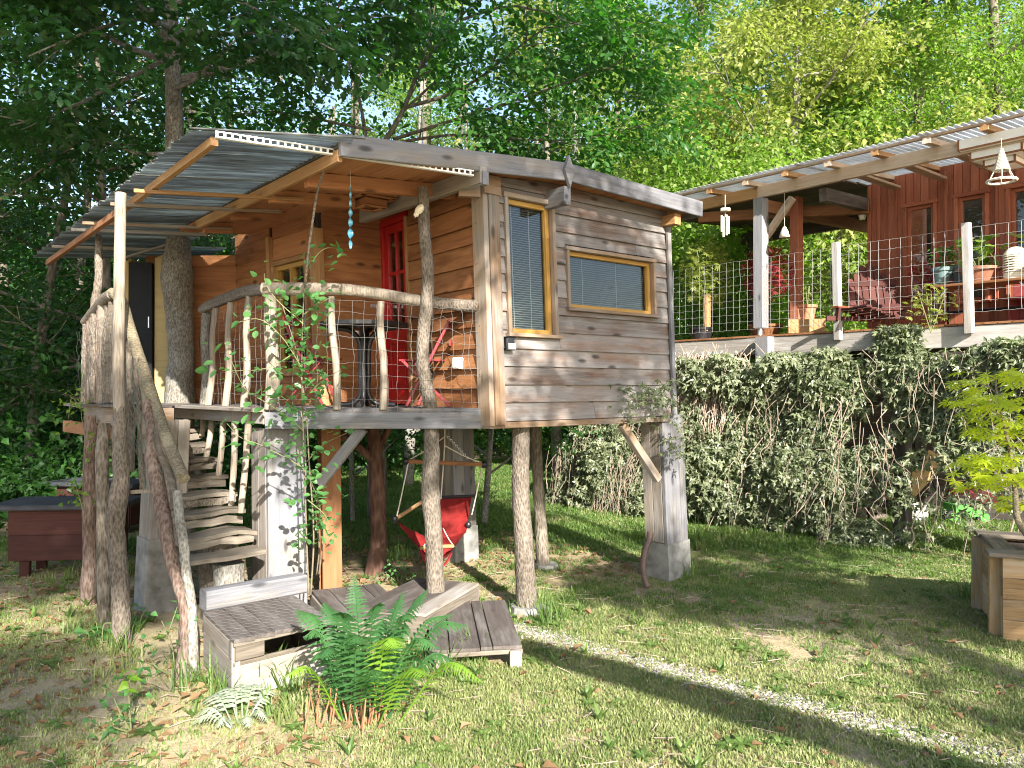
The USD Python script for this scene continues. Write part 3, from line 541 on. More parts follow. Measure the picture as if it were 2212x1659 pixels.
board(can, 'rafter', cp(0.10, 1.55, -0.10), cp(0.10, 4.3, -0.07), 0.05, 0.06, W_BROWN)
for k0, k1, m, dz, mt in ((0.02, 1.30, 1.06, -0.092, W_NEW), (-0.02, 1.35, 1.50, -0.085, W_WARM), (-0.03, 1.30, 2.30, -0.06, W_WARM), (-0.05, 1.2, 2.62, -0.05, W_BEAM), (-0.04, 1.3, 3.45, -0.05, W_BEAM)):
    board(can, 'batten', cp(k0, m, dz), cp(k1, m + 0.03, dz - 0.01), 0.03, 0.03, mt)
board(can, 'edge_strip', cp(0.0, -0.03, 0.012), cp(1.1, -0.03, 0.012), 0.03, 0.012, CORR)
pa = [] ; p0, p1 = cp(0.13, -0.09, -0.035), L(-0.30, T0 - 0.03, 3.52)      # white perforated angle
dirn = p1 - p0; ln = np.linalg.norm(dirn); dirn /= ln
M, _ = frame(p0, p1)
bars = [trimesh.creation.box((ln, 0.003, 0.009), transform=trimesh.transformations.translation_matrix((0, 0, z))) for z in (-0.016, 0.016)]
x = -ln / 2 + 0.01
while x < ln / 2: bars.append(trimesh.creation.box((0.016, 0.003, 0.024), transform=trimesh.transformations.translation_matrix((x, 0, 0)))); x += 0.048
bars.append(trimesh.creation.box((ln, 0.03, 0.003), transform=trimesh.transformations.translation_matrix((0, 0.0165, -0.021))))
part(can, 'perforated_rail', cat_(bars), WHITE, M=M, kind='stuff')
log(can, 'pole', [(-2.90, 5.93, 1.2), (-2.99, 6.05, 2.0), (-3.02, 6.12, 2.6), (-3.06, 6.22, 3.42)], [0.045, 0.042, 0.042, 0.042], W_PEEL, sides=12, rough=0.008, label='smooth grey pole under the front of the canopy')
log(can, 'pole', [(-3.93, 7.45, 1.74), (-3.98, 7.55, 2.4), (-4.03, 7.7, 2.75), (-4.0, 7.7, 2.95), (-4.08, 7.85, 3.40)], [0.04, 0.038, 0.045, 0.036, 0.034], BARK_PALE, sides=9, rough=0.07, label='knotty branch pole under the far end of the canopy')
# ================================================================ stairs and the rails beside them
ST = thing('staircase', 'rustic open stair of split planks with curved branch handrail, leading up to the porch', 'staircase', (-2.6, 6.3, 0))
rnd.seed(21)
s0 = np.array([-2.40, 5.90])
for i in range(8):
    e = s0 + np.array([-0.138, 0.222]) * i + np.array([rnd.uniform(-.01, .01), 0]); z = 0.60 + 0.127 * i; wd = 0.60 - 0.018 * i
    f = e + A2 * wd; bk = B2 * 0.24
    board(ST, 'tread', (*(e + bk * .5), z), (*(f + bk * .5), z + rnd.uniform(-.01, .01)), 0.27, 0.035, W_TREAD, warp=0.007)
    if i: board(ST, 'riser_plank', (*(e + A2 * .03 + B2 * .012), z - 0.052), (*(f + A2 * -.02 + B2 * .012), z - 0.052), 0.04, 0.062, W_TREAD if i % 3 else BARK_PALE, warp=0.008)
for sd, off in ((0.06, 0), (0.50, 0)):
    p0 = s0 + A2 * sd + B2 * .30; p1 = s0 + np.array([-0.138, 0.222]) * 7.6 + A2 * (sd * .85) + B2 * .30
    board(ST, 'stringer', (*p0, 0.40), (*p1, 1.42), 0.05, 0.14, W_TREAD)
hr = [P(243, 632, 6.60), P(263, 652, 6.46), P(277, 700, 6.36), P(299, 768, 6.2), P(325, 845, 6.0), P(349, 915, 5.82), P(374, 980, 5.56), P(397, 1034, 5.34)]
log(ST, 'handrail', hr, [0.040, 0.044, 0.045, 0.042, 0.040], BARK_ROD, sides=14, n=44, rough=0.02)
for (u0, v0, u1, v1, y0, y1, r) in ((277, 738, 285, 1018, 6.22, 6.22, 0.026), (294, 775, 309, 1062, 6.12, 6.12, 0.024), (304, 806, 316, 980, 6.05, 6.1, 0.026), (262, 690, 268, 885, 6.40, 6.38, 0.030), (270, 720, 274, 960, 6.28, 6.3, 0.022), (343, 912, 378, 1100, 5.80, 5.52, 0.026), (352, 950, 384, 1180, 5.72, 5.45, 0.022)):
    a, b = P(u0, v0, y0), P(u1, v1, y1)
    log(ST, 'baluster', [a, (a * 2 + b) / 3 + nr.normal(0, .012, 3), (a + 2 * b) / 3 + nr.normal(0, .012, 3), b], [r, r * 1.15, r], BARK_PALE if rnd.random() < .5 else W_TREAD, sides=8, n=9, rough=0.06)
log(ST, 'newel_branch', [P(318, 868, 5.92), P(331, 925, 5.84), P(330, 985, 5.75), P(346, 1075, 5.62), P(356, 1130, 5.5), P(371, 1205, 5.40), P(386, 1260, 5.33), P(402, 1300, 5.3), P(406, 1375, 5.27), P(399, 1462, 5.25)],
    [0.040, 0.050, 0.052, 0.055, 0.05, 0.044, 0.040, 0.05, 0.055, 0.062], BARK_RED, sides=12, n=40, rough=0.035)
log(ST, 'newel_pole', [P(383, 1060, 5.42), P(388, 1115, 5.38), P(397, 1170, 5.33), P(404, 1240, 5.28), P(414, 1300, 5.25), P(418, 1400, 5.22), P(416, 1470, 5.2)], [0.03, 0.033, 0.032, 0.03, 0.034, 0.04], BARK_LICH, sides=10, n=34, rough=0.03)
for (u0, v0, u1, v1, y) in ((438, 885, 436, 942, 7.75), (461, 885, 443, 1000, 7.45), (484, 885, 470, 1045, 7.15), (508, 888, 500, 1092, 6.90), (538, 890, 520, 1108, 6.62)):
    log(ST, 'baluster', [P(u0, v0, y), P((u0 + u1) / 2 + 2, (v0 + v1) / 2, y - .02), P(u1, v1, y - .06)], [0.03, 0.028, 0.027], W_PEEL, sides=8, n=9, rough=0.03)
part(ST, 'wire_mesh', wire_net(P(268, 900, 6.33), P(350, 1150, 5.5), P(345, 905, 5.78), P(262, 690, 6.40), 11, 8, r=0.0013, wav=0.012), plain('green_wire', (0.10, 0.16, 0.13), rough=0.6), kind='stuff')
board(ST, 'peg', P(286, 1063, 6.0), P(322, 1060, 5.9), 0.03, 0.03, W_PEEL)
# rail of the small landing at the left end
LR = thing('landing_railing', 'slab-wood railing of barky uprights wrapped in wire on the landing left of the stairs', 'railing', (-3.6, 6.95, 1.75))
log(LR, 'top_rail', [P(184, 695, 7.55), P(205, 672, 7.25), P(222, 650, 6.9), P(243, 634, 6.6)], [0.042, 0.05, 0.045, 0.05], BARK_PALE, sides=10, rough=0.04)
for (u, vt, w) in ((186, 700, .05), (193, 693, .045), (200, 686, .05), (206, 678, .055), (215, 668, .04), (224, 657, .07), (233, 660, .04), (243, 652, .055), (250, 660, .035), (257, 676, .045)):
    k = (u - 187) / 66; y = 7.42 - 0.92 * k; a, b = P(u, vt, y), P(u - 2 + rnd.uniform(-2, 2), 869, y)
    part(LR, 'upright_slab', tube([a, (a + b) / 2 + nr.normal(0, .006, 3), b], [w * .75, w * .9, w * .8], 8, 8, 0.07, flat=0.5), [BARK_PALE, W_TREAD, BARK_RED, BARK_PALE][rnd.randrange(4)], smooth=50)
part(LR, 'wire_mesh', wire_net((-4.02, 7.36, 1.76), (-3.22, 6.42, 1.76), (-3.20, 6.40, 2.5), (-4.0, 7.33, 2.42), 14, 8, r=0.0014, wav=0.01), plain('dark_wire', (0.06, 0.06, 0.06), rough=0.6), kind='stuff')
LP = thing('landing_post', 'thick barky trunk post under the landing, nearest the left edge of the photo', 'post', (-3.75, 7.0, 0), group=None)
log(LP, 'trunk', [P(190, 1306, 7.0), P(196, 1180, 6.98), P(194, 1060, 6.98), P(199, 900, 7.05)], [0.065, 0.066, 0.058, 0.055], BARK_RED, sides=12, rough=0.05)
LP = thing('landing_post', 'middle trunk post under the landing, with mottled grey bark', 'post', (-3.22, 6.3, 0))
log(LP, 'trunk', [P(229, 1358, 6.28), P(226, 1230, 6.3), P(224, 1110, 6.32), P(221, 1010, 6.36), P(226, 915, 6.42)], [0.058, 0.056, 0.050, 0.052, 0.046], BARK, sides=12, rough=0.05)
LP = thing('landing_post', 'split pale trunk post with long cracks, in front of the landing beside the handrail', 'post', (-2.85, 5.83, 0))
log(LP, 'trunk', [P(263, 1400, 5.83), P(262, 1300, 5.83), P(254, 1180, 5.86), P(250, 1120, 5.88), P(262, 1030, 5.92), P(258, 940, 5.98), P(260, 880, 6.02)], [0.066, 0.064, 0.062, 0.068, 0.062, 0.052, 0.05], BARK_PALE, sides=14, n=26, rough=0.05)
stp = thing('stump', 'upright log stump with lichened bark under the lower treads', 'stump', (-2.2, 6.4, 0))
log(stp, 'log', [(-2.21, 6.27, 0), (-2.22, 6.27, 0.25), (-2.23, 6.28, 0.52)], [0.125, 0.115, 0.118], BARK_LICH, sides=14, rough=0.03)
stp = thing('stump', 'broad leaning log with cut end facing up, behind the third tread', 'stump', (-2.35, 6.75, 0))
log(stp, 'log', [(-2.40, 6.62, 0), (-2.42, 6.60, 0.35), (-2.44, 6.56, 0.70)], [0.17, 0.16, 0.165], BARK_PALE, sides=16, rough=0.02)
# ================================================================ platforms at the foot of the stairs
def plat(t, c, u, v, n, wid, ln, top, th=0.022, mat=W_DARK, gap=0.006, name='plank'):
    """n planks of length ln along v, side by side along u from corner c."""
    u, v = np.array(u) / np.linalg.norm(u), np.array(v) / np.linalg.norm(v)
    for i in range(n):
        w = wid if np.ndim(wid) == 0 else wid[i]; off = (sum(wid[:i]) if np.ndim(wid) else wid * i) + w / 2
        a = np.array(c) + u * off; b = a + v * ln
        board(t, name, (*a, top - th / 2), (*b, top - th / 2 + rnd.uniform(-.003, .003)), w - gap, th, mat, c=0.003)
    return u, v
pb = thing('wooden_box_step', 'box step with netted plank top and pale plank front, under the bottom of the stairs', 'step', (-1.6, 5.2, 0))
c = np.array([-1.68, 4.82]); u_, v_ = np.array([0.736, 0.677]), np.array([-0.565, 0.825])
plat(pb, c, u_, v_, 5, 0.132, 0.74, 0.375, th=0.026)
fp = lambda a, b, z: (*(c + u_ * a + v_ * b), z)
for z, h, m in ((0.105, 0.20, W_BEAM), (0.215, 0.03, W_TREAD)): board(pb, 'front_board', fp(0.0, 0.035, z), fp(0.64, 0.035, z), 0.022, h, m)
board(pb, 'block', fp(0.005, 0.06, 0.29), fp(0.19, 0.06, 0.29), 0.10, 0.115, W_TREAD, c=0.008)
board(pb, 'front_rail', fp(0.0, 0.015, 0.338), fp(0.66, 0.015, 0.338), 0.022, 0.02, W_TREAD)
for z, h in ((0.06, 0.115), (0.178, 0.115), (0.292, 0.105)): board(pb, 'side_board', fp(0.012, 0.05, z), fp(0.012, 0.76, z), 0.02, h, W_BEAM)
board(pb, 'corner_post', fp(0.025, 0.045, 0.0), fp(0.025, 0.045, 0.345), 0.05, 0.05, W_BEAM)
board(pb, 'back_board', fp(0.02, 0.75, 0.18), fp(0.64, 0.75, 0.18), 0.02, 0.34, W_DARK)
board(pb, 'side_board', fp(0.65, 0.05, 0.18), fp(0.65, 0.76, 0.18), 0.02, 0.34, W_DARK)
hx = []                                          # chicken wire stapled over the top
for i in range(11):
    for j in range(12):
        x, y = i * 0.062 + (j % 2) * 0.031, j * 0.062
        for dx, dy in ((0.031, 0.022), (-0.031, 0.022), (0, -0.040)):
            hx.append(tube([fp(x, y, 0.379), fp(x + dx, y + dy, 0.380)], 0.0008, 3, caps=False))
part(pb, 'chicken_wire', cat_(hx), plain('old_wire', (0.13, 0.125, 0.12), rough=0.6), kind='stuff')
bm = thing('timber_beam', 'heavy silvered timber lying across the back of the box step', 'beam', (-1.85, 5.68, 0.375))
board(bm, 'timber', (-2.12, 5.47, 0.445), (-1.56, 5.96, 0.445), 0.13, 0.135, W_GREY, c=0.012)
pt = thing('pallet_platform', 'dark plank platform beside the stairs, planks running towards the fern', 'platform', (-1.3, 6.5, 0))
u1, v1 = np.array([0.90, 0.42]), np.array([0.42, -0.90]); c1 = np.array([-1.70, 6.74])
u_, v_ = plat(pt, c1, u1, v1, 4, 0.145, 0.98, 0.188)
for k in (0.04, 0.5, 0.93): a = c1 + v_ * k; board(pt, 'bearer', (*(a), 0.12), (*(a + u_ * .58), 0.12), 0.09, 0.09, W_BEAM)
a = c1 + v_ * 0.985; board(pt, 'front_board', (*a, 0.09), (*(a + u_ * .58), 0.09), 0.02, 0.15, W_TREAD)
board(pt, 'side_board', (*c1, 0.09), (*(c1 + v_ * .97), 0.09), 0.02, 0.15, W_BEAM)
pt = thing('pallet_platform', 'right-hand platform with one paler edge plank and a pale side board', 'platform', (-0.7, 6.4, 0))
v2 = np.array([-0.36, -0.93]); u2 = np.array([-0.93, 0.36]); c2 = np.array([-0.28, 6.82])
u_, v_ = u2 / np.linalg.norm(u2), v2 / np.linalg.norm(v2)
for i in range(4):
    a = c2 + u_ * (0.075 + 0.15 * i); board(pt, 'plank', (*a, 0.214), (*(a + v_ * 0.98), 0.214), 0.144, 0.024, W_BEAM if i == 0 else W_DARK, c=0.003)
board(pt, 'side_board', (*(c2 + u_ * .012), 0.10), (*(c2 + u_ * .012 + v_ * .98), 0.10), 0.02, 0.195, W_TREAD)
board(pt, 'front_board', (*(c2 + v_ * .97), 0.1), (*(c2 + u_ * .60 + v_ * .97), 0.1), 0.02, 0.195, W_TREAD)
board(pt, 'back_board', (*(c2 + v_ * .012), 0.1), (*(c2 + u_ * .60 + v_ * .012), 0.1), 0.02, 0.195, W_BEAM)
pt = thing('pallet_platform', 'low small platform of three ribbed dark planks beside the gravel path', 'platform', (-0.1, 6.0, 0))
v3 = np.array([0.11, -1.0]); v_ = v3 / np.linalg.norm(v3); u_ = np.array([-v_[1], v_[0]]) * -1; c3 = np.array([-0.055, 6.63])
for i, (w, lnn) in enumerate(((0.205, 1.17), (0.085, 1.18), (0.21, 1.2), (0.14, 1.21))):
    off = sum((0.205, 0.085, 0.21, 0.14)[:i]) + w / 2; a = c3 + u_ * off
    board(pt, 'plank', (*a, 0.124), (*(a + v_ * lnn), 0.124), w - 0.008, 0.024, W_DARK, c=0.003)
board(pt, 'front_rail', (*(c3 + v_ * 1.16), 0.095), (*(c3 + u_ * .62 + v_ * 1.21), 0.095), 0.022, 0.030, W_TREAD)
for k in (0.07, 0.55, 1.12):
    for o in (0.05, 0.56): a = c3 + u_ * o + v_ * k; board(pt, 'block', (*(a), 0.055), (*(a + v_ * .09), 0.055), 0.08, 0.11, W_BEAM)
# ================================================================ things on the porch
def xz_ring(c, r, z, n=20): t = np.linspace(0, 2 * np.pi, n); return [(c[0] + r * math.cos(a), c[1] + r * math.sin(a), z) for a in t]
tb = thing('bistro_table', 'round dark table with two black bent-tube legs on the porch', 'table', (-1.29, 7.0, DECK))
tc_ = np.array([-1.30, 7.02])
part(tb, 'table_top', trimesh.creation.cylinder(0.375, 0.028, sections=40, transform=trimesh.transformations.translation_matrix((*tc_, 2.455))), W_DARK)
part(tb, 'rim', trimesh.creation.annulus(0.3755, 0.385, 0.034, sections=40, transform=trimesh.transformations.translation_matrix((*tc_, 2.455))), BLACK)
for sx in (-1, 1):
    part(tb, 'leg', tube([tc_.tolist() + [0], ] and [(tc_[0] + sx * .27, tc_[1], 2.43), (tc_[0] + sx * .12, tc_[1], 2.40), (tc_[0] + sx * .04, tc_[1], 2.28), (tc_[0] + sx * .034, tc_[1], 2.0), (tc_[0] + sx * .03, tc_[1], 1.92), (tc_[0] + sx * .04, tc_[1], 1.83), (tc_[0] + sx * .11, tc_[1], 1.762), (tc_[0] + sx * .27, tc_[1], 1.752)], 0.024, 10, 40), BLACK, smooth=40)
for sy in (-1, 1):
    part(tb, 'leg', tube([(tc_[0], tc_[1] + sy * .27, 2.43), (tc_[0], tc_[1] + sy * .12, 2.40), (tc_[0], tc_[1] + sy * .05, 2.28), (tc_[0], tc_[1] + sy * .045, 2.0), (tc_[0], tc_[1] + sy * .05, 1.83), (tc_[0], tc_[1] + sy * .12, 1.762), (tc_[0], tc_[1] + sy * .27, 1.752)], 0.024, 10, 30), BLACK, smooth=40)
def folding_chair(label, pts, y0, dy):
    """pts: pixel corners of one side frame seen side-on."""
    t = thing('folding_chair', label, 'chair', (*(P(*pts['f1'], y0)[:2]), DECK))
    for k in (0, 1):
        y = y0 + dy * k
        for nm, a, b in (('leg', 'f1', 'top'), ('leg', 'f2', 'seat0')):
            q0, q1 = P(*pts[a], y0), P(*pts[b], y0); q0[1] = q1[1] = y
            if k: q0[0] += .05; q1[0] += .05
            q0[2] = DECK + 0.012
            board(t, nm, q0, q1, 0.012, 0.026, RED_METAL, up=(1, 0, 1))
    for i in range(5):
        a, b = P(*pts['seat0'], y0), P(*pts['seat1'], y0); q = a + (b - a) * (i / 4); q[2] = (a[2] + b[2]) / 2
        r = q.copy(); q[1] = y0 - 0.01; r[1] = y0 + dy + .01; r[0] += .05
        board(t, 'seat_slat', q, r, 0.05, 0.014, RED_METAL)
    a = P(*pts['top'], y0); b = a + (0.05, dy, 0)
    board(t, 'backrest', a, b, 0.014, 0.09, RED_METAL); board(t, 'backrest', a - (-.02, 0, .16), b - (-.02, 0, .16), 0.014, 0.05, RED_METAL)
    return t
folding_chair('red metal folding chair at the right of the table, by the outlet box', dict(f1=(878, 872), top=(967, 700), f2=(972, 872), seat0=(868, 778), seat1=(945, 778)), 6.72, 0.40)
folding_chair('red metal folding chair left of the table, behind the climbing rose', dict(f1=(697, 872), top=(612, 692), f2=(612, 872), seat0=(700, 772), seat1=(622, 772)), 7.0, 0.40)
# spinner, bird, lamp, light
sp = thing('wind_spinner', 'blue twisted metal spiral hanging under the porch roof', 'ornament', P(757, 400, 5.9))
n = 90; v = []; zs = np.linspace(0, 1, n)
for z in zs:
    a = 2 * np.pi * 3.1 * (1 - z) ** 1.25; w = 0.005 + 0.021 * z ** 0.9 * (1 if z < .86 else max(0.02, (1 - z) / .14)); q = P(757, 400 + 137 * z, 5.9)
    for sx in (-1, 1): v.append(q + np.array([math.cos(a) * w * sx, math.sin(a) * w * sx, 0]))
f = [(2 * i, 2 * i + 1, 2 * i + 3) for i in range(n - 1)] + [(2 * i, 2 * i + 3, 2 * i + 2) for i in range(n - 1)]
part(sp, 'spiral', (np.array(v), np.array(f)), BLUE, smooth=True)
part(sp, 'string', tube([P(757, 352, 5.9), P(757, 402, 5.9)], 0.002, 4), ROPE)
bd = thing('ceramic_bird', 'cream ceramic bird perched head down on the trunk post', 'ornament', P(905, 452, 6.3))
def blob(c, r, axis=None, sub_=2, m=None):
    s = trimesh.creation.icosphere(sub_); v = np.array(s.vertices) * np.array(r)
    if m is not None: v = v @ np.array(m).T
    return v + np.array(c), np.array(s.faces)
th = math.radians(50); Rb = np.array([[math.cos(th), 0, -math.sin(th)], [0, 1, 0], [math.sin(th), 0, math.cos(th)]])
bc = P(906, 452, 6.31)
part(bd, 'body', blob(bc, (0.046, 0.03, 0.032), m=Rb), CREAM, smooth=True)
part(bd, 'head', blob(P(899, 463, 6.3), (0.022, 0.02, 0.02)), CREAM, smooth=True)
part(bd, 'tail', tube([P(911, 444, 6.32), P(917, 436, 6.33), P(921, 437, 6.34)], [0.018, 0.010, 0.014], 8, 6, flat=.5), CREAM, smooth=True)
part(bd, 'beak', tube([P(897, 466, 6.28), P(896, 471, 6.27)], [0.006, 0.001], 6), CREAM)
lp = thing('ceiling_lamp', 'stepped wooden lantern under the porch ceiling in front of the door', 'lamp', P(800, 420, 7.0))
lc = P(800, 400, 6.95)
for i, (w, z) in enumerate(((0.24, 0.0), (0.17, -0.085), (0.10, -0.16))):
    for k in range(4):
        a = k * np.pi / 2 + math.atan2(A2[1], A2[0]); d = np.array([math.cos(a), math.sin(a), 0]); e = np.array([-d[1], d[0], 0])
        board(lp, 'tier_board', lc + d * w + e * -w + (0, 0, z), lc + d * w + e * w + (0, 0, z), 0.014, 0.055, W_CEIL); board(lp, 'tier_board', lc + d * w * .9 + e * -w + (0, 0, z - .04), lc + d * w * .9 + e * w + (0, 0, z - .04), 0.05, 0.012, W_CEIL)
sl = thing('solar_light', 'small black solar wall light with white lens by the corner post', 'lamp', L(0.16, -0.06, 2.29))
local_box(sl, 'body', MF, 0.128, 0.215, 2.205, 2.305, 0.035, 0.085, BLACK, c=0.012)
local_box(sl, 'lens', MF, 0.138, 0.205, 2.212, 2.262, 0.0855, 0.096, WHITE, c=0.006)
local_box(sl, 'solar_panel', MF, 0.125, 0.218, 2.306, 2.315, 0.03, 0.09, DARKPAINT, c=0.002)
ho = thing('drain_hose', 'dark ribbed hose curving down the left side of the right-hand pier to the ground', 'hose', (1.3, 7.75, 0))
hp = [P(1405, 1150, 7.66), P(1402, 1165, 7.64), P(1393, 1190, 7.6), P(1389, 1220, 7.55), P(1391, 1245, 7.52), P(1398, 1268, 7.5)]
part(ho, 'pipe', tube(hp, 0.032 + 0.003 * np.sin(np.arange(60) * 2.1), 10, 60), plain('hose_rubber', (0.10, 0.065, 0.05), rough=0.6), smooth=True)
cn = thing('bent_pole', 'thin grey pole bent down from the porch roof to the climbing rose', 'pole', P(660, 630, 6.2))
part(cn, 'pole', tube([P(716, 340, 5.5), P(700, 365, 5.6), P(684, 420, 5.75), P(672, 500, 5.9), P(664, 560, 6.0), P(658, 640, 6.2)], [0.007, 0.009, 0.009], 8, 30), BARK_PALE, smooth=True)
# ================================================================ small cupboard-like hut behind the landing
wc = thing('privy_hut', 'narrow hut with black door and plywood front on the far side of the porch', 'hut', (-3.9, 8.6, DECK))
MWC = np.eye(4); MWC[:3, 1] = (0, 0, 1); MWC[:3, 2] = (0, -1, 0); MWC[:3, 3] = (-4.215, 8.78, 0)
local_box(wc, 'door', MWC, 0.0, 0.225, DECK, 3.28, 0.0, 0.03, DARKPAINT); local_box(wc, 'door_edge', MWC, 0.228, 0.262, DECK, 3.27, -0.01, 0.045, DARKPAINT)
local_box(wc, 'frame_board', MWC, -0.04, -0.003, DECK, 3.30, -0.01, 0.03, W_PLY)
part(wc, 'front_panel', panel(Polygon([(0.276, DECK), (0.62, DECK), (0.62, 3.48), (0.276, 3.33)]), -0.02, 0.005), W_PLY, M=MWC)
part(wc, 'side_wall', trimesh.creation.box((0.03, 0.7, 1.6), transform=trimesh.transformations.translation_matrix((-4.235, 9.16, 2.53))), W_PLY)
board(wc, 'roof_edge', (-4.35, 8.74, 3.30), (-3.60, 8.74, 3.53), 0.05, 0.022, W_BEAM)
part(wc, 'lock_plate', trimesh.creation.box((0.012, 0.006, 0.12), transform=trimesh.transformations.translation_matrix((-3.985, 8.728, 2.62))), STEEL)
# ================================================================ hanging chair under the house
hc = thing('hammock_chair', 'red fabric hanging chair on a wooden spreader bar under the house', 'hanging chair', P(950, 1120, 7.6))
REDF = plain('red_canvas', (0.18, 0.013, 0.012), rough=0.75, var=0.15, scale=20, spec=0.2)
Q = lambda x, y, d: P(662 + x * .243, 893 + y * .243, d)
def sheet(c, n=10, sag=(0, 0, 0)):
    c = [np.asarray(x) for x in c]; v = []; f = []
    for i in range(n + 1):
        for j in range(n + 1):
            u, w = i / n, j / n
            v.append(c[0] * (1 - u) * (1 - w) + c[1] * u * (1 - w) + c[2] * u * w + c[3] * (1 - u) * w + np.array(sag) * (4 * u * (1 - u)) * (0.4 + w) + nr.normal(0, .003, 3))
    for i in range(n):
        for j in range(n):
            a = i * (n + 1) + j; f += [(a, a + n + 1, a + n + 2), (a, a + n + 2, a + 1)]
    return np.array(v), np.array(f)
part(hc, 'spreader_bar', tube([Q(880, 425, 7.35), Q(1590, 455, 7.5)], 0.020, 8), W_BROWN)
for q in ((885, 425, 7.35), (1580, 456, 7.5), (785, 940, 7.2), (1440, 990, 7.75)): part(hc, 'bar_cap', blob(Q(*q), (0.030, 0.03, 0.036)), BLACK, smooth=True)
part(hc, 'back_sheet', sheet([Q(1130, 760, 8.0), Q(1470, 742, 8.0), Q(1420, 1060, 7.7), Q(1130, 1150, 7.6)], sag=(0, 0.06, -0.02)), REDF, smooth=True)
part(hc, 'seat_sheet', sheet([Q(1000, 1110, 7.65), Q(1425, 1045, 7.75), Q(1310, 1190, 7.2), Q(1010, 1200, 7.2)], sag=(0, 0, -0.09)), REDF, smooth=True)
part(hc, 'arm_sheet', sheet([Q(790, 950, 7.25), Q(1090, 1100, 7.6), Q(1080, 1170, 7.25), Q(1000, 1195, 7.2)], sag=(0, 0, -0.03)), REDF, smooth=True)
part(hc, 'foot_sheet', sheet([Q(1020, 1200, 7.2), Q(1310, 1185, 7.2), Q(1230, 1250, 7.15), Q(1090, 1270, 7.15)], sag=(0, 0, -0.03)), REDF, smooth=True)
part(hc, 'foot_strap', tube([Q(1015, 1205, 7.2), Q(1045, 1290, 7.15), Q(1100, 1355, 7.1), Q(1180, 1370, 7.1), Q(1240, 1330, 7.1), Q(1290, 1240, 7.15)], 0.018, 6, 24, flat=0.4), REDF, smooth=True)
part(hc, 'seat_bar', tube([Q(1010, 1195, 7.19), Q(1310, 1178, 7.19)], 0.018, 8), W_NEW)
part(hc, 'arm_bar', tube([Q(790, 938, 7.25), Q(1090, 745, 7.9)], 0.018, 8), W_NEW)
part(hc, 'back_bar', tube([Q(1100, 752, 8.02), Q(1500, 735, 8.02)], 0.018, 8), BLACK)
for a, b in (((885, 430, 7.35), (1225, 210, 7.5)), ((1580, 450, 7.5), (1235, 290, 7.5)), ((1230, 280, 7.5), (1195, 760, 7.6)), ((1560, 480, 7.5), (1470, 900, 7.7)), ((905, 440, 7.35), (800, 930, 7.22)), ((1090, 1090, 7.4), (1035, 1190, 7.2)), ((1215, 1020, 7.55), (1310, 1180, 7.2)), ((1230, 130, 7.5), (1228, 290, 7.5))):
    q0, q1 = Q(*a), Q(*b); part(hc, 'rope', tube([q0, (q0 + q1) / 2 + (0, 0, -0.012), q1], 0.006, 6, 8), ROPE)
lk = []
for i in range(16):
    q = Q(1250 + i * 12, 200 + i * 13, 7.6); lk.append(trimesh.creation.torus(0.011, 0.003, 8, 5, transform=trimesh.transformations.translation_matrix(q) @ trimesh.transformations.euler_matrix(1.2 * (i % 2), 0.9, 0)))
part(hc, 'chain', cat_(lk), STEEL, kind='stuff')
# ================================================================ dark red chests on the left
RUST = wood('dark_red_chest_wood', [(0.2, (0.03, 0.010, 0.008)), (0.5, (0.05, 0.017, 0.013)), (0.85, (0.085, 0.033, 0.024))], knots=0.3)
def chest(label, c, d, ln, wd, z0, z1, lidm, legs=True, over=0.08):
    t = thing('wooden_chest', label, 'chest', (*c, 0)); d = np.array(d) / np.linalg.norm(d); e = np.array([-d[1], d[0]]); c = np.array(c)
    at = lambda a, b, z: (*(c + d * a + e * b), z)
    nb = 2
    for i in range(nb):
        za = z0 + (z1 - z0) * (i + .5) / nb; h = (z1 - z0) / nb - 0.002
        for b in (0, wd): board(t, 'side_board', at(0, b, za), at(ln, b, za), 0.025, h, RUST)
        for a in (0.0, ln): board(t, 'end_board', at(a, 0.014, za), at(a, wd - .014, za), 0.025, h, RUST)
    board(t, 'lid', at(-over, wd / 2, z1 + 0.03), at(ln + over, wd / 2, z1 + 0.03), wd + 0.2, 0.055, lidm, c=0.012)
    if legs:
        for a in (0.12, ln - .12):
            for b in (0.08, wd - .08): board(t, 'leg', at(a, b, 0), at(a, b, z0), 0.09, 0.09, RUST if a < .5 else BLACK)
    return t
TAR = plain('tarred_felt', (0.035, 0.037, 0.045), rough=0.75, var=0.3, scale=5, bump=0.5)
chest('dark red plank chest on feet with black felt lid, left of the landing posts', (-5.02, 7.95), (1.0, 0.10), 0.95, 0.5, 0.17, 0.68, TAR, over=0.16)
chest('small dark chest with weathered black lid, behind the red one', (-6.05, 10.6), (1.0, -0.22), 1.1, 0.5, 0.1, 0.60, TAR, over=0.12)
# ================================================================ the red cabin with its raised terrace, on the right
E0 = np.array([2.47, 12.0]); EM = np.array([0.632, -0.775]); EA = np.array([0.775, 0.632])
TZ = 2.62
def E(t, s, z): p = E0 + EM * t + EA * s; return np.array([p[0], p[1], z])
CB = thing('red_cabin', 'red board cabin with raised terrace, timber eaves and translucent corrugated roof', 'cabin', (*E(3.0, 1.0, 0)[:2], 0))
rnd.seed(31)
W_DECKB = wood('terrace_beam', [(0.2, (0.16, 0.14, 0.125)), (0.5, (0.31, 0.285, 0.26)), (0.85, (0.43, 0.40, 0.37))], knots=0.5, weather=(0.40, 0.385, 0.365), wamt=0.35, bump=1.0)
W_EAVE = wood('eave_beam', [(0.2, (0.22, 0.15, 0.10)), (0.5, (0.38, 0.28, 0.20)), (0.85, (0.50, 0.39, 0.30))], knots=0.5, weather=(0.42, 0.37, 0.32), wamt=0.35)
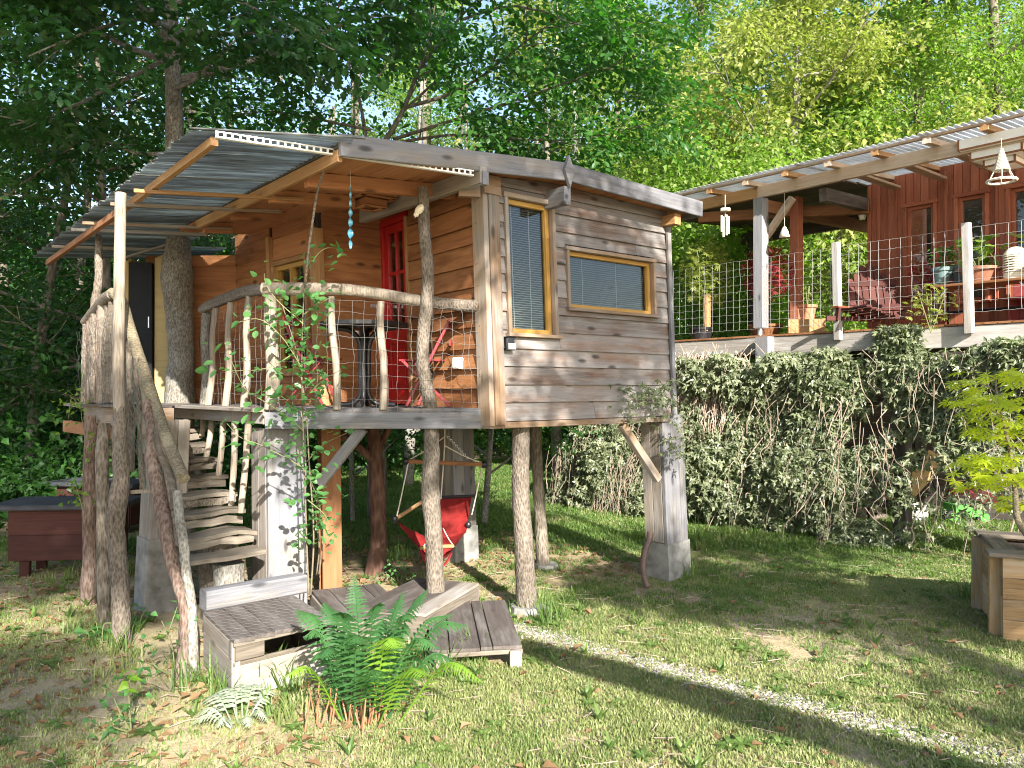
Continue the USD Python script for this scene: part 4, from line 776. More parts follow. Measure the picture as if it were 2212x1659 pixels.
for t0, t1 in ((-0.6, 1.44), (1.443, 3.4), (3.403, 6.6)): board(CB, 'deck_beam', E(t0, 0.03, TZ - 0.145), E(t1, 0.03, TZ - 0.145), 0.06, 0.235, W_DECKB, c=0.006, warp=0.003)
t = -0.6
while t < 6.6:
    board(CB, 'deck_plank', E(t + 0.0675, -0.012, TZ - 0.013), E(t + 0.0675, 3.2 if t < 2.3 else 1.42, TZ - 0.013), 0.128, 0.024, W_BROWN, c=0.003); t += 0.135
board(CB, 'deck_beam', E(-0.6, 1.7, TZ - 0.14), E(6.6, 1.7, TZ - 0.14), 0.08, 0.2, W_DARK); board(CB, 'deck_beam', E(-0.6, 3.15, TZ - 0.14), E(2.4, 3.15, TZ - 0.14), 0.08, 0.2, W_DARK)
for t in (0.3, 1.6, 3.4, 5.0): board(CB, 'deck_joist', E(t, 0.07, TZ - 0.12), E(t, 3.1, TZ - 0.12), 0.07, 0.18, W_DARK)
board(CB, 'deck_post', E(1.57, -0.03, 0), E(1.57, -0.03, TZ - 0.03), 0.22, 0.20, W_GREY, up=(0.6, -0.78, 0), c=0.006)
for t, s in ((0.2, 0.15), (3.3, 0.15), (5.2, 0.15), (0.3, 3.0), (2.3, 3.0), (4.2, 2.9)): board(CB, 'deck_post', E(t, s, 0), E(t, s, TZ - 0.265), 0.16, 0.16, W_DARK, up=(0.6, -0.78, 0))
# roof
def rzt(s): return 4.70 + 0.06 * (s + 0.3)
ed = sub(CB, 'eaves')
for t0, t1, m in ((-0.9, 1.44, W_NEW), (1.443, 6.8, W_EAVE)): board(ed, 'eave_beam', E(t0, 0.0, 4.575), E(t1, 0.0, 4.575), 0.08, 0.155, m, c=0.006)
k = -2
while 0.83 + 0.59 * k < 6.7:
    t = 0.83 + 0.59 * k; board(ed, 'rafter', E(t, -0.30, 4.662), E(t, 3.6, 4.662 + .06 * 3.9), 0.085, 0.062, W_EAVE if k % 2 else W_NEW, c=0.004); k += 1
    if t > 2.2: board(ed, 'wall_block', E(t + 0.1, 0.10, 4.60), E(t + 0.1, 1.30, 4.60), 0.12, 0.035, W_EAVE)
for s in (-0.24, 1.0, 2.2): board(ed, 'batten', E(-0.9, s, rzt(s) + 0.012), E(6.8, s, rzt(s) + 0.012), 0.05, 0.03, W_EAVE)
CLEAR = look('clear_corrugated', {'tc': ('texture_coordinate', {}), 'n': ('noise_texture', {'scale': 3.0, 'detail': 4}), 'r': ('rgb_ramp', {'ramp': [(0.3, (0.45, 0.43, 0.38)), (0.7, (0.75, 0.74, 0.70))]}),
    'p': ('principled_bsdf', {'roughness': 0.4}), 't': ('translucent_bsdf', {}), 'c': ('mix_closure', {'fac': 0.65})},
    [('tc.object', 'n.vector'), ('n.fac', 'r.fac'), ('r.color', 'p.base_color'), ('r.color', 't.color'), ('p.BSDF', 'c.closure1'), ('t.BSDF', 'c.closure2')], surface='c.closure')
def csheet(t0, t1, s0, s1, lift):
    ts = np.arange(t0, t1, 0.0127); ss = np.linspace(s0, s1, 3); v = []
    for t in ts:
        for s in ss: v.append(E(t, s, rzt(s) + lift + 0.012 * math.cos(2 * math.pi * t / 0.076)))
    f = []
    for i in range(len(ts) - 1):
        for j in range(2): a = i * 3 + j; f += [(a, a + 1, a + 4), (a, a + 4, a + 3)]
    return np.array(v), np.array(f)
for i in range(5): part(CB, 'roof_sheet', csheet(-0.95 + 1.55 * i, -0.95 + 1.55 * (i + 1) + 0.1, -0.34, 3.7, 0.045 + 0.003 * (i % 2)), CLEAR, smooth=True)
# terrace ceiling and its dark timbers
for i in range(9): board(CB, 'ceiling_board', E(-0.85, 0.55 + 0.35 * i, 4.645 + .06 * (.55 + .35 * i)), E(2.28, 0.55 + 0.35 * i, 4.645 + .06 * (.55 + .35 * i)), 0.345, 0.018, W_DARK, c=0.002)
mp = sub(CB, 'terrace_post')
board(mp, 'post', E(1.44, 0.04, TZ + 0.10), E(1.44, 0.04, 4.495), 0.15, 0.15, W_GREY, up=(0.632, -0.775, 0), c=0.008)
part(mp, 'foot_pin', tube([E(1.44, 0.02, TZ), E(1.44, 0.02, TZ + 0.12)], 0.035, 10), STEEL, smooth=40)
board(CB, 'terrace_post', E(1.55, 0.75, TZ), E(1.55, 0.75, 4.6), 0.13, 0.13, W_RED, up=(0.632, -0.775, 0))
for t in (-0.7, 2.2): board(CB, 'terrace_post', E(t, 3.0, TZ), E(t, 3.0, 4.75), 0.12, 0.12, W_DARK, up=(0.632, -0.775, 0))
board(CB, 'cross_beam', E(1.44, 0.10, 4.40), E(1.44, 3.4, 4.50), 0.10, 0.17, W_BROWN)
board(CB, 'cross_beam', E(2.26, 0.2, 4.42), E(2.26, 3.4, 4.5), 0.10, 0.17, W_DARK)
board(CB, 'cross_beam', E(-0.9, 3.0, 4.62), E(2.3, 3.0, 4.62), 0.10, 0.2, W_DARK)
board(CB, 'cross_beam', E(0.2, 0.3, 4.47), E(2.3, 1.35, 4.40), 0.09, 0.15, W_BROWN)
board(CB, 'brace', E(1.44, 0.16, 3.98), E(1.85, 0.16, 4.45), 0.08, 0.09, W_EAVE, up=(0.775, 0.632, 0))
# red wall of upright boards
WO = E(2.32, 1.4, 0); MCB = np.eye(4); MCB[:3, 0] = (*EM, 0); MCB[:3, 1] = (0, 0, 1); MCB[:3, 2] = (-EA[0], -EA[1], 0); MCB[:3, 3] = WO
wins = [(0.445, 0.88, 3.13, 4.32), (1.09, 1.50, 3.0, 4.33), (1.69, 2.25, 3.0, 4.33)]
cw = sub(CB, 'front_wall')
full = sbox(0, TZ, 4.3, 4.78)
core = full
for w in wins: core = core.difference(sbox(w[0] + .03, w[2] + .03, w[1] - .03, w[3] - .03))
part(cw, 'wall_core', panel(core, -0.07, -0.004), DIM, M=MCB)
x = 0.0; xs = []
while x < 4.2: w = rnd.choice((0.105, 0.12, 0.085)); xs.append((x, x + w)); x += w + 0.004
siding(cw, MCB, full, [sbox(w[0] - .002, w[2] - .032, w[1] + .002, w[3] + .06) for w in wins], xs, [W_RED], tilt=0.0, th=0.02, vertical=True, name='wall_board')
x0 = 0.0
for i, (a, b) in enumerate(xs[:-1]):
    if i % 2 == 0 and not any(w[0] - .03 < b < w[1] + .03 for w in wins): local_box(cw, 'cover_strip', MCB, b - 0.018, b + 0.022, TZ, 4.7, 0.0235, 0.040, W_RED)
for w in wins: window(CB, 'cabin_window', MCB, *w, 0.045, 0.04, W_RED, W_RED, proud=0.06, depth=0.04, blind=False)
local_box(CB, 'corner_board', MCB, -0.055, -0.002, TZ, 4.72, -0.10, 0.035, W_RED)
part(CB, 'end_wall', trimesh.Trimesh(*[np.array(x) for x in ([E(2.32, 1.47, TZ), E(2.32, 3.4, TZ), E(2.32, 3.4, 4.8), E(2.32, 1.47, 4.75), E(2.38, 1.47, TZ), E(2.38, 3.4, TZ), E(2.38, 3.4, 4.8), E(2.38, 1.47, 4.75)], [(0, 1, 2), (0, 2, 3), (4, 6, 5), (4, 7, 6), (0, 4, 5), (0, 5, 1), (1, 5, 6), (1, 6, 2), (3, 2, 6), (3, 6, 7), (0, 3, 7), (0, 7, 4)])], process=False), W_RED)
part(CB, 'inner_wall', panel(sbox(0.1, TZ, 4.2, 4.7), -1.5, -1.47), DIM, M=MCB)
# rail posts and wire
MESHW = plain('mesh_wire', (0.36, 0.36, 0.35), rough=0.5, metal=0.2)
rl = thing('terrace_railing', 'white rail posts with square wire mesh along the raised terrace', 'railing', E(2.6, 0, TZ))
PALEP = wood('pale_post', [(0.2, (0.22, 0.205, 0.19)), (0.5, (0.36, 0.345, 0.325)), (0.85, (0.46, 0.445, 0.425))], knots=0.4, weather=(0.25, 0.22, 0.19), wamt=0.4)
for t in (2.61, 4.13, 5.75): board(rl, 'post', E(t, -0.055, 2.50), E(t - 0.03, -0.055, 3.72), 0.085, 0.085, PALEP, up=(0.6, -0.78, 0), c=0.007)
part(rl, 'wire_mesh', wire_net(E(-0.5, -0.03, 2.70), E(2.6, -0.03, 2.70), E(2.6, -0.03, 3.66), E(-0.5, -0.03, 3.66), 26, 9, r=0.0020, wav=0.002), MESHW, kind='stuff')
part(rl, 'wire_mesh', wire_net(E(2.62, -0.05, 2.74), E(6.4, -0.05, 2.74), E(6.4, -0.05, 3.66), E(2.62, -0.05, 3.66), 30, 8, r=0.0022, wav=0.002), MESHW, kind='stuff')
# hanging things
ln = thing('paper_lantern', 'white stepped lantern with dark wooden edges under the terrace eaves', 'lantern', P(2160, 330, 8.6))
LPAP = plain('lantern_paper', (0.80, 0.79, 0.76), rough=0.8, var=0.02)
lc = P(2172, 328, 8.75)
for i, (w, h0, h1) in enumerate(((0.34, 0.02, 0.14), (0.25, -0.09, 0.018), (0.15, -0.17, -0.092))):
    for k in range(4):
        a = k * np.pi / 2 + math.atan2(EM[1], EM[0]); d = np.array([math.cos(a), math.sin(a), 0]); e = np.array([-d[1], d[0], 0])
        board(ln, 'shade_panel', lc + d * w + e * -w + (0, 0, (h0 + h1) / 2), lc + d * w + e * w + (0, 0, (h0 + h1) / 2), 0.006, h1 - h0, LPAP, c=0.001)
        board(ln, 'edge_strip', lc + d * (w + .004) + e * -w + (0, 0, h0 + .01), lc + d * (w + .004) + e * w + (0, 0, h0 + .01), 0.014, 0.022, W_BROWN)
        board(ln, 'corner_strip', lc + d * (w + .004) + e * w + (0, 0, h0), lc + d * (w + .004) + e * w + (0, 0, h1 + .005), 0.02, 0.02, W_BROWN)
    part(ln, 'shade_panel', trimesh.creation.box((2 * w - .02, 2 * w - .02, 0.005), transform=trimesh.transformations.translation_matrix(lc + (0, 0, h0 + .006)) @ trimesh.transformations.rotation_matrix(math.atan2(EM[1], EM[0]), (0, 0, 1))), LPAP)
wk = thing('wicker_hanger', 'small cone of woven twigs hanging in front of the white lantern', 'ornament', P(2165, 360, 8.2))
for j in range(15): z = 322 + j * 3.2; part(wk, 'twig_ring', tube(xz_ring(P(2165, z, 8.2)[:2], 0.012 + 0.0045 * j, P(2165, z, 8.2)[2], 12), 0.008, 4, caps=False), ROPE)
for j in range(6):
    a = j * 1.047; q = P(2165, 366, 8.2); part(wk, 'twig', tube([q + (.07 * math.cos(a), .07 * math.sin(a), 0), q + (.12 * math.cos(a), .12 * math.sin(a), -.10)], 0.004, 4), ROPE)
part(wk, 'twig_ring', tube(xz_ring(P(2165, 390, 8.2)[:2], 0.135, P(2165, 390, 8.2)[2], 18), 0.014, 5, caps=False), ROPE)
part(wk, 'cord', tube([P(2165, 298, 8.2), P(2165, 324, 8.2)], 0.004, 4), ROPE)
wcm = thing('wind_chime', 'bamboo wind chime hanging at the left end of the terrace eaves', 'wind chime', P(1567, 470, 10.9))
for dx, l0, l1 in ((-8, 465, 500), (-4, 468, 512), (3, 464, 508), (8, 467, 505)): part(wcm, 'bamboo_tube', tube([P(1567 + dx, l0, 10.9), P(1567 + dx, l1, 10.9)], 0.014, 8), ROPE)
part(wcm, 'top_disc', tube([P(1567, 450, 10.9), P(1567, 456, 10.9)], 0.07, 12), ROPE); part(wcm, 'cord', tube([P(1567, 420, 10.9), P(1567, 468, 10.9)], 0.004, 4), ROPE)
bl_ = thing('hanging_bell', 'little straw bell hanging in the open part of the terrace', 'bell', P(1695, 502, 10.6))
part(bl_, 'bell', tube([P(1695, 490, 10.6), P(1695, 500, 10.6), P(1695, 512, 10.6)], [0.02, 0.05, 0.07], 12), ROPE, smooth=True); part(bl_, 'cord', tube([P(1695, 415, 10.6), P(1695, 491, 10.6)], 0.004, 4), ROPE)
wlp = thing('wall_lamp', 'old porch lantern lamp beside the red wall, under the dark terrace ceiling', 'lamp', P(1864, 462, 11.2))
part(wlp, 'shade', tube([P(1864, 452, 11.2), P(1864, 458, 11.2), P(1864, 474, 11.2)], [0.05, 0.075, 0.04], 8), plain('lamp_glass', (0.55, 0.55, 0.5), rough=0.2)); part(wlp, 'bracket', tube([P(1884, 440, 11.1), P(1866, 436, 11.2), P(1864, 452, 11.2)], 0.012, 6, 10), BLACK)
# chair, bench, table and pots on the terrace
ad = thing('deck_chair', 'dark red plank lounge chair with scalloped high back on the terrace', 'chair', E(3.0, 0.75, TZ))
WCH = wood('chair_red_wood', [(0.2, (0.03, 0.010, 0.008)), (0.5, (0.062, 0.018, 0.014)), (0.85, (0.10, 0.032, 0.025))], knots=0.1)
bx = P(1893, 690, 9.95); rt = np.array([0.80, -0.15, 0]); rt /= np.linalg.norm(rt); bk = np.array([0.12, 0.55, 1.0])
hts = (0.60, 0.68, 0.80, 0.84, 0.80, 0.68, 0.60)
for i, h in enumerate(hts):
    o = bx + rt * (i - 3) * 0.083; M, l_ = frame(o, o + bk / np.linalg.norm(bk) * h * 1.05, up=(0, -1, 0.4))
    sh = sbox(-l_ / 2, -0.040, l_ / 2 - .04, 0.040).union(Polygon([(l_ / 2 - .042, -.040), (l_ / 2 - .012, -.030), (l_ / 2, 0), (l_ / 2 - .012, .030), (l_ / 2 - .042, .040)]))
    part(ad, 'back_plank', panel(sh.buffer(0), -0.01, 0.01), WCH, M=M)
for z in (0.18, 0.55): o = bx + bk / np.linalg.norm(bk) * z + (0, -.03, 0); board(ad, 'back_rail', o - rt * .29, o + rt * .29, 0.02, 0.07, WCH)
for i in range(6): o = bx + np.array([-0.08 * i - .03, -0.05 * i, 0.02 + 0.02 * i]); board(ad, 'seat_slat', o - np.array([.0, -.25, 0]), o + np.array([.12, -.25, 0]), 0.075, 0.02, WCH)
for q0, q1 in (((1803, 663, 9.9), (1882, 668, 10.2)), ((1850, 672, 9.7), (1960, 668, 9.6))): board(ad, 'armrest', P(*q0), P(*q1), 0.12, 0.022, WCH if q0[0] > 1810 else W_RED)
for q0, q1 in (((1812, 664, 9.9), (1808, 692, 9.9)), ((1868, 668, 10.1), (1862, 694, 10.1)), ((1955, 668, 9.6), (1950, 690, 9.6)), ((1785, 688, 9.9), (1900, 690, 10.0))): board(ad, 'leg', P(*q0), P(*q1), 0.03, 0.06, WCH)
bn = thing('plant_bench', 'plank-topped metal plant bench with lower mesh shelf on the terrace', 'bench', E(3.95, 0.6, TZ))
bz = 3.10; tE = lambda t, s, z: E(t, s, z)
for s in (0.40, 0.53, 0.66): board(bn, 'top_plank', tE(3.55, s, bz), tE(4.65, s, bz), 0.12, 0.03, W_BROWN)
for t in (3.6, 4.6):
    for s in (0.38, 0.70): part(bn, 'leg', tube([tE(t, s, TZ), tE(t, s, bz - .02)], 0.012, 6), DARKPAINT)
    part(bn, 'scroll', tube([tE(t, .38, bz - .03), tE(t, .38, bz - .16) , tE(t - .12 * (1 if t > 4 else -1), .38, bz - .03)], 0.010, 6, 12), STEEL)
sh = [tube([tE(3.6, s, 2.80), tE(4.6, s, 2.80)], 0.005, 4) for s in np.linspace(.40, .68, 6)] + [tube([tE(t, .40, 2.80), tE(t, .68, 2.80)], 0.005, 4) for t in np.linspace(3.6, 4.6, 16)]
part(bn, 'mesh_shelf', cat_(sh), DARKPAINT, kind='stuff')
rb = thing('red_bench', 'solid plum red wooden bench behind the white post at the right edge', 'bench', E(4.6, 1.1, TZ))
PLUM = plain('plum_paint', (0.22, 0.05, 0.05), rough=0.5, var=0.1)
for i in range(5): board(rb, 'back_board', E(4.25 + .2 * i, 1.18, TZ + 0.02), E(4.25 + .2 * i, 1.18, TZ + 0.60 + (.06 if i == 1 else 0)), 0.195, 0.025, PLUM, up=(0.775, 0.632, 0))
board(rb, 'seat', E(4.15, 1.0, TZ + .32), E(5.15, 1.0, TZ + .32), 0.33, 0.03, PLUM)
for t in (4.2, 5.1): board(rb, 'side_board', E(t, .87, TZ + .16), E(t, 1.16, TZ + .16), 0.025, 0.3, PLUM)
rt_ = thing('garden_table', 'dark red table with thick edge, cut by the right edge of the photo', 'table', E(4.9, 0.45, TZ))
board(rt_, 'table_top', E(4.62, 0.55, 3.28), E(5.4, 0.55, 3.28), 0.5, 0.05, WCH, c=0.012)
for t in (4.72, 5.3):
    for s in (.36, .74): board(rt_, 'leg', E(t, s, TZ), E(t, s, 3.252), 0.07, 0.07, WCH, up=(0.6, -.78, 0))
def pot(name, label, c, r0, r1, h, m, cat='pot', rim=True, group=None, ribs=0):
    t = thing(name, label, cat, c, group)
    n = 26; a = np.linspace(0, 2 * np.pi, n, endpoint=False); v = []; f = []
    prof = [(r0 * .98, 0), (r0, 0.004), (r0 + (r1 - r0) * .8, h * .8), (r1 * (1.06 if rim else 1), h * .805), (r1 * (1.08 if rim else 1.02), h), (r1 * .92, h), (r1 * .9, h * .85)]
    for r, z in prof: v += [(c[0] + r * math.cos(x), c[1] + r * math.sin(x), c[2] + z) for x in a]
    for i in range(len(prof) - 1):
        for j in range(n): p, q = i * n + j, i * n + (j + 1) % n; f += [(p, q, q + n), (p, q + n, p + n)]
    part(t, 'vessel', (np.array(v), np.array(f)), m, smooth=35)
    part(t, 'soil', trimesh.creation.cylinder(r1 * .9, 0.01, sections=20, transform=trimesh.transformations.translation_matrix((c[0], c[1], c[2] + h * .84))), SOIL)
    return t
SOIL = plain('potting_soil', (0.045, 0.03, 0.02), rough=0.95, var=0.3, scale=60)
CLAY = plain('brown_clay', (0.23, 0.095, 0.055), rough=0.6, var=0.2)
bkq = thing('wood_block', 'pale squared log used as a pot stand on the terrace', 'block', E(1.95, 0.35, TZ))
board(bkq, 'log', E(1.78, 0.16, TZ + .095), E(2.16, 0.42, TZ + .095), 0.30, 0.19, W_NEW, c=0.01)
pot('flower_pot', 'terracotta pot standing on the pale wood block', (*E(1.98, 0.30, 0)[:2], TZ + .19), 0.085, 0.12, 0.20, TERRA)
pot('flower_pot', 'wide brown tub behind the main terrace post', E(1.3, 0.35, TZ), 0.16, 0.24, 0.17, W_BROWN, rim=False)
pot('flower_pot', 'black plastic nursery pot at the left end of the terrace', E(0.30, 0.22, TZ), 0.14, 0.17, 0.18, BLACK)
pot('flower_pot', 'teal glazed pot on the plant bench', (*E(3.62, 0.5, 0)[:2], bz + .015), 0.075, 0.115, 0.22, plain('teal_glaze', (0.11, 0.17, 0.17), rough=0.3))
pot('flower_pot', 'dark grey pot beside the teal one on the plant bench', (*E(3.80, 0.6, 0)[:2], bz + .015), 0.09, 0.12, 0.24, plain('grey_glaze', (0.07, 0.075, 0.08), rough=0.4))
pot('flower_pot', 'wide brown bowl with scalloped leaf plant on the bench', (*E(4.02, 0.5, 0)[:2], bz + .015), 0.14, 0.22, 0.17, CLAY)
ct = thing('ribbed_lantern', 'cream ribbed ceramic lantern on the bench right of the white post', 'lantern', (*E(4.40, 0.5, 0)[:2], bz + .015))
lc = np.array([*E(4.40, 0.5, 0)[:2], bz + .015])
part(ct, 'base', tube([lc, lc + (0, 0, .07)], [.115, .125], 20), CREAM, smooth=40)
for j in range(7): part(ct, 'rib', tube(xz_ring(lc[:2], 0.122, lc[2] + .085 + .028 * j, 20), 0.008, 5, caps=False), CREAM)
part(ct, 'core', tube([lc + (0, 0, .07), lc + (0, 0, .27)], .09, 14), plain('lantern_core', (0.3, 0.28, 0.22)))
part(ct, 'lid', tube([lc + (0, 0, .27), lc + (0, 0, .29), lc + (0, 0, .34), lc + (0, 0, .36)], [.125, .12, .085, .05], 20), CREAM, smooth=40)
stk = thing('wooden_stake', 'square pale stake standing in the black pot at the left end of the terrace', 'stake', E(0.30, 0.25, TZ + .1))
board(stk, 'stake', E(0.42, 0.20, TZ + 0.12), E(0.42, 0.20, TZ + 0.66), 0.09, 0.07, W_NEW, up=(.6, -.78, 0))
# ================================================================ under the terrace
ub = thing('retaining_wall', 'dark board wall at the back of the space under the terrace', 'wall', E(3, 3.0, 0))
for i in range(9): board(ub, 'board', E(-0.5, 2.95, 0.14 + .27 * i), E(6.8, 2.95, 0.14 + .27 * i), 0.03, 0.265, W_DARK)
cb = thing('cardboard_box', 'tilted yellow cardboard box among the creepers under the terrace', 'box', P(1985, 1040, 9.9))
CARD = plain('cardboard', (0.33, 0.23, 0.10), rough=0.85, var=0.12)
q = [P(1942, 1050, 9.9), P(1995, 995, 9.9), P(2030, 1015, 10.1), P(1978, 1072, 10.1)]
dn = np.array([-0.05, 0.16, -0.10])
v = np.array(q + [x + dn * 1.6 for x in q]); part(cb, 'carton', trimesh.Trimesh(v, [(0, 1, 2), (0, 2, 3), (4, 6, 5), (4, 7, 6), (0, 4, 5), (0, 5, 1), (1, 5, 6), (1, 6, 2), (2, 6, 7), (2, 7, 3), (3, 7, 4), (3, 4, 0)], process=False), CARD)
part(cb, 'flap', trimesh.Trimesh([q[1], q[2], q[2] + np.array([0.05, -.03, 0.14]), q[1] + np.array([0.05, -.03, 0.14])], [(0, 1, 2), (0, 2, 3)], process=False), CARD)
pot('bucket', 'pale grey bucket on the ground under the terrace', (*G(1980, 1128)[:2], 0), 0.13, 0.16, 0.26, plain('bucket_grey', (0.45, 0.44, 0.42), rough=0.5), cat='bucket', rim=True)
mw = thing('lawn_mower', 'green lawn mower with round wheel parked under the terrace', 'lawn mower', (*G(2100, 1136)[:2], 0))
gm = plain('mower_green', (0.06, 0.24, 0.04), rough=0.35); mo = G(2100, 1136)
part(mw, 'deck', trimesh.creation.box((0.40, 0.5, 0.16), transform=trimesh.transformations.translation_matrix(mo + (0, .3, .2))), gm)
part(mw, 'engine', tube([mo + (0, .3, .28), mo + (0, .3, .36), mo + (0, .3, .40)], [.15, .14, .08], 16), BLACK, smooth=40)
for dx, dy in ((-.22, .1), (.22, .1), (-.22, .5), (.22, .5)):
    wq = sub(mw, 'wheel'); a = mo + (dx, dy, .1); part(wq, 'tyre', tube([a + (0, -.02, 0), a + (0, .03, 0)], .10, 20), BLACK); part(wq, 'hub', tube([a + (0, -.026, 0), a + (0, -.021, 0)], .065, 16), gm)
board(mw, 'handle', mo + (-.15, .5, .25), mo + (-.15, 1.1, .9), .025, .025, BLACK); board(mw, 'handle', mo + (.15, .5, .25), mo + (.15, 1.1, .9), .025, .025, BLACK)
for i in range(9):
    q = G(1862 + (i % 5) * 13, 1128, 0); lgt = thing('firewood_log', 'split firewood log in the low pile under the terrace', 'log', (q[0], q[1] + .3, 0), 'firewood pile under the terrace')
    z = 0.06 + 0.10 * (i // 5); log(lgt, 'log', [q + (0, 0.02 + rnd.uniform(0, .08), z), q + (rnd.uniform(-.05, .05), 0.42, z)], [0.05, 0.053], BARK_PALE, sides=8, n=4)
# ================================================================ planter at the right edge
pl = thing('planter_box', 'tall weathered plank planter with wide top rim, cut by the right edge', 'planter', (4.0, 6.2, 0))
pc = np.array([3.68, 5.98]); pu = np.array([0.93, -0.37]); pv = np.array([0.37, 0.93])
pa = lambda a, b, z: (*(pc + pu * a + pv * b), z)
for i in range(4):
    z = 0.005 + 0.078 + 0.158 * i
    board(pl, 'front_board', pa(0.0, 0.0, z), pa(1.1, 0.0, z), 0.026, 0.155, W_PLANT, warp=0.002); board(pl, 'side_board', pa(0.013, 0.014, z), pa(0.013, 0.95, z), 0.026, 0.155, W_PLANT)
    board(pl, 'back_board', pa(0.0, 0.965, z), pa(1.1, 0.965, z), 0.026, 0.155, W_PLANT)
for a, b in ((-0.03, 0.10), (-0.03, 0.88)): board(pl, 'side_batten', pa(a, b, 0.0), pa(a, b, 0.63), 0.05, 0.09, W_PLANT, up=(.93, -.37, 0))
board(pl, 'top_rim', pa(-0.10, 0.03, 0.652), pa(1.15, 0.03, 0.652), 0.19, 0.035, W_TREAD, c=0.006); board(pl, 'top_rim', pa(0.05, 0.128, 0.652), pa(0.05, 0.80, 0.652), 0.15, 0.035, W_TREAD, c=0.006); board(pl, 'top_rim', pa(-0.04, 0.9, 0.652), pa(1.15, 0.9, 0.652), 0.19, 0.035, W_TREAD, c=0.006)
part(pl, 'soil', trimesh.Trimesh([pa(.03, .03, .60), pa(1.1, .03, .60), pa(1.1, .95, .60), pa(.03, .95, .60)], [(0, 1, 2), (0, 2, 3)], process=False), SOIL)
# ================================================================ ground
GROUND = look('yard_ground', {'g': ('geometry', {}), 'n1': ('noise_texture', {'scale': 0.55, 'detail': 5, 'roughness': 0.6}), 'n2': ('noise_texture', {'scale': 9.0, 'detail': 6, 'roughness': 0.7}), 'n3': ('noise_texture', {'scale': 70.0, 'detail': 4, 'roughness': 0.7}),
    'x': ('mix_float', {'fac': 0.45}), 'y': ('mix_float', {'fac': 0.4}),
    'r': ('rgb_ramp', {'ramp': [(0.28, (0.06, 0.040, 0.022)), (0.40, (0.16, 0.115, 0.07)), (0.50, (0.29, 0.235, 0.145)), (0.62, (0.36, 0.31, 0.195)), (0.75, (0.24, 0.235, 0.11))]}),
    'b': ('bump', {'strength': 0.8, 'distance': 0.02}), 'p': ('principled_bsdf', {'roughness': 0.95, 'specular_ior_level': 0.1})},
    [('g.position', 'n1.vector'), ('g.position', 'n2.vector'), ('g.position', 'n3.vector'), ('n1.fac', 'x.a'), ('n2.fac', 'x.b'), ('x.result', 'y.a'), ('n3.fac', 'y.b'), ('y.result', 'r.fac'), ('r.color', 'p.base_color'), ('n2.fac', 'b.height'), ('b.normal', 'p.normal')])
def gz(x, y):
    """A slightly uneven yard, level round the buildings, rising a little in the wood behind."""
    p = np.stack([np.asarray(x, float) * .5, np.asarray(y, float) * .5, np.zeros_like(np.asarray(x, float))], -1)
    far = np.clip((np.hypot(x, np.asarray(y) - 8) - 12) / 20, 0, 1)
    return (meshkit.fbm(p, 3, 3) - 0.5) * (0.05 + 0.5 * far) + 0.7 * far ** 2
def sheet_xy(x0, x1, y0, y1, nx, ny):
    xs, ys = np.linspace(x0, x1, nx), np.linspace(y0, y1, ny); X, Y = np.meshgrid(xs, ys); v = np.stack([X, Y, gz(X, Y)], -1).reshape(-1, 3)
    i, j = np.meshgrid(np.arange(ny - 1), np.arange(nx - 1), indexing='ij'); a = (i * nx + j).ravel()
    return v, np.vstack([np.stack([a, a + 1, a + nx + 1], 1), np.stack([a, a + nx + 1, a + nx], 1)])
gx = np.concatenate([np.linspace(-220, -14, 30), np.linspace(-13, 13, 120), np.linspace(14, 220, 30)]); gy = np.concatenate([np.linspace(-200, -6, 24), np.linspace(-5, 22, 130), np.linspace(23, 240, 40)])
X, Y = np.meshgrid(gx, gy); v = np.stack([X, Y, gz(X, Y)], -1).reshape(-1, 3); i, j = np.meshgrid(np.arange(len(gy) - 1), np.arange(len(gx) - 1), indexing='ij'); a = (i * len(gx) + j).ravel(); n = len(gx)
part(None, 'ground', (v, np.vstack([np.stack([a, a + 1, a + n + 1], 1), np.stack([a, a + n + 1, a + n], 1)])), GROUND, smooth=True, kind='structure')
# gravel path: a pale strip from the low platform past the bottom right corner
GRAV = look('gravel', {'g': ('geometry', {}), 'v': ('voronoi_texture', {'scale': 60.0}), 'r': ('rgb_ramp', {'ramp': [(0.0, (0.36, 0.325, 0.285)), (0.5, (0.25, 0.22, 0.19)), (1.0, (0.10, 0.085, 0.07))]}), 'h': ('hsv', {'saturation': 0.3}), 'b': ('bump', {'strength': 1.0, 'distance': 0.01, 'invert': True}), 'p': ('principled_bsdf', {'roughness': 0.9})},
    [('g.position', 'v.vector'), ('v.distance', 'r.fac'), ('r.color', 'p.base_color'), ('v.distance', 'b.height'), ('b.normal', 'p.normal')])
pathc = [G(1112, 1352), G(1250, 1392), G(1500, 1462), G(1800, 1540), G(2212, 1650), np.array([4.2, 2.6, 0])]
pc_ = spline(pathc, 60); pn = np.gradient(pc_, axis=0); pn = np.stack([-pn[:, 1], pn[:, 0], 0 * pn[:, 0]], 1); pn /= np.linalg.norm(pn, axis=1, keepdims=True)
pw_ = 0.062 + 0.018 * np.sin(np.arange(60) * .7) + nr.normal(0, .008, 60)
cols = [pc_ + pn * (pw_ * k)[:, None] for k in (-1, -.5, 0, .5, 1)]
v = np.stack(cols, 1).reshape(-1, 3); v[:, 2] = gz(v[:, 0], v[:, 1]) + 0.006
f = [];
for i in range(59):
    for j in range(4): a = i * 5 + j; f += [(a, a + 1, a + 6), (a, a + 6, a + 5)]
part(None, 'gravel_path', (v, np.array(f)), GRAV, smooth=True, kind='structure')
def on_path(p): return np.min(np.linalg.norm(p[:, None, :2] - pc_[None, :, :2], axis=2), axis=1) < 0.035
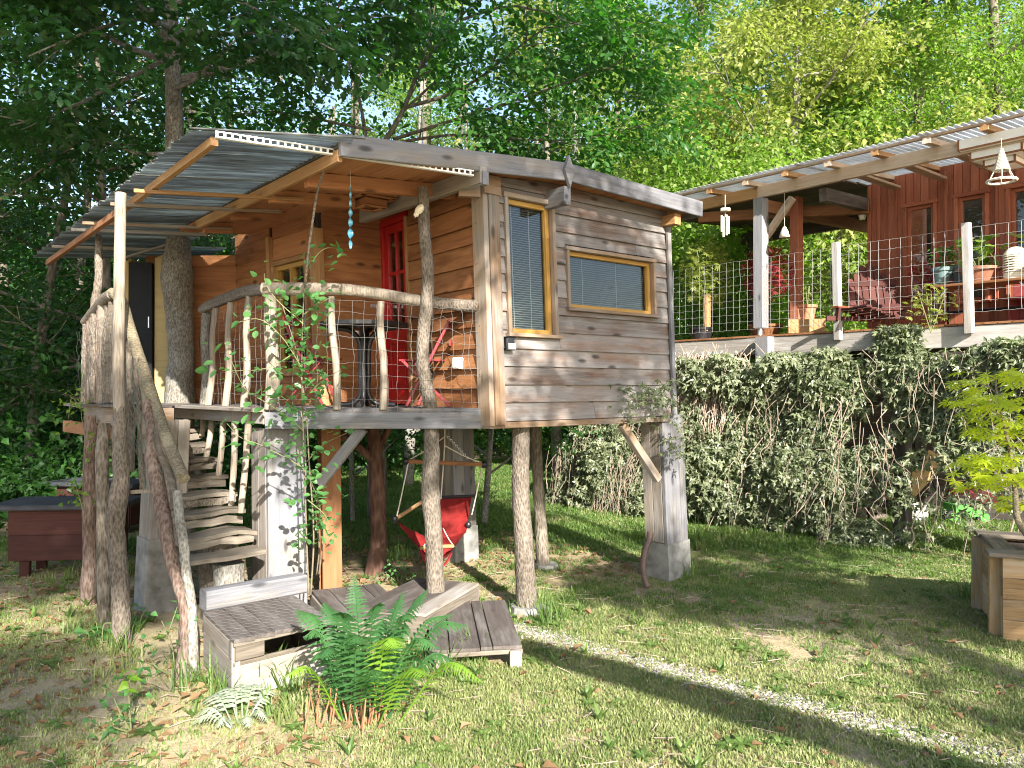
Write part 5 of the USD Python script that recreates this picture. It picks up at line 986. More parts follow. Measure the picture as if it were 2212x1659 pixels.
STONE = look('pebble', {'g': ('object_info', {}), 'r': ('rgb_ramp', {'ramp': [(0, (0.12, 0.10, 0.085)), (0.5, (0.24, 0.215, 0.19)), (1, (0.40, 0.375, 0.345))]}), 'p': ('principled_bsdf', {'roughness': 0.85})}, [('g.random', 'r.fac'), ('r.color', 'p.base_color')])
k = nr.integers(0, 60, 5200); pos = pc_[k] + pn[k] * (nr.normal(0, .62, 5200) * (pw_[k] + .02))[:, None] + np.c_[nr.normal(0, .04, (5200, 2)), np.zeros(5200)]; pos[:, 2] = gz(pos[:, 0], pos[:, 1]) + 0.008
pebs = []
for i in range(3):
    s = trimesh.creation.icosphere(1, 0.010); s.vertices *= nr.uniform(.6, 1.3, (len(s.vertices), 1)) * np.array([1.2, .9, .6]); pebs.append((s, STONE))
scatter(None, 'gravel', pebs, pos, nr.uniform(0, 6.3, 5200), 0, 0, nr.uniform(.4, 1.15, 5200), cat='gravel', label='pale loose gravel along the narrow path across the lawn')
# ---------------------------------------------------------------- leaves, sprays, tufts
def leaf(ln, w, fold=0.18, droop=0.15):
    """One folded leaf along +x: four triangles."""
    v = np.array([(0, 0, 0), (ln * .38, w / 2, fold * w), (ln * .38, -w / 2, fold * w), (ln * .45, 0, 0), (ln, 0, -droop * ln)])
    return v, np.array([(0, 3, 1), (0, 2, 3), (1, 3, 4), (3, 2, 4)])
def rot(yaw, pitch, roll):
    cy, sy, cp, sp, cr, sr = math.cos(yaw), math.sin(yaw), math.cos(pitch), math.sin(pitch), math.cos(roll), math.sin(roll)
    return np.array([[cy, -sy, 0], [sy, cy, 0], [0, 0, 1]]) @ np.array([[cp, 0, sp], [0, 1, 0], [-sp, 0, cp]]) @ np.array([[1, 0, 0], [0, cr, -sr], [0, sr, cr]])
def put(m, R, t): return m[0] @ R.T + np.asarray(t), m[1]
def join(ms):
    v, f, k = [], [], 0
    for a, b in ms: v.append(a); f.append(b + k); k += len(a)
    return np.vstack(v), np.vstack(f)
def full_leaf(ln, w, lobed=False, droop=0.18):
    """A leaf with a rounded or lobed outline, folded a little along its midrib."""
    prof = [(.06, .10), (.22, .62), (.34, .40), (.48, .95), (.60, .58), (.74, .80), (.86, .42)] if lobed else [(.10, .35), (.30, .86), (.52, 1.0), (.74, .74), (.90, .34)]
    v = [(0, 0, 0)]; f = []
    for x, y in prof: v += [(x * ln, y * w / 2, .10 * y * w - droop * ln * x * x), (x * ln, -y * w / 2, .10 * y * w - droop * ln * x * x), (x * ln, 0, -droop * ln * x * x)]
    v.append((ln, 0, -droop * ln)); n = len(prof); t = len(v) - 1
    f += [(0, 3, 1), (0, 2, 3)]
    for i in range(n - 1): a, b = 1 + 3 * i, 4 + 3 * i; f += [(a, a + 2, b + 2), (a, b + 2, b), (a + 1, b + 1, b + 2), (a + 1, b + 2, a + 2)]
    a = 1 + 3 * (n - 1); f += [(a, a + 2, t), (a + 2, a + 1, t)]
    return np.array(v), np.array(f)
def spray(n, ln, lf, lw, flat=0.35, seed=0, shape=None):
    """A twig's worth of leaves, mostly in one drooping plane."""
    g = np.random.default_rng(seed); out = []
    for i in range(n):
        x = ln * (i + 0.5) / n; side = 1 if i % 2 else -1; y = side * g.uniform(0.02, 0.30) * ln * (1 - 0.5 * i / n)
        out.append(put((shape or leaf)(lf * g.uniform(.7, 1.2), lw * g.uniform(.7, 1.2)), rot(side * g.uniform(.3, 1.3), g.normal(.15, flat), g.normal(0, flat)), (x, y, -0.12 * x + g.normal(0, .05 * ln))))
    return join(out)
def clump(n, r, lf, lw, seed=0, squash=0.6):
    g = np.random.default_rng(seed); out = []
    for i in range(n):
        d = g.normal(0, 1, 3); d /= np.linalg.norm(d); p = d * r * g.uniform(.25, 1) ** .6 * np.array([1, 1, squash])
        out.append(put(leaf(lf * g.uniform(.7, 1.25), lw * g.uniform(.7, 1.25)), rot(math.atan2(d[1], d[0]) + g.normal(0, .8), g.normal(.25, .5), g.normal(0, .6)), p))
    return join(out)
OAKL = leafy('oak_leaves', [(0.0, (0.018, 0.055, 0.014)), (0.5, (0.035, 0.095, 0.022)), (1.0, (0.07, 0.15, 0.035))], trans=0.30)
HORN = leafy('hornbeam_leaves', [(0.0, (0.028, 0.085, 0.017)), (0.5, (0.055, 0.145, 0.027)), (1.0, (0.13, 0.235, 0.045))], trans=0.42)
BRIG = leafy('spring_leaves', [(0.0, (0.10, 0.165, 0.03)), (0.5, (0.20, 0.265, 0.055)), (1.0, (0.34, 0.38, 0.11))], trans=0.46, tint=(0.85, 1.1, 0.4))
YELL = leafy('yellow_green_leaves', [(0.0, (0.16, 0.19, 0.045)), (0.5, (0.275, 0.29, 0.085)), (1.0, (0.39, 0.37, 0.15))], trans=0.45, tint=(.9, 1.05, .5))
UNDR = leafy('undergrowth_leaves', [(0.0, (0.018, 0.05, 0.012)), (0.5, (0.035, 0.085, 0.02)), (1.0, (0.08, 0.14, 0.03))], trans=0.35)
IVYL = leafy('creeper_leaves', [(0.0, (0.10, 0.12, 0.065)), (0.5, (0.25, 0.265, 0.165)), (1.0, (0.46, 0.45, 0.33))], trans=0.25, rough=0.34, spec=0.5)
ROSE = leafy('rose_leaves', [(0.0, (0.06, 0.15, 0.05)), (0.5, (0.11, 0.235, 0.075)), (1.0, (0.19, 0.31, 0.10))], trans=0.4, rough=0.35)
FERNL = leafy('fern_leaves', [(0.0, (0.035, 0.10, 0.032)), (0.5, (0.065, 0.165, 0.05)), (1.0, (0.12, 0.235, 0.06))], trans=0.38, rough=0.5)
FERNY = leafy('bright_fern_leaves', [(0.0, (0.15, 0.26, 0.03)), (0.5, (0.22, 0.34, 0.045)), (1.0, (0.28, 0.38, 0.06))], trans=0.45, rough=0.5)
SILV = leafy('silver_fern_leaves', [(0.0, (0.22, 0.25, 0.19)), (0.5, (0.33, 0.36, 0.28)), (1.0, (0.42, 0.45, 0.36))], trans=0.3)
MAPL = leafy('japanese_maple_leaves', [(0.0, (0.26, 0.33, 0.02)), (0.5, (0.40, 0.44, 0.03)), (1.0, (0.52, 0.52, 0.06))], trans=0.45, tint=(1.0, 1.05, .3))
MAPR = leafy('red_maple_leaves', [(0.0, (0.16, 0.03, 0.035)), (0.5, (0.25, 0.05, 0.05)), (1.0, (0.34, 0.08, 0.07))], trans=0.4, tint=(1.1, .6, .5))
GRAS = leafy('grass_blades', [(0.0, (0.13, 0.165, 0.05)), (0.25, (0.22, 0.245, 0.095)), (0.5, (0.36, 0.345, 0.185)), (0.75, (0.48, 0.435, 0.27)), (1.0, (0.60, 0.55, 0.39))], trans=0.28, rough=0.6, tint=(0.9, 1.0, 0.7))
GRNG = leafy('green_grass_blades', [(0.0, (0.07, 0.125, 0.03)), (0.5, (0.14, 0.205, 0.05)), (1.0, (0.30, 0.32, 0.11))], trans=0.35, rough=0.5, tint=(0.85, 1.05, 0.45))
DRYL = leafy('dead_leaves', [(0.0, (0.12, 0.07, 0.035)), (0.5, (0.27, 0.17, 0.095)), (1.0, (0.46, 0.34, 0.22))], trans=0.12, rough=0.8, spec=0.2)
DRYV = plain('pale_dry_vine', (0.36, 0.28, 0.225), rough=0.9, var=0.25)
VINE = plain('dry_vine', (0.21, 0.165, 0.125), rough=0.9, var=0.3)
def tuft(n, r, h, seed, w=0.0035):
    g = np.random.default_rng(seed); out = []
    for i in range(n):
        x, y = g.uniform(-r, r, 2); a = g.uniform(0, 6.28); b = h * g.uniform(.4, 1.2); l_ = g.uniform(.2, 1.0) * b; d = np.array([math.cos(a), math.sin(a)]); p = np.array([-d[1], d[0]]) * w * g.uniform(.6, 1.3)
        q = [(x + p[0], y + p[1], -.005), (x - p[0], y - p[1], -.005), (x + d[0] * l_ * .4 + p[0] * .8, y + d[1] * l_ * .4 + p[1] * .8, b * .6), (x + d[0] * l_ * .4 - p[0] * .8, y + d[1] * l_ * .4 - p[1] * .8, b * .6), (x + d[0] * l_, y + d[1] * l_, b * .92)]
        out.append((np.array(q), np.array([(0, 1, 3), (0, 3, 2), (2, 3, 4)])))
    return join(out)
def mask_noise(p, s, seed): return meshkit.fbm(np.c_[p[:, :2] * s, np.zeros(len(p))], 3, seed)
def under_house(p): 
    q = p[:, :2] - O2; s = q @ A2; t = q @ B2
    return (s > -2.2) & (s < 2.6) & (t > 0.4) & (t < 4.2)
STEPBOX = [Polygon([c[:2] for c in ((-1.70, 4.80), (-1.2, 5.24), (-1.62, 5.9), (-2.15, 5.47))]), Polygon([(-1.72, 6.74), (-1.29, 5.86), (-.62, 5.9), (-.05, 5.45), (.08, 5.47), (-.05, 6.65), (-.28, 6.82), (-1.0, 7.06)])]
from shapely import contains_xy
def clear_of_steps(p): return ~(contains_xy(STEPBOX[0], p[:, 0], p[:, 1]) | contains_xy(STEPBOX[1], p[:, 0], p[:, 1]))
def field(n, y0, y1, spread):
    """Random spots over the ground seen between two distances, evenly per square metre."""
    y = np.sqrt(nr.uniform(y0 * y0, y1 * y1, n)); x = nr.uniform(-1, 1, n) * y * spread; p = np.c_[x, y, np.zeros(n)]; p[:, 2] = gz(x, y); return p
# lawn: short dry-and-green turf near, greener towards the back
p = field(21000, 2.6, 9.5, 0.70); m = mask_noise(p, .8, 5); leafy_zone = (p[:, 0] < -0.8 - 0.0 * p[:, 1]) ; dens = np.where(leafy_zone, 0.42, 0.95) * np.where(under_house(p), 0.18, 1.0)
keep = (nr.random(len(p)) < dens * np.clip((m - .22) * 4, .25, 1)) & ~on_path(p) & clear_of_steps(p); p = p[keep]
green = mask_noise(p, .6, 9) + np.clip((p[:, 1] - 6.0) * .12, -0.1, .3) + np.where(p[:, 0] < -1, .02, 0); w = np.where(nr.random(len(p)) < np.clip((green - .53) * 2.4, .05, .75), 2 + nr.integers(0, 2, len(p)), nr.integers(0, 2, len(p)))
scatter(None, 'grass', [(tuft(40, .09, .022, 1), GRAS), (tuft(36, .09, .028, 2), GRAS), (tuft(34, .09, .024, 3), GRNG), (tuft(28, .09, .034, 4), GRNG)], p, nr.uniform(0, 6.3, len(p)), 0, 0, nr.uniform(.7, 1.3, len(p)), w, cat='grass', label='short half-dry lawn grass in front of the tree house')
p = field(15000, 9.2, 21, 0.72); keep = ((p[:, 0] > -4.8) | (p[:, 1] < 10)) & (nr.random(len(p)) < np.where(under_house(p), .35, .95)) & ((p[:, 0] < 2.3) | (p[:, 1] < 12.2) ) ; p = p[keep]
scatter(None, 'lawn_grass', [(tuft(60, .16, .05, 5, .006), GRNG), (tuft(60, .16, .06, 6, .006), GRNG), (tuft(50, .16, .05, 7, .006), GRAS)], p, nr.uniform(0, 6.3, len(p)), 0, 0, nr.uniform(.8, 1.4, len(p)), np.where(nr.random(len(p)) < .15, 2, nr.integers(0, 2, len(p))), cat='grass', label='green mown lawn seen beneath and behind the tree house')
# fallen leaves and dry straw
p = field(9000, 2.8, 10.5, 0.72); zone = np.where(p[:, 0] < -.6, .75, .12); zone = np.maximum(zone, np.where(under_house(p), .95, 0)); keep = (nr.random(len(p)) < zone * np.clip((mask_noise(p, 1.1, 21) - .25) * 3, .15, 1)) & ~on_path(p) & clear_of_steps(p); p = p[keep]; p[:, 2] += .010
scatter(None, 'fallen_leaves', [(put(leaf(.075, .05, .35, -.2), rot(0, -.1, .2), (0, 0, 0)), DRYL), (put(leaf(.055, .042, -.3, .3), rot(0, 0, -.2), (0, 0, .01)), DRYL), (put(leaf(.09, .05, .5, .1), rot(0, -.15, .3), (0, 0, 0)), DRYL)], p, nr.uniform(0, 6.3, len(p)), nr.normal(0, .25, len(p)), nr.normal(0, .3, len(p)), nr.uniform(.5, 1.1, len(p)), cat='leaves', label='brown fallen leaves under the house and on the left of the yard')
# taller weeds along posts, platforms and the foot of the creeper
q = []
for (u, v) in ((300, 1240), (320, 1245), (160, 1250), (120, 1255), (215, 1360), (290, 1370), (250, 1405), (430, 1480), (540, 1500), (600, 1480), (300, 1440), (930, 1440), (1000, 1430), (1090, 1330), (1180, 1325), (1160, 1310), (1520, 1175), (1600, 1165), (1560, 1170), (1700, 1160), (1790, 1155), (1850, 1155), (1960, 1150), (2020, 1145), (2060, 1150), (1930, 1160), (2100, 1290), (2110, 1250), (1470, 1190), (1380, 1170), (860, 1210), (1520, 1250), (640, 1540)):
    c = G(u, v); k = nr.integers(3, 9); q.append(np.c_[c[0] + nr.normal(0, .13, k), c[1] + nr.normal(0, .10, k), np.zeros(k)])
q = np.vstack(q); q[:, 2] = gz(q[:, 0], q[:, 1])
scatter(None, 'weeds', [(tuft(26, .06, .16, 11, .005), GRNG), (tuft(20, .05, .22, 12, .005), GRNG), (tuft(18, .05, .13, 13, .005), GRAS)], q, nr.uniform(0, 6.3, len(q)), 0, 0, nr.uniform(.6, 1.3, len(q)), cat='weeds', label='longer grass and weeds along the posts and under the creeper')
p = field(900, 3.0, 12, 0.66); p = p[clear_of_steps(p) & ~on_path(p)]
ros = join([put(leaf(.10, .035, .1, .25), rot(a, -.25 - .2 * (i % 2), 0), (0, 0, .01)) for i, a in enumerate(np.linspace(0, 6.0, 8))])
scatter(None, 'lawn_weeds', [(ros, GRNG), (join([put(leaf(.13, .03, .2, .1), rot(a, -1.0, 0), (0, 0, 0)) for a in (0, 1.5, 2.8, 4.4)]), GRNG)], p, nr.uniform(0, 6.3, len(p)), 0, 0, nr.uniform(.4, 1.1, len(p)), (nr.random(len(p)) < .3).astype(int), cat='weeds', label='plantain and dandelion rosettes scattered through the lawn')

p = field(1300, 2.8, 10, 0.70); p = p[clear_of_steps(p) & ~on_path(p)]; p[:, 2] += .018
scatter(None, 'straw', [(tube([(-.07, 0, 0), (0, .012, .004), (.08, 0, 0)], .0016, 3, None, 0, False), DRYV), (tube([(-.05, 0, 0), (.01, -.01, .006), (.05, .015, 0)], .0024, 3, None, 0, False), VINE)], p, nr.uniform(0, 6.3, len(p)), nr.normal(0, .12, len(p)), 0, nr.uniform(.5, 1.6, len(p)), cat='straw', label='dry straw and small twigs lying in the lawn')
SHADE = [  # x, y, z of a shaded spot; height, radii and number of the leaf clumps that shade it
    (2.3, 7.4, 0.0, 6.2, (1.6, .45, .45), 170), (3.2, 6.6, 0, 6.3, (1.1, .30, .4), 90), (1.2, 7.9, 0, 6.4, (.8, .3, .4), 45), (3.3, 4.6, 0, 6.0, (.7, .16, .3), 30), (2.6, 9.6, 0, 7.5, (1.8, .35, .4), 90),
    (0.9, 6.9, 3.3, 8.4, (1.3, .9, .6), 85), (1.0, 7.1, 2.6, 8.0, (1.2, .7, .4), 60), (.8, 6.9, 1.9, 7.6, (1.0, .7, .4), 42), (-.9, 6.4, 1.65, 6.8, (.9, .4, .3), 45), (-.6, 5.9, 3.5, 8.0, (.9, .6, .5), 55), (-1.6, 7.6, 3.0, 9.0, (1.4, 1.2, .7), 120), (-.8, 7.4, 3.4, 9.2, (.9, .7, .5), 60)]
SHADE2 = [(-7.5, 14, 2.5, 12.5, (5.0, 3.0, 2.6), 1300), (-5.5, 9.5, 5.2, 14, (2.6, 2.0, 1.8), 300), (-2.6, 11.4, 6.3, 15, (2.3, 2.0, 1.3), 210), (-.3, 11, 6.2, 15, (2.0, 1.8, 1.2), 170), (1.4, 10.4, 6.2, 15, (1.4, 1.5, 1.2), 60), (-3.3, 5.1, 0, 9.0, (.9, .22, .4), 55), (-5.4, 8.4, .4, 9.5, (1.5, 1.3, 1.0), 330), (-2.9, 4.1, 0, 8.5, (.9, .16, .3), 40), (-3.05, 6.55, .6, 9.2, (.55, .5, .45), 90), (-3.0, 6.55, 1.3, 9.2, (.4, .4, .35), 45), (-3.2, 6.2, 1.0, 9.4, (.6, .5, .5), 30)]
# ================================================================ trees
def limb_path(p0, d, ln, up=0.25, wob=0.06, n=5):
    pts = [np.array(p0, float)]; d = np.array(d, float) / np.linalg.norm(d)
    for i in range(n):
        d = d + np.array([0, 0, up / n]) + nr.normal(0, wob, 3); d /= np.linalg.norm(d); pts.append(pts[-1] + d * ln / n)
    return np.array(pts)
def tree(name, label, cat, path, r, barkm, protos, limbs, per_m=7.0, spread=0.22, scale=(0.8, 1.25), subs=4, group=None, droop=0.1, extra=None, sides=10, sub_len=0.42, skip=0.25, given=()):
    """A trunk along path with limbs = (count, lowest fraction, length at the bottom, length at the top, rise); leaf sprays sit along limbs and their side twigs."""
    path = np.array(path, float); t = thing(name, label, cat, path[0], group)
    tp = spline(path, max(12, int(len(path) * 6))); part(t, 'trunk', tube(tp, r, sides, None, 0.035), barkm, smooth=50)
    cnt, f0, l0, l1, rise = limbs; br, pos, dirs = [], [], []
    L_ = []
    for i in range(cnt):
        f = f0 + (1 - f0) * (i + .4) / cnt; p0 = tp[min(len(tp) - 1, int(f * (len(tp) - 1)))]; az = i * 2.4 + nr.uniform(-.4, .4); ln = (l0 + (l1 - l0) * (i / max(1, cnt - 1))) * nr.uniform(.75, 1.2)
        L_.append((p0, np.array([math.cos(az), math.sin(az), rise * nr.uniform(.4, 1.4)]), ln, np.interp(f, np.linspace(0, 1, len(np.atleast_1d(r))), np.atleast_1d(r)) * .5))
    L_ += list(given)
    for p0, d, ln, rr in L_:
        lp_ = limb_path(p0, d, ln) if np.ndim(d) == 1 else spline(d, 8)
        br.append(tube(lp_, [rr, rr * .55, rr * .22], 6, 10, 0.03))
        seg = [(lp_, 0.35)]
        for k in range(subs):
            u = 0.25 + 0.7 * (k + nr.random()) / subs; q = lp_[0] + 0; idx = u * (len(lp_) - 1); a = int(idx); q = lp_[a] + (lp_[min(a + 1, len(lp_) - 1)] - lp_[a]) * (idx - a)
            dd = lp_[min(a + 1, len(lp_) - 1)] - lp_[max(0, a - 1)]; dd /= np.linalg.norm(dd); sd = np.cross(dd, [0, 0, 1.0]) * (1 if k % 2 else -1) * nr.uniform(.6, 1.2)
            sp = limb_path(q, dd * .8 + sd + nr.normal(0, .2, 3) + np.array([0, 0, .1]), ln * sub_len * nr.uniform(.6, 1.2) * (1.15 - .5 * u), up=.1)
            br.append(tube(sp, [rr * .35, rr * .10], 4, 5, caps=False)); seg.append((sp, 0.1))
        for s, lo in seg:
            L2 = np.sum(np.linalg.norm(np.diff(s, axis=0), axis=1)); k = max(2, int(L2 * per_m * (1 - lo)))
            u = nr.uniform(lo, 1.02, k) * (len(s) - 1); a = np.minimum(u.astype(int), len(s) - 2); q = s[a] + (s[a + 1] - s[a]) * (u - a)[:, None]; dd = s[a + 1] - s[a]
            pos.append(q + nr.normal(0, spread, (k, 3)) * [1, 1, .6]); dirs.append(dd)
    if br: part(t, 'branches', join(br), barkm, smooth=50, kind='stuff')
    pos = np.vstack(pos); dirs = np.vstack(dirs)
    if extra is not None: pos = np.vstack([pos, extra]); dirs = np.vstack([dirs, nr.normal(0, 1, (len(extra), 3))])
    keep = meshkit.noise(pos * 1.3, 4) > skip; pos, dirs = pos[keep], dirs[keep]; n = len(pos)
    scatter(t, 'crown', protos, pos, np.arctan2(dirs[:, 1], dirs[:, 0]) + nr.normal(0, .6, n), droop + nr.normal(0, .3, n), nr.normal(0, .35, n), nr.uniform(*scale, n))
    return t, n
# ---- the oak that grows through the porch
oak_sp = [(spray(18, .62, .125, .08, seed=i, shape=lambda a, b: full_leaf(a, b, True)), OAKL) for i in range(4)]
giv = []
for q0, pts, rr in (((372, 60, 8.7), [(372, 60, 8.7), (300, 40, 8.2), (180, 70, 7.6), (60, 120, 7.2)], .03), ((372, 180, 8.7), [(375, 190, 8.7), (420, 170, 8.3), (480, 110, 8.0), (540, 60, 7.8)], .028),
                    ((372, 240, 8.7), [(368, 330, 8.75), (290, 330, 8.9), (200, 300, 9.2), (90, 330, 9.6)], .025), ((372, 120, 8.7), [(370, 120, 8.7), (250, 180, 8.4), (130, 240, 8.2), (20, 270, 8.0)], .028),
                    ((372, 20, 8.7), [(372, 10, 8.7), (440, -10, 8.2), (560, 20, 7.6), (690, 90, 7.2)], .03), ((372, 20, 8.7), [(372, 30, 8.7), (330, -60, 8.4), (240, -40, 8.0), (140, 10, 7.6)], .03)):
    giv.append((P(*q0), np.array([P(*x) for x in pts]), 1.9, rr))
tree('oak_tree', 'living oak whose knobbly grey trunk rises through the porch floor and canopy', 'tree',
     [P(388, 1290, 8.60), P(388, 872, 8.62), P(392, 780, 8.62), P(388, 690, 8.62), P(382, 600, 8.62), P(384, 520, 8.65), P(378, 430, 8.68), P(376, 300, 8.7), P(374, 180, 8.7), P(368, 60, 8.72), P(362, -60, 8.75), P(350, -350, 8.9)],
     [.16, .155, .13, .137, .168, .12, .105, .095, .088, .082, .075, .045], BARK_LICH, oak_sp, (9, .72, 3.2, 1.6, .3), per_m=9, given=giv, sides=18, subs=5, skip=.2)
# ---- the many-stemmed hornbeam behind the house
horn_sp = [(spray(24, .70, .088, .052, seed=10 + i, shape=full_leaf), HORN) for i in range(4)]
giv = []
for pts, rr in (([(815, 330, 11.4), (870, 240, 11.3), (905, 150, 11.2), (990, 40, 10.8), (1060, -30, 10.5)], .07), ([(880, 230, 11.3), (1000, 190, 10.9), (1120, 100, 10.3), (1230, 20, 9.8)], .045), ([(850, 300, 11.4), (960, 265, 11.0), (1100, 220, 10.6), (1260, 165, 10.2), (1400, 110, 9.9)], .045),
                ([(850, 310, 11.4), (980, 290, 11.1), (1120, 300, 10.8), (1260, 300, 10.6), (1390, 270, 10.4)], .04), ([(790, 300, 11.4), (775, 210, 11.5), (740, 100, 11.6), (700, -20, 11.6)], .05), ([(800, 280, 11.4), (700, 260, 11.4), (590, 240, 11.2), (480, 250, 11.0)], .04),
                ([(790, 210, 11.5), (850, 100, 11.7), (890, -30, 11.8)], .045), ([(905, 150, 11.2), (930, 60, 11.4), (950, -60, 11.6)], .04), ([(775, 210, 11.5), (660, 150, 11.2), (540, 120, 11.0), (440, 150, 10.8)], .035), ([(1000, 40, 10.8), (1120, 10, 10.4), (1280, 60, 10.0), (1420, 40, 9.8)], .035),
                ([(850, 320, 11.4), (960, 330, 11.3), (1090, 345, 11.2), (1200, 350, 11.1)], .03), ([(870, 240, 11.3), (1010, 130, 11.5), (1150, 150, 11.6), (1330, 200, 11.2), (1460, 230, 11.0)], .035)):
    rr = rr * .62; q = np.array([P(*x) for x in pts]); giv.append((q[0], q, float(np.sum(np.linalg.norm(np.diff(q, axis=0), axis=1))), rr))
tree('hornbeam_tree', 'many-stemmed tree with long sweeping boughs behind the tree house roof', 'tree', [G(815, 1120), P(815, 850, 11.5), P(812, 600, 11.5), P(815, 420, 11.45), P(815, 320, 11.4)], [.15, .13, .11, .095, .08], BARK_FOREST, horn_sp, (0, .8, 1, 1, .3), per_m=8.5, given=giv, subs=8, spread=.24, skip=.32, sub_len=.34)
# ---- the wood on the left
under_sp = [(spray(26, .85, .105, .066, seed=20 + i, shape=full_leaf), UNDR) for i in range(4)]
LEFT = [(-90, 9.5, .07, 'left edge of the wood, partly cut off, with low leafy branches'), (60, 13.5, .10, 'slim dark trunk left of the landing'), (150, 17.0, .12, 'dark trunk beyond the two red chests'), (240, 12.5, .09, 'grey slim trunk just left of the canopy'), (20, 22.0, .14, 'dark trunk deep in the wood at far left'), (300, 19.0, .13, 'trunk behind the hut'), (-190, 14.0, .12, 'tree outside the left edge whose boughs hang in'), (520, 20.0, .14, 'tall tree behind the porch, left of the sweeping boughs'), (650, 24, .15, 'far tree behind the porch roof'), (420, 15.5, .10, 'slender tree beside the oak trunk')]
for i, (u, y, r, what) in enumerate(LEFT):
    b = np.array([(u - CU) / FPX * y, y, 0]); b[2] = gz(b[0], b[1]) - .05; h = nr.uniform(9, 12); l_ = nr.normal(0, .25, 2)
    tree('forest_tree', what + (', leafy' if 'leafy' not in what else ''), 'tree', [b, b + (l_[0] * .3, l_[1] * .3, h * .3), b + (l_[0], l_[1], h * .65), b + (l_[0] * 1.4, l_[1] * 1.4, h)], [r, r * .8, r * .6, r * .2], BARK_FOREST, under_sp, (17, .10 if y > 12 else .42, 2.6 + y * .03, 1.2, .25), per_m=5.5, subs=5, spread=.28, scale=(.8, 1.3) if y < 16 else (1.1, 1.7), skip=.18, group='trees of the wood on the left')
# ---- bright trees behind the red cabin
def bright(u, y, h, r, m, what, lo=.25, seed=0, ln=3.4):
    b = np.array([(u - CU) / FPX * y, y, 0]); b[2] = gz(b[0], b[1]) - .05; l_ = nr.normal(0, .4, 2)
    pr = [(clump(64, .58, .115, .08, seed=seed * 5 + i), m) for i in range(3)]
    tree('woodland_tree', what, 'tree', [b, b + (l_[0] * .3, l_[1] * .3, h * .35), b + (l_[0], l_[1], h * .7), b + (l_[0] * 1.5, l_[1] * 1.5, h)], [r, r * .75, r * .5, r * .15], BARK_LICH if m is YELL else BARK_FOREST, pr, (22, lo, ln, 1.5, .45), per_m=5.2, subs=6, spread=.42, scale=(.6, 1.35), skip=.28, group='sunlit trees behind the red cabin')
bright(1330, 20, 13.5, .16, BRIG, 'sunlit light green tree behind the right end of the tree house roof', .15, 1)
bright(1690, 18, 13.0, .15, YELL, 'yellow-green tree with bare pale twigs above the terrace post', .22, 2, 4.3)
bright(1500, 24, 17.0, .2, BRIG, 'tall green tree in the gap between the two roofs', .2, 3, 3.8)
bright(1960, 20, 17.0, .18, BRIG, 'tall light green tree above the red wall', .25, 4, 3.6)
bright(2180, 17, 15.0, .17, BRIG, 'tall leafy tree at the right edge, over the cabin roof', .25, 5)
bright(1180, 26, 16.0, .2, YELL, 'pale yellowish tree far behind the ridge of the tree house', .25, 6, 3.8)
bright(1820, 27, 19.0, .22, HORN, 'far dark-leaved tree between the yellow-green one and the cabin', .25, 7, 4.0)
bright(2330, 24, 18.0, .2, BRIG, 'tree beyond the right edge with boughs hanging in', .25, 8, 4.0)
bright(1600, 15.5, 6.0, .08, BRIG, 'small sunlit tree seen through the open terrace', .12, 9, 1.9)
bright(1780, 17.5, 7.0, .09, BRIG, 'small bushy tree seen through the terrace railing', .10, 10, 2.0)
bright(900, 30, 17.0, .2, BRIG, 'pale far tree glimpsed through the sweeping boughs', .25, 11, 4.0)
# ---- slim trees and saplings seen under the house
SLIM = [(762, 11.2, .035, 5.0, BARK_LICH, 'pale lichened sapling left of the hanging chair'), (1046, 11.0, .045, 5.5, BARK_LICH, 'white-barked forked sapling right of the hanging chair'), (882, 15.5, .11, 8, BARK_LICH, 'sunlit pale trunk behind the hanging chair'), (1205, 17.5, .13, 9, BARK_FOREST, 'dark trunk right of the pale post under the house'), (1265, 19.0, .13, 9, BARK_LICH, 'leaning pale trunk near the creeper, beyond the lawn'), (1150, 20, .12, 9, BARK_FOREST, 'far dark trunk between the two posts under the house'), (1010, 18.5, .10, 9, BARK_FOREST, 'far thin trunk behind the forked sapling'), (715, 16, .08, 7, BARK_FOREST, 'thin dark trunk beside the brown square post'), (1300, 24, .15, 10, BARK_FOREST, 'distant trunk just left of the creeper')]
for u, y, r, h, bm_, what in SLIM:
    b = np.array([(u - CU) / FPX * y, y, 0]); b[2] = gz(b[0], b[1]) - .03; l_ = nr.normal(0, .2, 2)
    tree('slim_tree', what, 'tree', [b, b + (l_[0] * .5, l_[1] * .5, h * .4), b + (l_[0] * 1.2, l_[1] * 1.2, h)], [r, r * .75, r * .3], bm_, horn_sp, (12, .16, 1.5 + r * 8, .6, .5), per_m=4.5, subs=4, spread=.2, scale=(.6, 1.0), skip=.3, group='slim trees beyond the lawn')
# ---- the mass of undergrowth and far wood that closes the view
n = 5200; a = nr.uniform(-.80, .80, n); d = 17 + 16 * nr.random(n) ** 1.2; x, y = d * np.tan(a), d; z = np.abs(nr.normal(0, 1, n)) * (1.1 + .03 * d); keep = ~((x > -1.5 - .0 * y) & (x < 4.5) & (d < 21.5) & (z < 3)) & ~((x > 2.0) & (y < 17)) ; keep &= meshkit.noise(np.c_[x * .5, y * .5, z * .6], 8) > .33
p = np.c_[x, y, z + .15][keep]; k2 = 700; q2 = np.c_[nr.uniform(-13, -5.2, k2), nr.uniform(10.5, 18, k2), np.abs(nr.normal(0, .5, k2))]; q2 = q2[(q2[:, 0] < -5.6) | (q2[:, 1] > 11.8)]; p = np.vstack([p, q2]); p[:, 2] += gz(p[:, 0], p[:, 1]); lit = np.clip((p[:, 0] + 2) * .25, 0, 1)
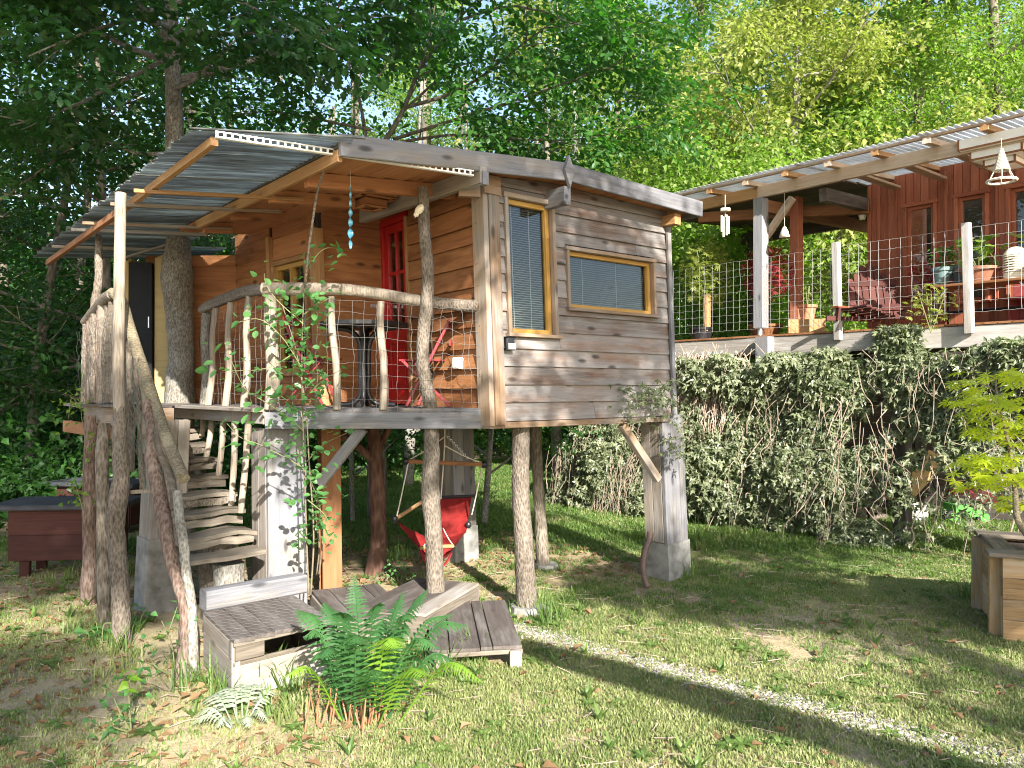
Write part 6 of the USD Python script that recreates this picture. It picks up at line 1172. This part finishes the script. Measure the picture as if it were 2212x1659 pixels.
scatter(None, 'undergrowth', [(clump(50, .6, .12, .08, seed=61), UNDR), (clump(50, .6, .12, .08, seed=62), HORN), (clump(46, .6, .12, .08, seed=63), BRIG)], p, nr.uniform(0, 6.3, len(p)), nr.normal(0, .3, len(p)), 0, nr.uniform(.7, 1.6, len(p)), np.where(nr.random(len(p)) < lit * .5, 2, np.where(nr.random(len(p)) < .4 + lit * .4, 1, 0)), cat='undergrowth', label='leafy undergrowth filling the wood beyond the lawn')
n = 5600; a = nr.uniform(-.85, .85, n); d = 34 + 14 * nr.random(n); x, y = d * np.tan(a), d; top = 7 + 5 * meshkit.noise(np.c_[a * 9, a * 0, a * 0], 3) + np.clip((a + .05) * 30, 0, 9); z = nr.random(n) * top; keep = meshkit.noise(np.c_[x * .25, y * .25, z * .3], 12) > .30
p = np.c_[x, y, z][keep]
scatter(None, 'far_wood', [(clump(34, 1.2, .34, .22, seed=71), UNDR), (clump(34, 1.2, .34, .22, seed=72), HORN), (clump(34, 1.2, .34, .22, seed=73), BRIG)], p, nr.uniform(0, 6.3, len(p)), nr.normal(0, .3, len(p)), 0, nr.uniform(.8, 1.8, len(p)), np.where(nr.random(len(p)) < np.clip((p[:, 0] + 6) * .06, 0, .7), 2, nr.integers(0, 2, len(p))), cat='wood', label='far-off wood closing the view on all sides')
tr = []
for i in range(40):
    a = nr.uniform(-.8, .8); d = nr.uniform(22, 34); b = np.array([d * math.tan(a), d, 0])
    if b[0] > 2 and d < 24: continue
    l_ = nr.normal(0, .5, 2); tr.append(tube([b, b + (l_[0], l_[1], 12)], [nr.uniform(.08, .2), .06], 6, 5))
part(None, 'far_trunks', join(tr), BARK_FOREST, kind='stuff', cat='wood', label='thin far tree trunks standing in the wood')
# ---- trees behind the photographer: only their shade reaches the picture
def canopy_at(c, r, n): d = nr.normal(0, 1, (n, 3)); d /= np.linalg.norm(d, axis=1, keepdims=True); return np.array(c) + d * (nr.random(n) ** .4)[:, None] * np.array(r)
def shade_point(x, y, z, h): k = (h - z) / SUN[2]; return np.array([x, y, z]) + SUN * k
shade_sp = [(clump(26, .42, .12, .08, seed=81 + i), HORN) for i in range(3)]
SH = []
for (x, y, z, h, r, n) in SHADE: SH.append(canopy_at(shade_point(x, y, z, h), r, n))
b0 = np.array([7.4, -5.5, 0.0])
bough = [shade_point(3.9, 2.7, 0, 4.4), shade_point(2.4, 3.75, 0, 4.2), shade_point(1.2, 4.85, 0, 4.1), shade_point(0.15, 5.80, 0, 4.0)]
tree('shade_tree', 'broad tree standing behind the photographer, shading lawn and cabin front', 'tree', [b0, b0 + (0, .1, 2.5), b0 + (-.3, .3, 5), b0 + (-.6, .6, 9.5)], [.26, .22, .18, .06], BARK, shade_sp, (3, .55, 1.2, .8, .5), per_m=3, extra=np.vstack(SH),
     subs=2, sub_len=.06)
b0 = np.array([-3.2, -4.5, 0.0])
tree('shade_tree', 'tall dense tree standing behind the photographer on the left, shading the wood', 'tree', [b0, b0 + (.1, .1, 4), b0 + (.3, .2, 9), b0 + (.4, .3, 16)], [.3, .26, .2, .06], BARK, shade_sp, (6, .6, 2.5, 1.0, .5), per_m=3, extra=np.vstack([canopy_at(shade_point(*q[:4]), q[4], q[5]) for q in SHADE2]))

lt = thing('leaning_trunk', 'long leaning bare trunk behind the photographer whose shadow crosses the lawn', 'tree', bough[0])
part(lt, 'trunk', tube([np.array([9.5, -6.5, 0.0])] + bough, [.20, .18, .16, .15, .13], 10, 30, .04), BARK, smooth=50)
# ================================================================ creeper on the terrace
cr = thing('creeper', 'dense grey-green creeper hanging from the terrace edge down to the grass', 'creeper', (3.2, 11.2, 0))
n = 30000; t = nr.uniform(-1.9, 6.6, n); z = nr.random(n) ** .85 * 2.72; nz = meshkit.fbm(np.c_[t * 1.3, z * 1.3, 0 * t], 3, 17)
bul = 0.12 + .55 * (1 - np.clip(z / 2.6, 0, 1)) ** .7 * np.where(t < 1.5, 1.25, .85) * (1 - np.clip((t - 2.6) * .45, 0, .75)) + (nz - .5) * 1.0
keep = (nz > .25) & ~((t > 3.2) & (z < 1.22 + .25 * np.sin(t * 4)) & (nr.random(n) < .93)) & (z < np.where(t < 2.4, 2.16, 2.32) + .6 * (nz - .5) + np.where(np.abs(t - 3.35) < .22, .42, 0)) & ~((t > 1.38) & (t < 1.76) & (z > 2.12)) & (z < np.where(t < -.3, 2.35 + (t + .3) * .85, 9)) & ~((t > .1) & (t < 1.35) & (z > 1.55) & (nr.random(n) < .55))
keep &= (t < 4.6) | (z > .8)
pos = np.array([E(a, -max(.06, b) * nr.uniform(.25, 1.05), c) for a, b, c in zip(t[keep], bul[keep], z[keep])])
def whorl(seed, lf=.075, lw=.034, k=5):
    g = np.random.default_rng(seed); out = []
    for c in range(3):
        o = g.normal(0, .045, 3)
        for i in range(k): out.append(put(leaf(lf * g.uniform(.7, 1.2), lw), rot(i * 6.28 / k + g.normal(0, .2), .3 + g.normal(0, .25), g.normal(0, .3)), o))
    return join(out)
k = len(pos); fa = math.atan2(-EA[1], -EA[0])
scatter(cr, 'leaves', [(whorl(i), IVYL) for i in range(4)], pos, fa + nr.normal(0, .7, k), 0.75 + nr.normal(0, .45, k), nr.normal(0, .4, k), nr.uniform(.4, 1.2, k))
vn = []
for i in range(400):
    if i < 120: a, zt = nr.normal(.75, .34), nr.uniform(1.9, 2.55); ln = nr.uniform(.3, 1.0)
    else: a = nr.uniform(-1.7, 5.2); zt = nr.uniform(.5, 2.4); ln = nr.uniform(.25, .9)
    if a < -.3: zt = min(zt, 2.3 + (a + .3) * .85)
    if zt < .4: continue
    zb = max(.02, zt - ln); o0 = .12 + .5 * (1 - zt / 2.7) + nr.uniform(0, .15); o1 = o0 + .25 * (zt - zb) + nr.uniform(-.05, .1)
    if a > 3.0: o1 = o0
    q0, q1 = E(a, -o0, zt), E(a + nr.normal(0, .22), -o1, zb); m_ = (q0 + q1) / 2 + nr.normal(0, .06, 3)
    vn.append(tube([q0, m_, q0 + (q1 - q0) * .8 + nr.normal(0, .05, 3), q1], [.0035, .002] if i >= 330 else [.006, .004], 3, 8, caps=False))
part(cr, 'stems', join(vn), VINE, kind='stuff')
vn = []
for i in range(620):
    a = .72 + .62 * nr.uniform(-1, 1) * nr.uniform(.3, 1); zt = nr.uniform(1.55, 2.42); o0 = .20 + .45 * (1 - zt / 2.7) + nr.uniform(0, .16); q0 = E(a, -o0, zt); q1 = E(a + nr.normal(0, .07), -o0 - nr.uniform(.03, .16), max(.9, zt - nr.uniform(.15, .6))); vn.append(tube([q0, (q0 + q1) / 2 + nr.normal(0, .03, 3), q1], [.006, .0035], 3, 6, caps=False))
part(cr, 'dead_stems', join(vn), DRYV, kind='stuff')
vn = []
for i in range(240):
    a = nr.uniform(-2.1, -.2); q0 = E(a, -.3 - nr.uniform(0, .5), nr.uniform(.3, 1.0)); q1 = q0 + np.array([nr.normal(-.05, .12), nr.normal(-.12, .1), 0]); q1[2] = .01; vn.append(tube([q0, (q0 + q1) / 2 + nr.normal(0, .06, 3), q1], .004, 3, 6, caps=False))
part(cr, 'dry_stems', join(vn), VINE, kind='stuff')
# sprays that reach the right-hand corner of the tree house
sc = thing('creeper_shoot', 'loose leafy shoot over the lower right corner of the tree house wall', 'creeper', P(1440, 860, 7.4))
q0 = [P(1470, 880, 7.55), P(1440, 858, 7.5), P(1395, 850, 7.35), P(1350, 838, 7.25)]; part(sc, 'stem', tube(q0, [.006, .003], 5, 14), BARK_PALE)
p = np.vstack([P(nr.normal(1395, 36), nr.normal(848, 26), nr.uniform(7.15, 7.5)) for _ in range(42)] + [P(nr.normal(1455, 16), nr.uniform(850, 1000), 7.5) for _ in range(16)])
scatter(sc, 'leaves', [(whorl(9, .06, .026), IVYL)], p, nr.uniform(0, 6.3, len(p)), nr.normal(.5, .4, len(p)), nr.normal(0, .4, len(p)), nr.uniform(.6, 1.0, len(p)))
# ================================================================ climbing rose
rs = thing('climbing_rose', 'climbing rose with fresh green leaves growing up the left pier to the porch rail', 'climbing plant', G(668, 1262))
def shoot(pts, r, m=None): part(rs, 'stem', tube([P(*x) for x in pts], r, 6, len(pts) * 6), m or STEM, smooth=True)
STEM = plain('rose_stem', (0.11, 0.085, 0.05), rough=0.6, var=0.25); TWIG = plain('green_twig', (0.13, 0.14, 0.055), rough=0.6)
shoots = [[(668, 1285, 5.95), (664, 1200, 6.0), (660, 1080, 6.05), (655, 930, 6.1), (652, 790, 6.12), (655, 660, 6.15), (660, 590, 6.15)], [(672, 1285, 5.95), (678, 1150, 6.02), (668, 1000, 6.08), (660, 880, 6.1), (640, 760, 6.12), (610, 660, 6.15)], [(690, 1240, 6.1), (697, 1160, 6.1), (690, 1090, 6.08), (672, 1040, 6.05)], [(685, 1240, 6.2), (690, 1180, 6.2), (683, 1110, 6.2), (688, 1050, 6.15)]]
sides_ = [[(655, 930, 6.1), (620, 900, 6.0), (575, 870, 5.9), (530, 840, 5.85), (500, 780, 5.8), (485, 740, 5.8)], [(655, 1010, 6.05), (610, 985, 5.95), (560, 960, 5.85), (520, 945, 5.8), (490, 915, 5.8)], [(640, 760, 6.12), (590, 790, 6.0), (545, 800, 5.95), (480, 800, 5.9)], [(655, 700, 6.1), (600, 650, 6.05), (575, 615, 6.05), (570, 590, 6.05)], [(660, 590, 6.15), (690, 545, 6.1), (720, 535, 6.1), (752, 555, 6.1)], [(655, 680, 6.1), (700, 650, 6.0), (720, 640, 6.0)], [(658, 860, 6.1), (700, 820, 6.0), (735, 800, 6.0)], [(660, 1000, 6.05), (700, 960, 6.0), (750, 935, 5.95)], [(665, 1080, 6.0), (700, 1110, 5.95), (715, 1140, 5.95)], [(655, 800, 6.1), (610, 730, 6.0), (560, 690, 5.95), (500, 700, 5.9)]]
for s in shoots: shoot(s, [.0075, .006, .004])
for s in sides_: shoot(s, [.005, .003, .0018], TWIG)
nleaf = 0
def rleaf(q, d, size):
    th = math.atan2(d[1], d[0]) + nr.normal(0, .7); m = leaf(size, size * .68, .12, .15); v = m[0].copy()
    oval = np.array([(0, 0, 0), (.22, .30, .05), (.22, -.30, .05), (.55, .36, .06), (.55, -.36, .06), (.85, .2, .0), (.85, -.2, .0), (1, 0, -.06), (.5, 0, -.02)]) * size
    fc = np.array([(0, 8, 1), (0, 2, 8), (1, 8, 3), (2, 4, 8), (3, 8, 5), (4, 6, 8), (5, 8, 7), (6, 7, 8)])
    M = np.eye(4); M[:3, :3] = rot(th, nr.normal(.35, .35), nr.normal(0, .5)); M[:3, 3] = q
    part(rs, 'leaf', (oval, fc), ROSE, M=M)
for s, cnt in [(shoots[0], 50), (shoots[1], 50), (shoots[2], 10), (shoots[3], 8)] + [(s, 16) for s in sides_]:
    sp_ = spline([P(*x) for x in s], 40)
    for i in range(cnt):
        a = nr.integers(4, 40); q = sp_[a] + nr.normal(0, .07, 3) * [1, .6, 1]
        if q[2] < .55: continue
        rleaf(q, nr.normal(0, 1, 3) + [-.3, -.8, 0], nr.uniform(.042, .082)); nleaf += 1
for (u, v) in ((467, 798), (480, 742), (540, 868), (565, 880), (605, 855), (490, 905), (520, 930), (575, 955), (548, 915), (590, 905), (500, 960), (545, 990), (560, 1010), (450, 800), (620, 880), (636, 905), (535, 895), (600, 985), (645, 985), (610, 830), (555, 850), (585, 840)):
    rleaf(P(u, v, 5.85), np.array([-.4, -.9, 0]), nr.uniform(.075, .105))
p_ = np.array([P(nr.normal(655, 34), nr.uniform(600, 900), nr.normal(6.08, .06)) for _ in range(170)] + [P(nr.normal(690, 22), nr.uniform(1000, 1160), nr.normal(6.0, .05)) for _ in range(40)] + [P(nr.normal(640, 30), nr.uniform(880, 1000), nr.normal(6.02, .05)) for _ in range(50)])
ov = (np.array([(0, 0, 0), (.3, .34, .05), (.3, -.34, .05), (.7, .30, .03), (.7, -.30, .03), (1, 0, -.06), (.5, 0, -.03)]) * .062, np.array([(0, 6, 1), (0, 2, 6), (1, 6, 3), (2, 4, 6), (3, 6, 5), (4, 5, 6)]))
scatter(rs, 'foliage', [(ov, ROSE)], p_, nr.uniform(0, 6.3, len(p_)), nr.normal(.3, .4, len(p_)), nr.normal(0, .5, len(p_)), nr.uniform(.6, 1.25, len(p_)))
# ================================================================ fern in front
fe = thing('fern', 'large green shuttlecock fern in front of the platforms with reddish old stalks', 'fern', G(785, 1565))
def frond(base, tip, arch, m, width=.10, pairs=26, twist=0.0):
    base, tip = np.array(base), np.array(tip); mid = base * .45 + tip * .55 + np.array([0, 0, arch]); c = spline([base, mid, tip], pairs * 2 + 2); out = []
    tt = np.gradient(c, axis=0); tt /= np.linalg.norm(tt, axis=1, keepdims=True); ln = np.sum(np.linalg.norm(np.diff(c, axis=0), axis=1))
    sd0 = np.cross(tt[len(tt) // 2], [0, 0, 1.0]); sd0 /= np.linalg.norm(sd0)
    for i in range(7, pairs * 2 + 1):
        u = (i - 6) / (pairs * 2 - 5); L1 = width * ln / .9 * math.sin(math.pi * min(1, .16 + .84 * u) ** .8) ** .75 * (1.05 - .25 * u) + .006
        for sg in (-1, 1):
            if i % 2 == (sg > 0): continue
            sd = sd0 * math.cos(twist) * sg + np.cross(tt[i], sd0) * math.sin(twist) + tt[i] * .38 + np.array([0, 0, -.18]) + nr.normal(0, .05, 3); sd /= np.linalg.norm(sd); nn = np.cross(sd, tt[i]); w = tt[i] * .0068 * (L1 / .08) ** .5
            q = c[i]; v = []
            K = 6
            for k in range(K + 1):
                f_ = k / K; ww = w * (1 - f_ ** 1.6) * (1.15 if k % 2 else .62) * 1.5; p = q + sd * L1 * f_ + np.array([0, 0, -.25 * L1 * f_ * f_]); v += [p + ww, p - ww]
            fc = [];
            for k in range(K): a = 2 * k; fc += [(a, a + 1, a + 3), (a, a + 3, a + 2)]
            out.append((np.array(v), np.array(fc)))
    st = tube(c, [.0055, .003, .001], 4, None, 0, False)
    return join(out + [st])
fb = G(785, 1550)
for (u, v, dy, arch, m) in ((764, 1243, .15, .10, FERNL), (872, 1276, .18, .10, FERNL), (925, 1270, .12, .16, FERNL), (700, 1300, .25, .14, FERNL), (655, 1375, -.1, .22, FERNL), (640, 1315, .2, .18, FERNL), (612, 1462, -.35, .16, FERNY), (1012, 1350, .1, .22, FERNL), (1045, 1472, -.3, .20, FERNY), (980, 1325, .25, .18, FERNL), (820, 1300, -.05, .2, FERNL), (900, 1330, -.2, .22, FERNL), (735, 1320, -.15, .2, FERNL), (690, 1420, -.35, .2, FERNL), (860, 1400, -.45, .22, FERNY), (950, 1400, -.3, .22, FERNL), (770, 1390, -.5, .22, FERNL), (1000, 1440, .2, .2, FERNL), (660, 1440, .1, .2, FERNL), (830, 1330, .3, .1, FERNL), (720, 1370, .35, .15, FERNL), (930, 1460, -.5, .15, FERNY), (820, 1470, -.6, .15, FERNL), (880, 1350, .35, .15, FERNL)):
    b = fb + np.array([(u - 800) * .0006, dy * .12, 0]) + nr.normal(0, .025, 3) * [1, 1, 0]; part(fe, 'frond', frond(b, P(u, v, fb[1] + dy), arch, m, width=nr.uniform(.115, .15)), m)
STALK = plain('old_fern_stalk', (0.24, 0.105, 0.05), rough=0.7, var=0.25)
for i in range(28):
    a = fb + np.array([nr.normal(0, .14), nr.normal(-.03, .08), 0]); part(fe, 'stalk', tube([a, a + (nr.normal(0, .025), nr.normal(0, .02), nr.uniform(.10, .24))], [.0065, .0045], 5), STALK)
sf = thing('silver_fern', 'small pale silvery fern low on the ground in front of the box step', 'fern', G(510, 1560))
for (u, v, bu, bv, arch) in ((425, 1562, 500, 1570, .07), (445, 1530, 505, 1565, .09), (480, 1510, 515, 1560, .09), (520, 1500, 525, 1555, .09), (560, 1505, 530, 1555, .10), (590, 1540, 535, 1560, .08), (470, 1590, 505, 1570, .06), (540, 1590, 525, 1568, .06), (580, 1575, 530, 1565, .07), (500, 1525, 515, 1560, .1), (415, 1580, 500, 1572, .06), (600, 1520, 540, 1550, .09)):
    t_ = G(u, v); t_[2] = .05; part(sf, 'frond', frond(G(bu, bv), t_, arch, SILV, width=.2, pairs=14), SILV)
# ================================================================ small plants
def sapling(name, label, base, pts, nl, size, m, spread=.06, cat='plant', stem=.006, big=False):
    t = thing(name, label, cat, base)
    for s in pts: part(t, 'stem', tube(s, [stem, stem * .4], 5, 10), TWIG)
    for i in range(nl):
        s = spline(pts[i % len(pts)], 20); q = s[nr.integers(6, 20)] + nr.normal(0, spread, 3); lf = leaf(size * nr.uniform(.7, 1.2), size * .72, .15, .2); M = np.eye(4); M[:3, :3] = rot(nr.uniform(0, 6.3), nr.normal(.2, .4), nr.normal(0, .4)); M[:3, 3] = q; part(t, 'leaf', lf, m, M=M)
    return t
b = G(495 * .576, 2715 * .576 + 15); b = G(285, 1580)
sapling('rose_shoot', 'young shoot with pale new leaves at its top, alone in the leaf litter', b, [[b, P(281, 1520, b[1]), P(278, 1470, b[1] - .02)], [b, P(262, 1540, b[1]), P(245, 1500, b[1])], [b, P(250, 1570, b[1] - .05), P(240, 1555, b[1] - .1)]], 46, .055, ROSE)
sapling('leaf_top', 'curled pale yellow-green leaves at the top of the young shoot', P(285, 1465, b[1]), [[P(278, 1478, b[1]), P(285, 1462, b[1]), P(296, 1452, b[1])]], 8, .075, FERNY, spread=.03)
b = G(380, 1462); sapling('variegated_creeper', 'cream-edged creeper climbing the foot of the newel branch', b, [[b, P(372, 1390, b[1]), P(350, 1340, b[1])], [P(360, 1380, b[1]), P(372, 1345, b[1]), P(384, 1310, b[1])], [b, P(340, 1440, b[1]), P(325, 1420, b[1])]], 40, .06, ROSE, spread=.07)
b = G(222, 1395); sapling('broad_leaf_weed', 'broad-leaved green weed between the landing posts', b, [[b, P(200, 1360, b[1]), P(185, 1375, b[1])], [b, P(225, 1350, b[1]), P(245, 1345, b[1])], [b, P(215, 1370, b[1]), P(208, 1340, b[1])]], 12, .13, ROSE, spread=.03)
b = G(300, 1355); sapling('broad_leaf_weed', 'bright broad-leaved weed beside the split pale post', b, [[b, P(290, 1320, b[1]), P(285, 1305, b[1])], [b, P(310, 1325, b[1]), P(320, 1318, b[1])]], 12, .12, ROSE, spread=.03)
b = G(862, 1262); sapling('small_shrub', 'small bushy green shrub behind the dark platforms', b, [[b, P(855, 1230, b[1]), P(848, 1205, b[1])], [b, P(872, 1235, b[1]), P(880, 1215, b[1])], [b, P(843, 1245, b[1]), P(832, 1235, b[1])], [b, P(888, 1250, b[1]), P(895, 1240, b[1])]], 80, .045, ROSE, spread=.06)
b = G(196, 1290); sapling('honeysuckle', 'thin creeper with small leaves climbing the leftmost landing post', b, [[b, P(190, 1200, 6.95), P(185, 1120, 6.95), P(178, 1040, 7.0), P(190, 960, 7.0), P(172, 880, 7.05), P(180, 800, 7.05)], [P(185, 1120, 6.95), P(168, 1060, 6.9), P(160, 1040, 6.9)], [P(172, 880, 7.05), P(155, 860, 7.0), P(148, 905, 7.0)]], 90, .06, BRIG, spread=.07, cat='climbing plant')
# ---- japanese maple in the planter and its red neighbour
mpT = thing('japanese_maple', 'young japanese maple with bright yellow-green star leaves in the plank planter', 'tree', pa(.38, .45, .6))
mb = np.array(pa(.36, .45, .6)); yy = float(mb[1])
stem = [mb, P(2200, 1130, yy), P(2192, 1060, yy), P(2182, 980, yy), P(2165, 905, yy - .02), P(2150, 830, yy - .05)]
part(mpT, 'trunk', tube(stem, [.028, .022, .014, .006], 8, 24, .03), BARK_ROD, smooth=50)
def star(size, n=7):
    out = [(0, 0, 0)]; fc = []
    for i in range(n):
        a = (i - (n - 1) / 2) * .72; r = size * (1.0 - .10 * abs(i - (n - 1) / 2)); h = .20
        out += [(r * .34 * math.cos(a - .30), r * .34 * math.sin(a - .30), .0), (r * .68 * math.cos(a - h), r * .68 * math.sin(a - h), -.02 * size), (r * math.cos(a), r * math.sin(a), -.10 * size), (r * .68 * math.cos(a + h), r * .68 * math.sin(a + h), -.02 * size), (r * .34 * math.cos(a + .30), r * .34 * math.sin(a + .30), 0)]
        k = 1 + 5 * i; fc += [(0, k, k + 4), (k, k + 1, k + 3), (k, k + 3, k + 4), (k + 1, k + 2, k + 3)]
    return np.array(out), np.array(fc)
lay = [(2105, 828, 45, 12), (2150, 812, 50, 9), (2205, 818, 40, 8), (2090, 873, 45, 12), (2140, 866, 55, 12), (2195, 868, 40, 9), (2130, 905, 55, 13), (2190, 912, 50, 12), (2120, 935, 40, 8), (2165, 945, 55, 10), (2090, 1008, 45, 10), (2135, 992, 55, 12), (2195, 985, 45, 10), (2110, 1045, 50, 12), (2165, 1030, 55, 13), (2205, 1040, 30, 8), (2195, 1090, 40, 12), (2205, 950, 35, 9)]
for (u, v, w, k) in lay:
    yl = yy + nr.uniform(-.35, .15); s0_ = spline(stem, 40); a = s0_[np.argmin(np.abs(s0_[:, 2] - P(u, v + 25, yl)[2]))]; q1 = P(u, v, yl); part(mpT, 'twig', tube([a, (a + q1) / 2 + (0, 0, .02), q1], [.006, .003], 5, 8), BARK_ROD)
    for i in range(int(k * 1.35)):
        c = P(u + nr.uniform(-w, w), v + nr.normal(0, 9), yl + nr.normal(0, .10)); M = np.eye(4); M[:3, :3] = rot(math.pi + nr.normal(.2, .9), nr.normal(.35, .2), nr.normal(0, .25)); M[:3, 3] = c; part(mpT, 'leaf', star(nr.uniform(.075, .105)), MAPL, M=M)
rm = thing('red_maple', 'dark red lace-leaf maple behind the yellow-green one', 'tree', G(2150, 1180))
b = G(2175, 1170); part(rm, 'trunk', tube([b, P(2190, 1110, b[1]), P(2165, 1075, b[1]), P(2120, 1058, b[1])], [.02, .012, .006], 6, 16), BARK_ROD)
p = np.array([P(2050 + 110 * a_, 1050 + nr.normal(8, 7) + 14 * a_, b[1] + nr.normal(0, .12)) for a_ in nr.random(80)] + [P(nr.uniform(2110, 2210), 968 + nr.normal(0, 4), b[1] + .3) for _ in range(22)])
scatter(rm, 'crown', [(star(.075), MAPR), (star(.06, 5), MAPR)], p, math.pi + nr.normal(0, .8, len(p)), nr.normal(.35, .2, len(p)), nr.normal(0, .3, len(p)), nr.uniform(.7, 1.2, len(p)))
# ---- plants on the terrace
def bush(name, label, c, r, nl, proto, m, up=0.0, stem=True, cat='plant'):
    t = thing(name, label, cat, c); c = np.array(c, float)
    if stem:
        for i in range(4): part(t, 'stem', tube([c, c + (nr.normal(0, r[0] * .3), nr.normal(0, r[1] * .3), up + r[2] * .6)], .006, 5), TWIG)
    p = canopy_at(c + (0, 0, up), r, nl); scatter(t, 'foliage', [(proto, m)], p, nr.uniform(0, 6.3, nl), nr.normal(.3, .4, nl), nr.normal(0, .4, nl), nr.uniform(.7, 1.2, nl)); return t
disc = (np.array([(0, 0, 0)] + [(math.cos(a) * .05 * (1 + .1 * (i % 2)) + .045, math.sin(a) * .05 * (1 + .1 * (i % 2)), .006 * (i % 2)) for i, a in enumerate(np.linspace(0, 6.283, 13)[:-1])]), np.array([(0, i + 1, (i + 1) % 12 + 1) for i in range(12)]))
gp = thing('geranium', 'leafy plant with round scalloped bright green leaves in the brown bowl', 'plant', (*E(4.02, 0.5, 0)[:2], bz + .15)); gc = np.array([*E(4.02, 0.5, 0)[:2], bz + .15])
for i in range(8): part(gp, 'stem', tube([gc, gc + (nr.normal(0, .12), nr.normal(0, .08), nr.uniform(.1, .35))], .005, 5), TWIG)
for i in range(60):
    M = np.eye(4); M[:3, :3] = rot(nr.uniform(0, 6.3), nr.normal(.35, .3), nr.normal(.3, .3)); M[:3, 3] = gc + (nr.normal(0, .15), nr.normal(-.03, .10), nr.uniform(.10, .42)); part(gp, 'leaf', disc, BRIG, M=M)
bush('potted_maple', 'potted maple with fine red leaves behind the main terrace post', (*E(1.35, .35, 0)[:2], TZ + .15), (.38, .25, .40), 560, star(.06), MAPR, up=.75, cat='plant')
bush('potted_maple', 'potted maple with yellow-green leaves at the left end of the terrace', (*E(0.35, .3, 0)[:2], TZ + .15), (.40, .3, .55), 700, star(.065), YELL, up=.85)
bush('potted_maple', 'yellow-green potted maple behind the terracotta pot', (*E(1.95, 1.2, 0)[:2], TZ), (.45, .4, .40), 600, star(.06), YELL, up=.65)
bush('red_maple_shrub', 'pinkish red lace-leaf shrub beside the lounge chair', (*E(3.35, 0.9, 0)[:2], TZ), (.35, .2, .18), 160, star(.06), MAPR, up=.70)
bush('potted_plant', 'wispy dry-leaved plant in the terracotta pot', (*E(1.98, 0.30, 0)[:2], TZ + .36), (.10, .10, .20), 40, leaf(.08, .012), YELL, up=.16)
bush('potted_plant', 'dark green plant in the teal pot on the bench', (*E(3.62, 0.5, 0)[:2], bz + .2), (.16, .14, .18), 110, leaf(.06, .035), HORN, up=.18)
bush('potted_plant', 'yellowish fine-leaved plant in the grey pot on the bench', (*E(3.80, 0.6, 0)[:2], bz + .2), (.2, .14, .16), 120, star(.04), YELL, up=.12)
bush('trailing_plant', 'yellow-green seedling maple growing up through the terrace mesh', (*E(3.75, -.12, 0)[:2], TZ - .1), (.30, .08, .30), 90, star(.055), YELL, up=.30)
bush('fern_clump', 'small yellow-green fern tuft by the foot of the grey pier under the house', G(1062, 1178), (.12, .1, .10), 40, leaf(.10, .02), YELL, up=.08, stem=False)
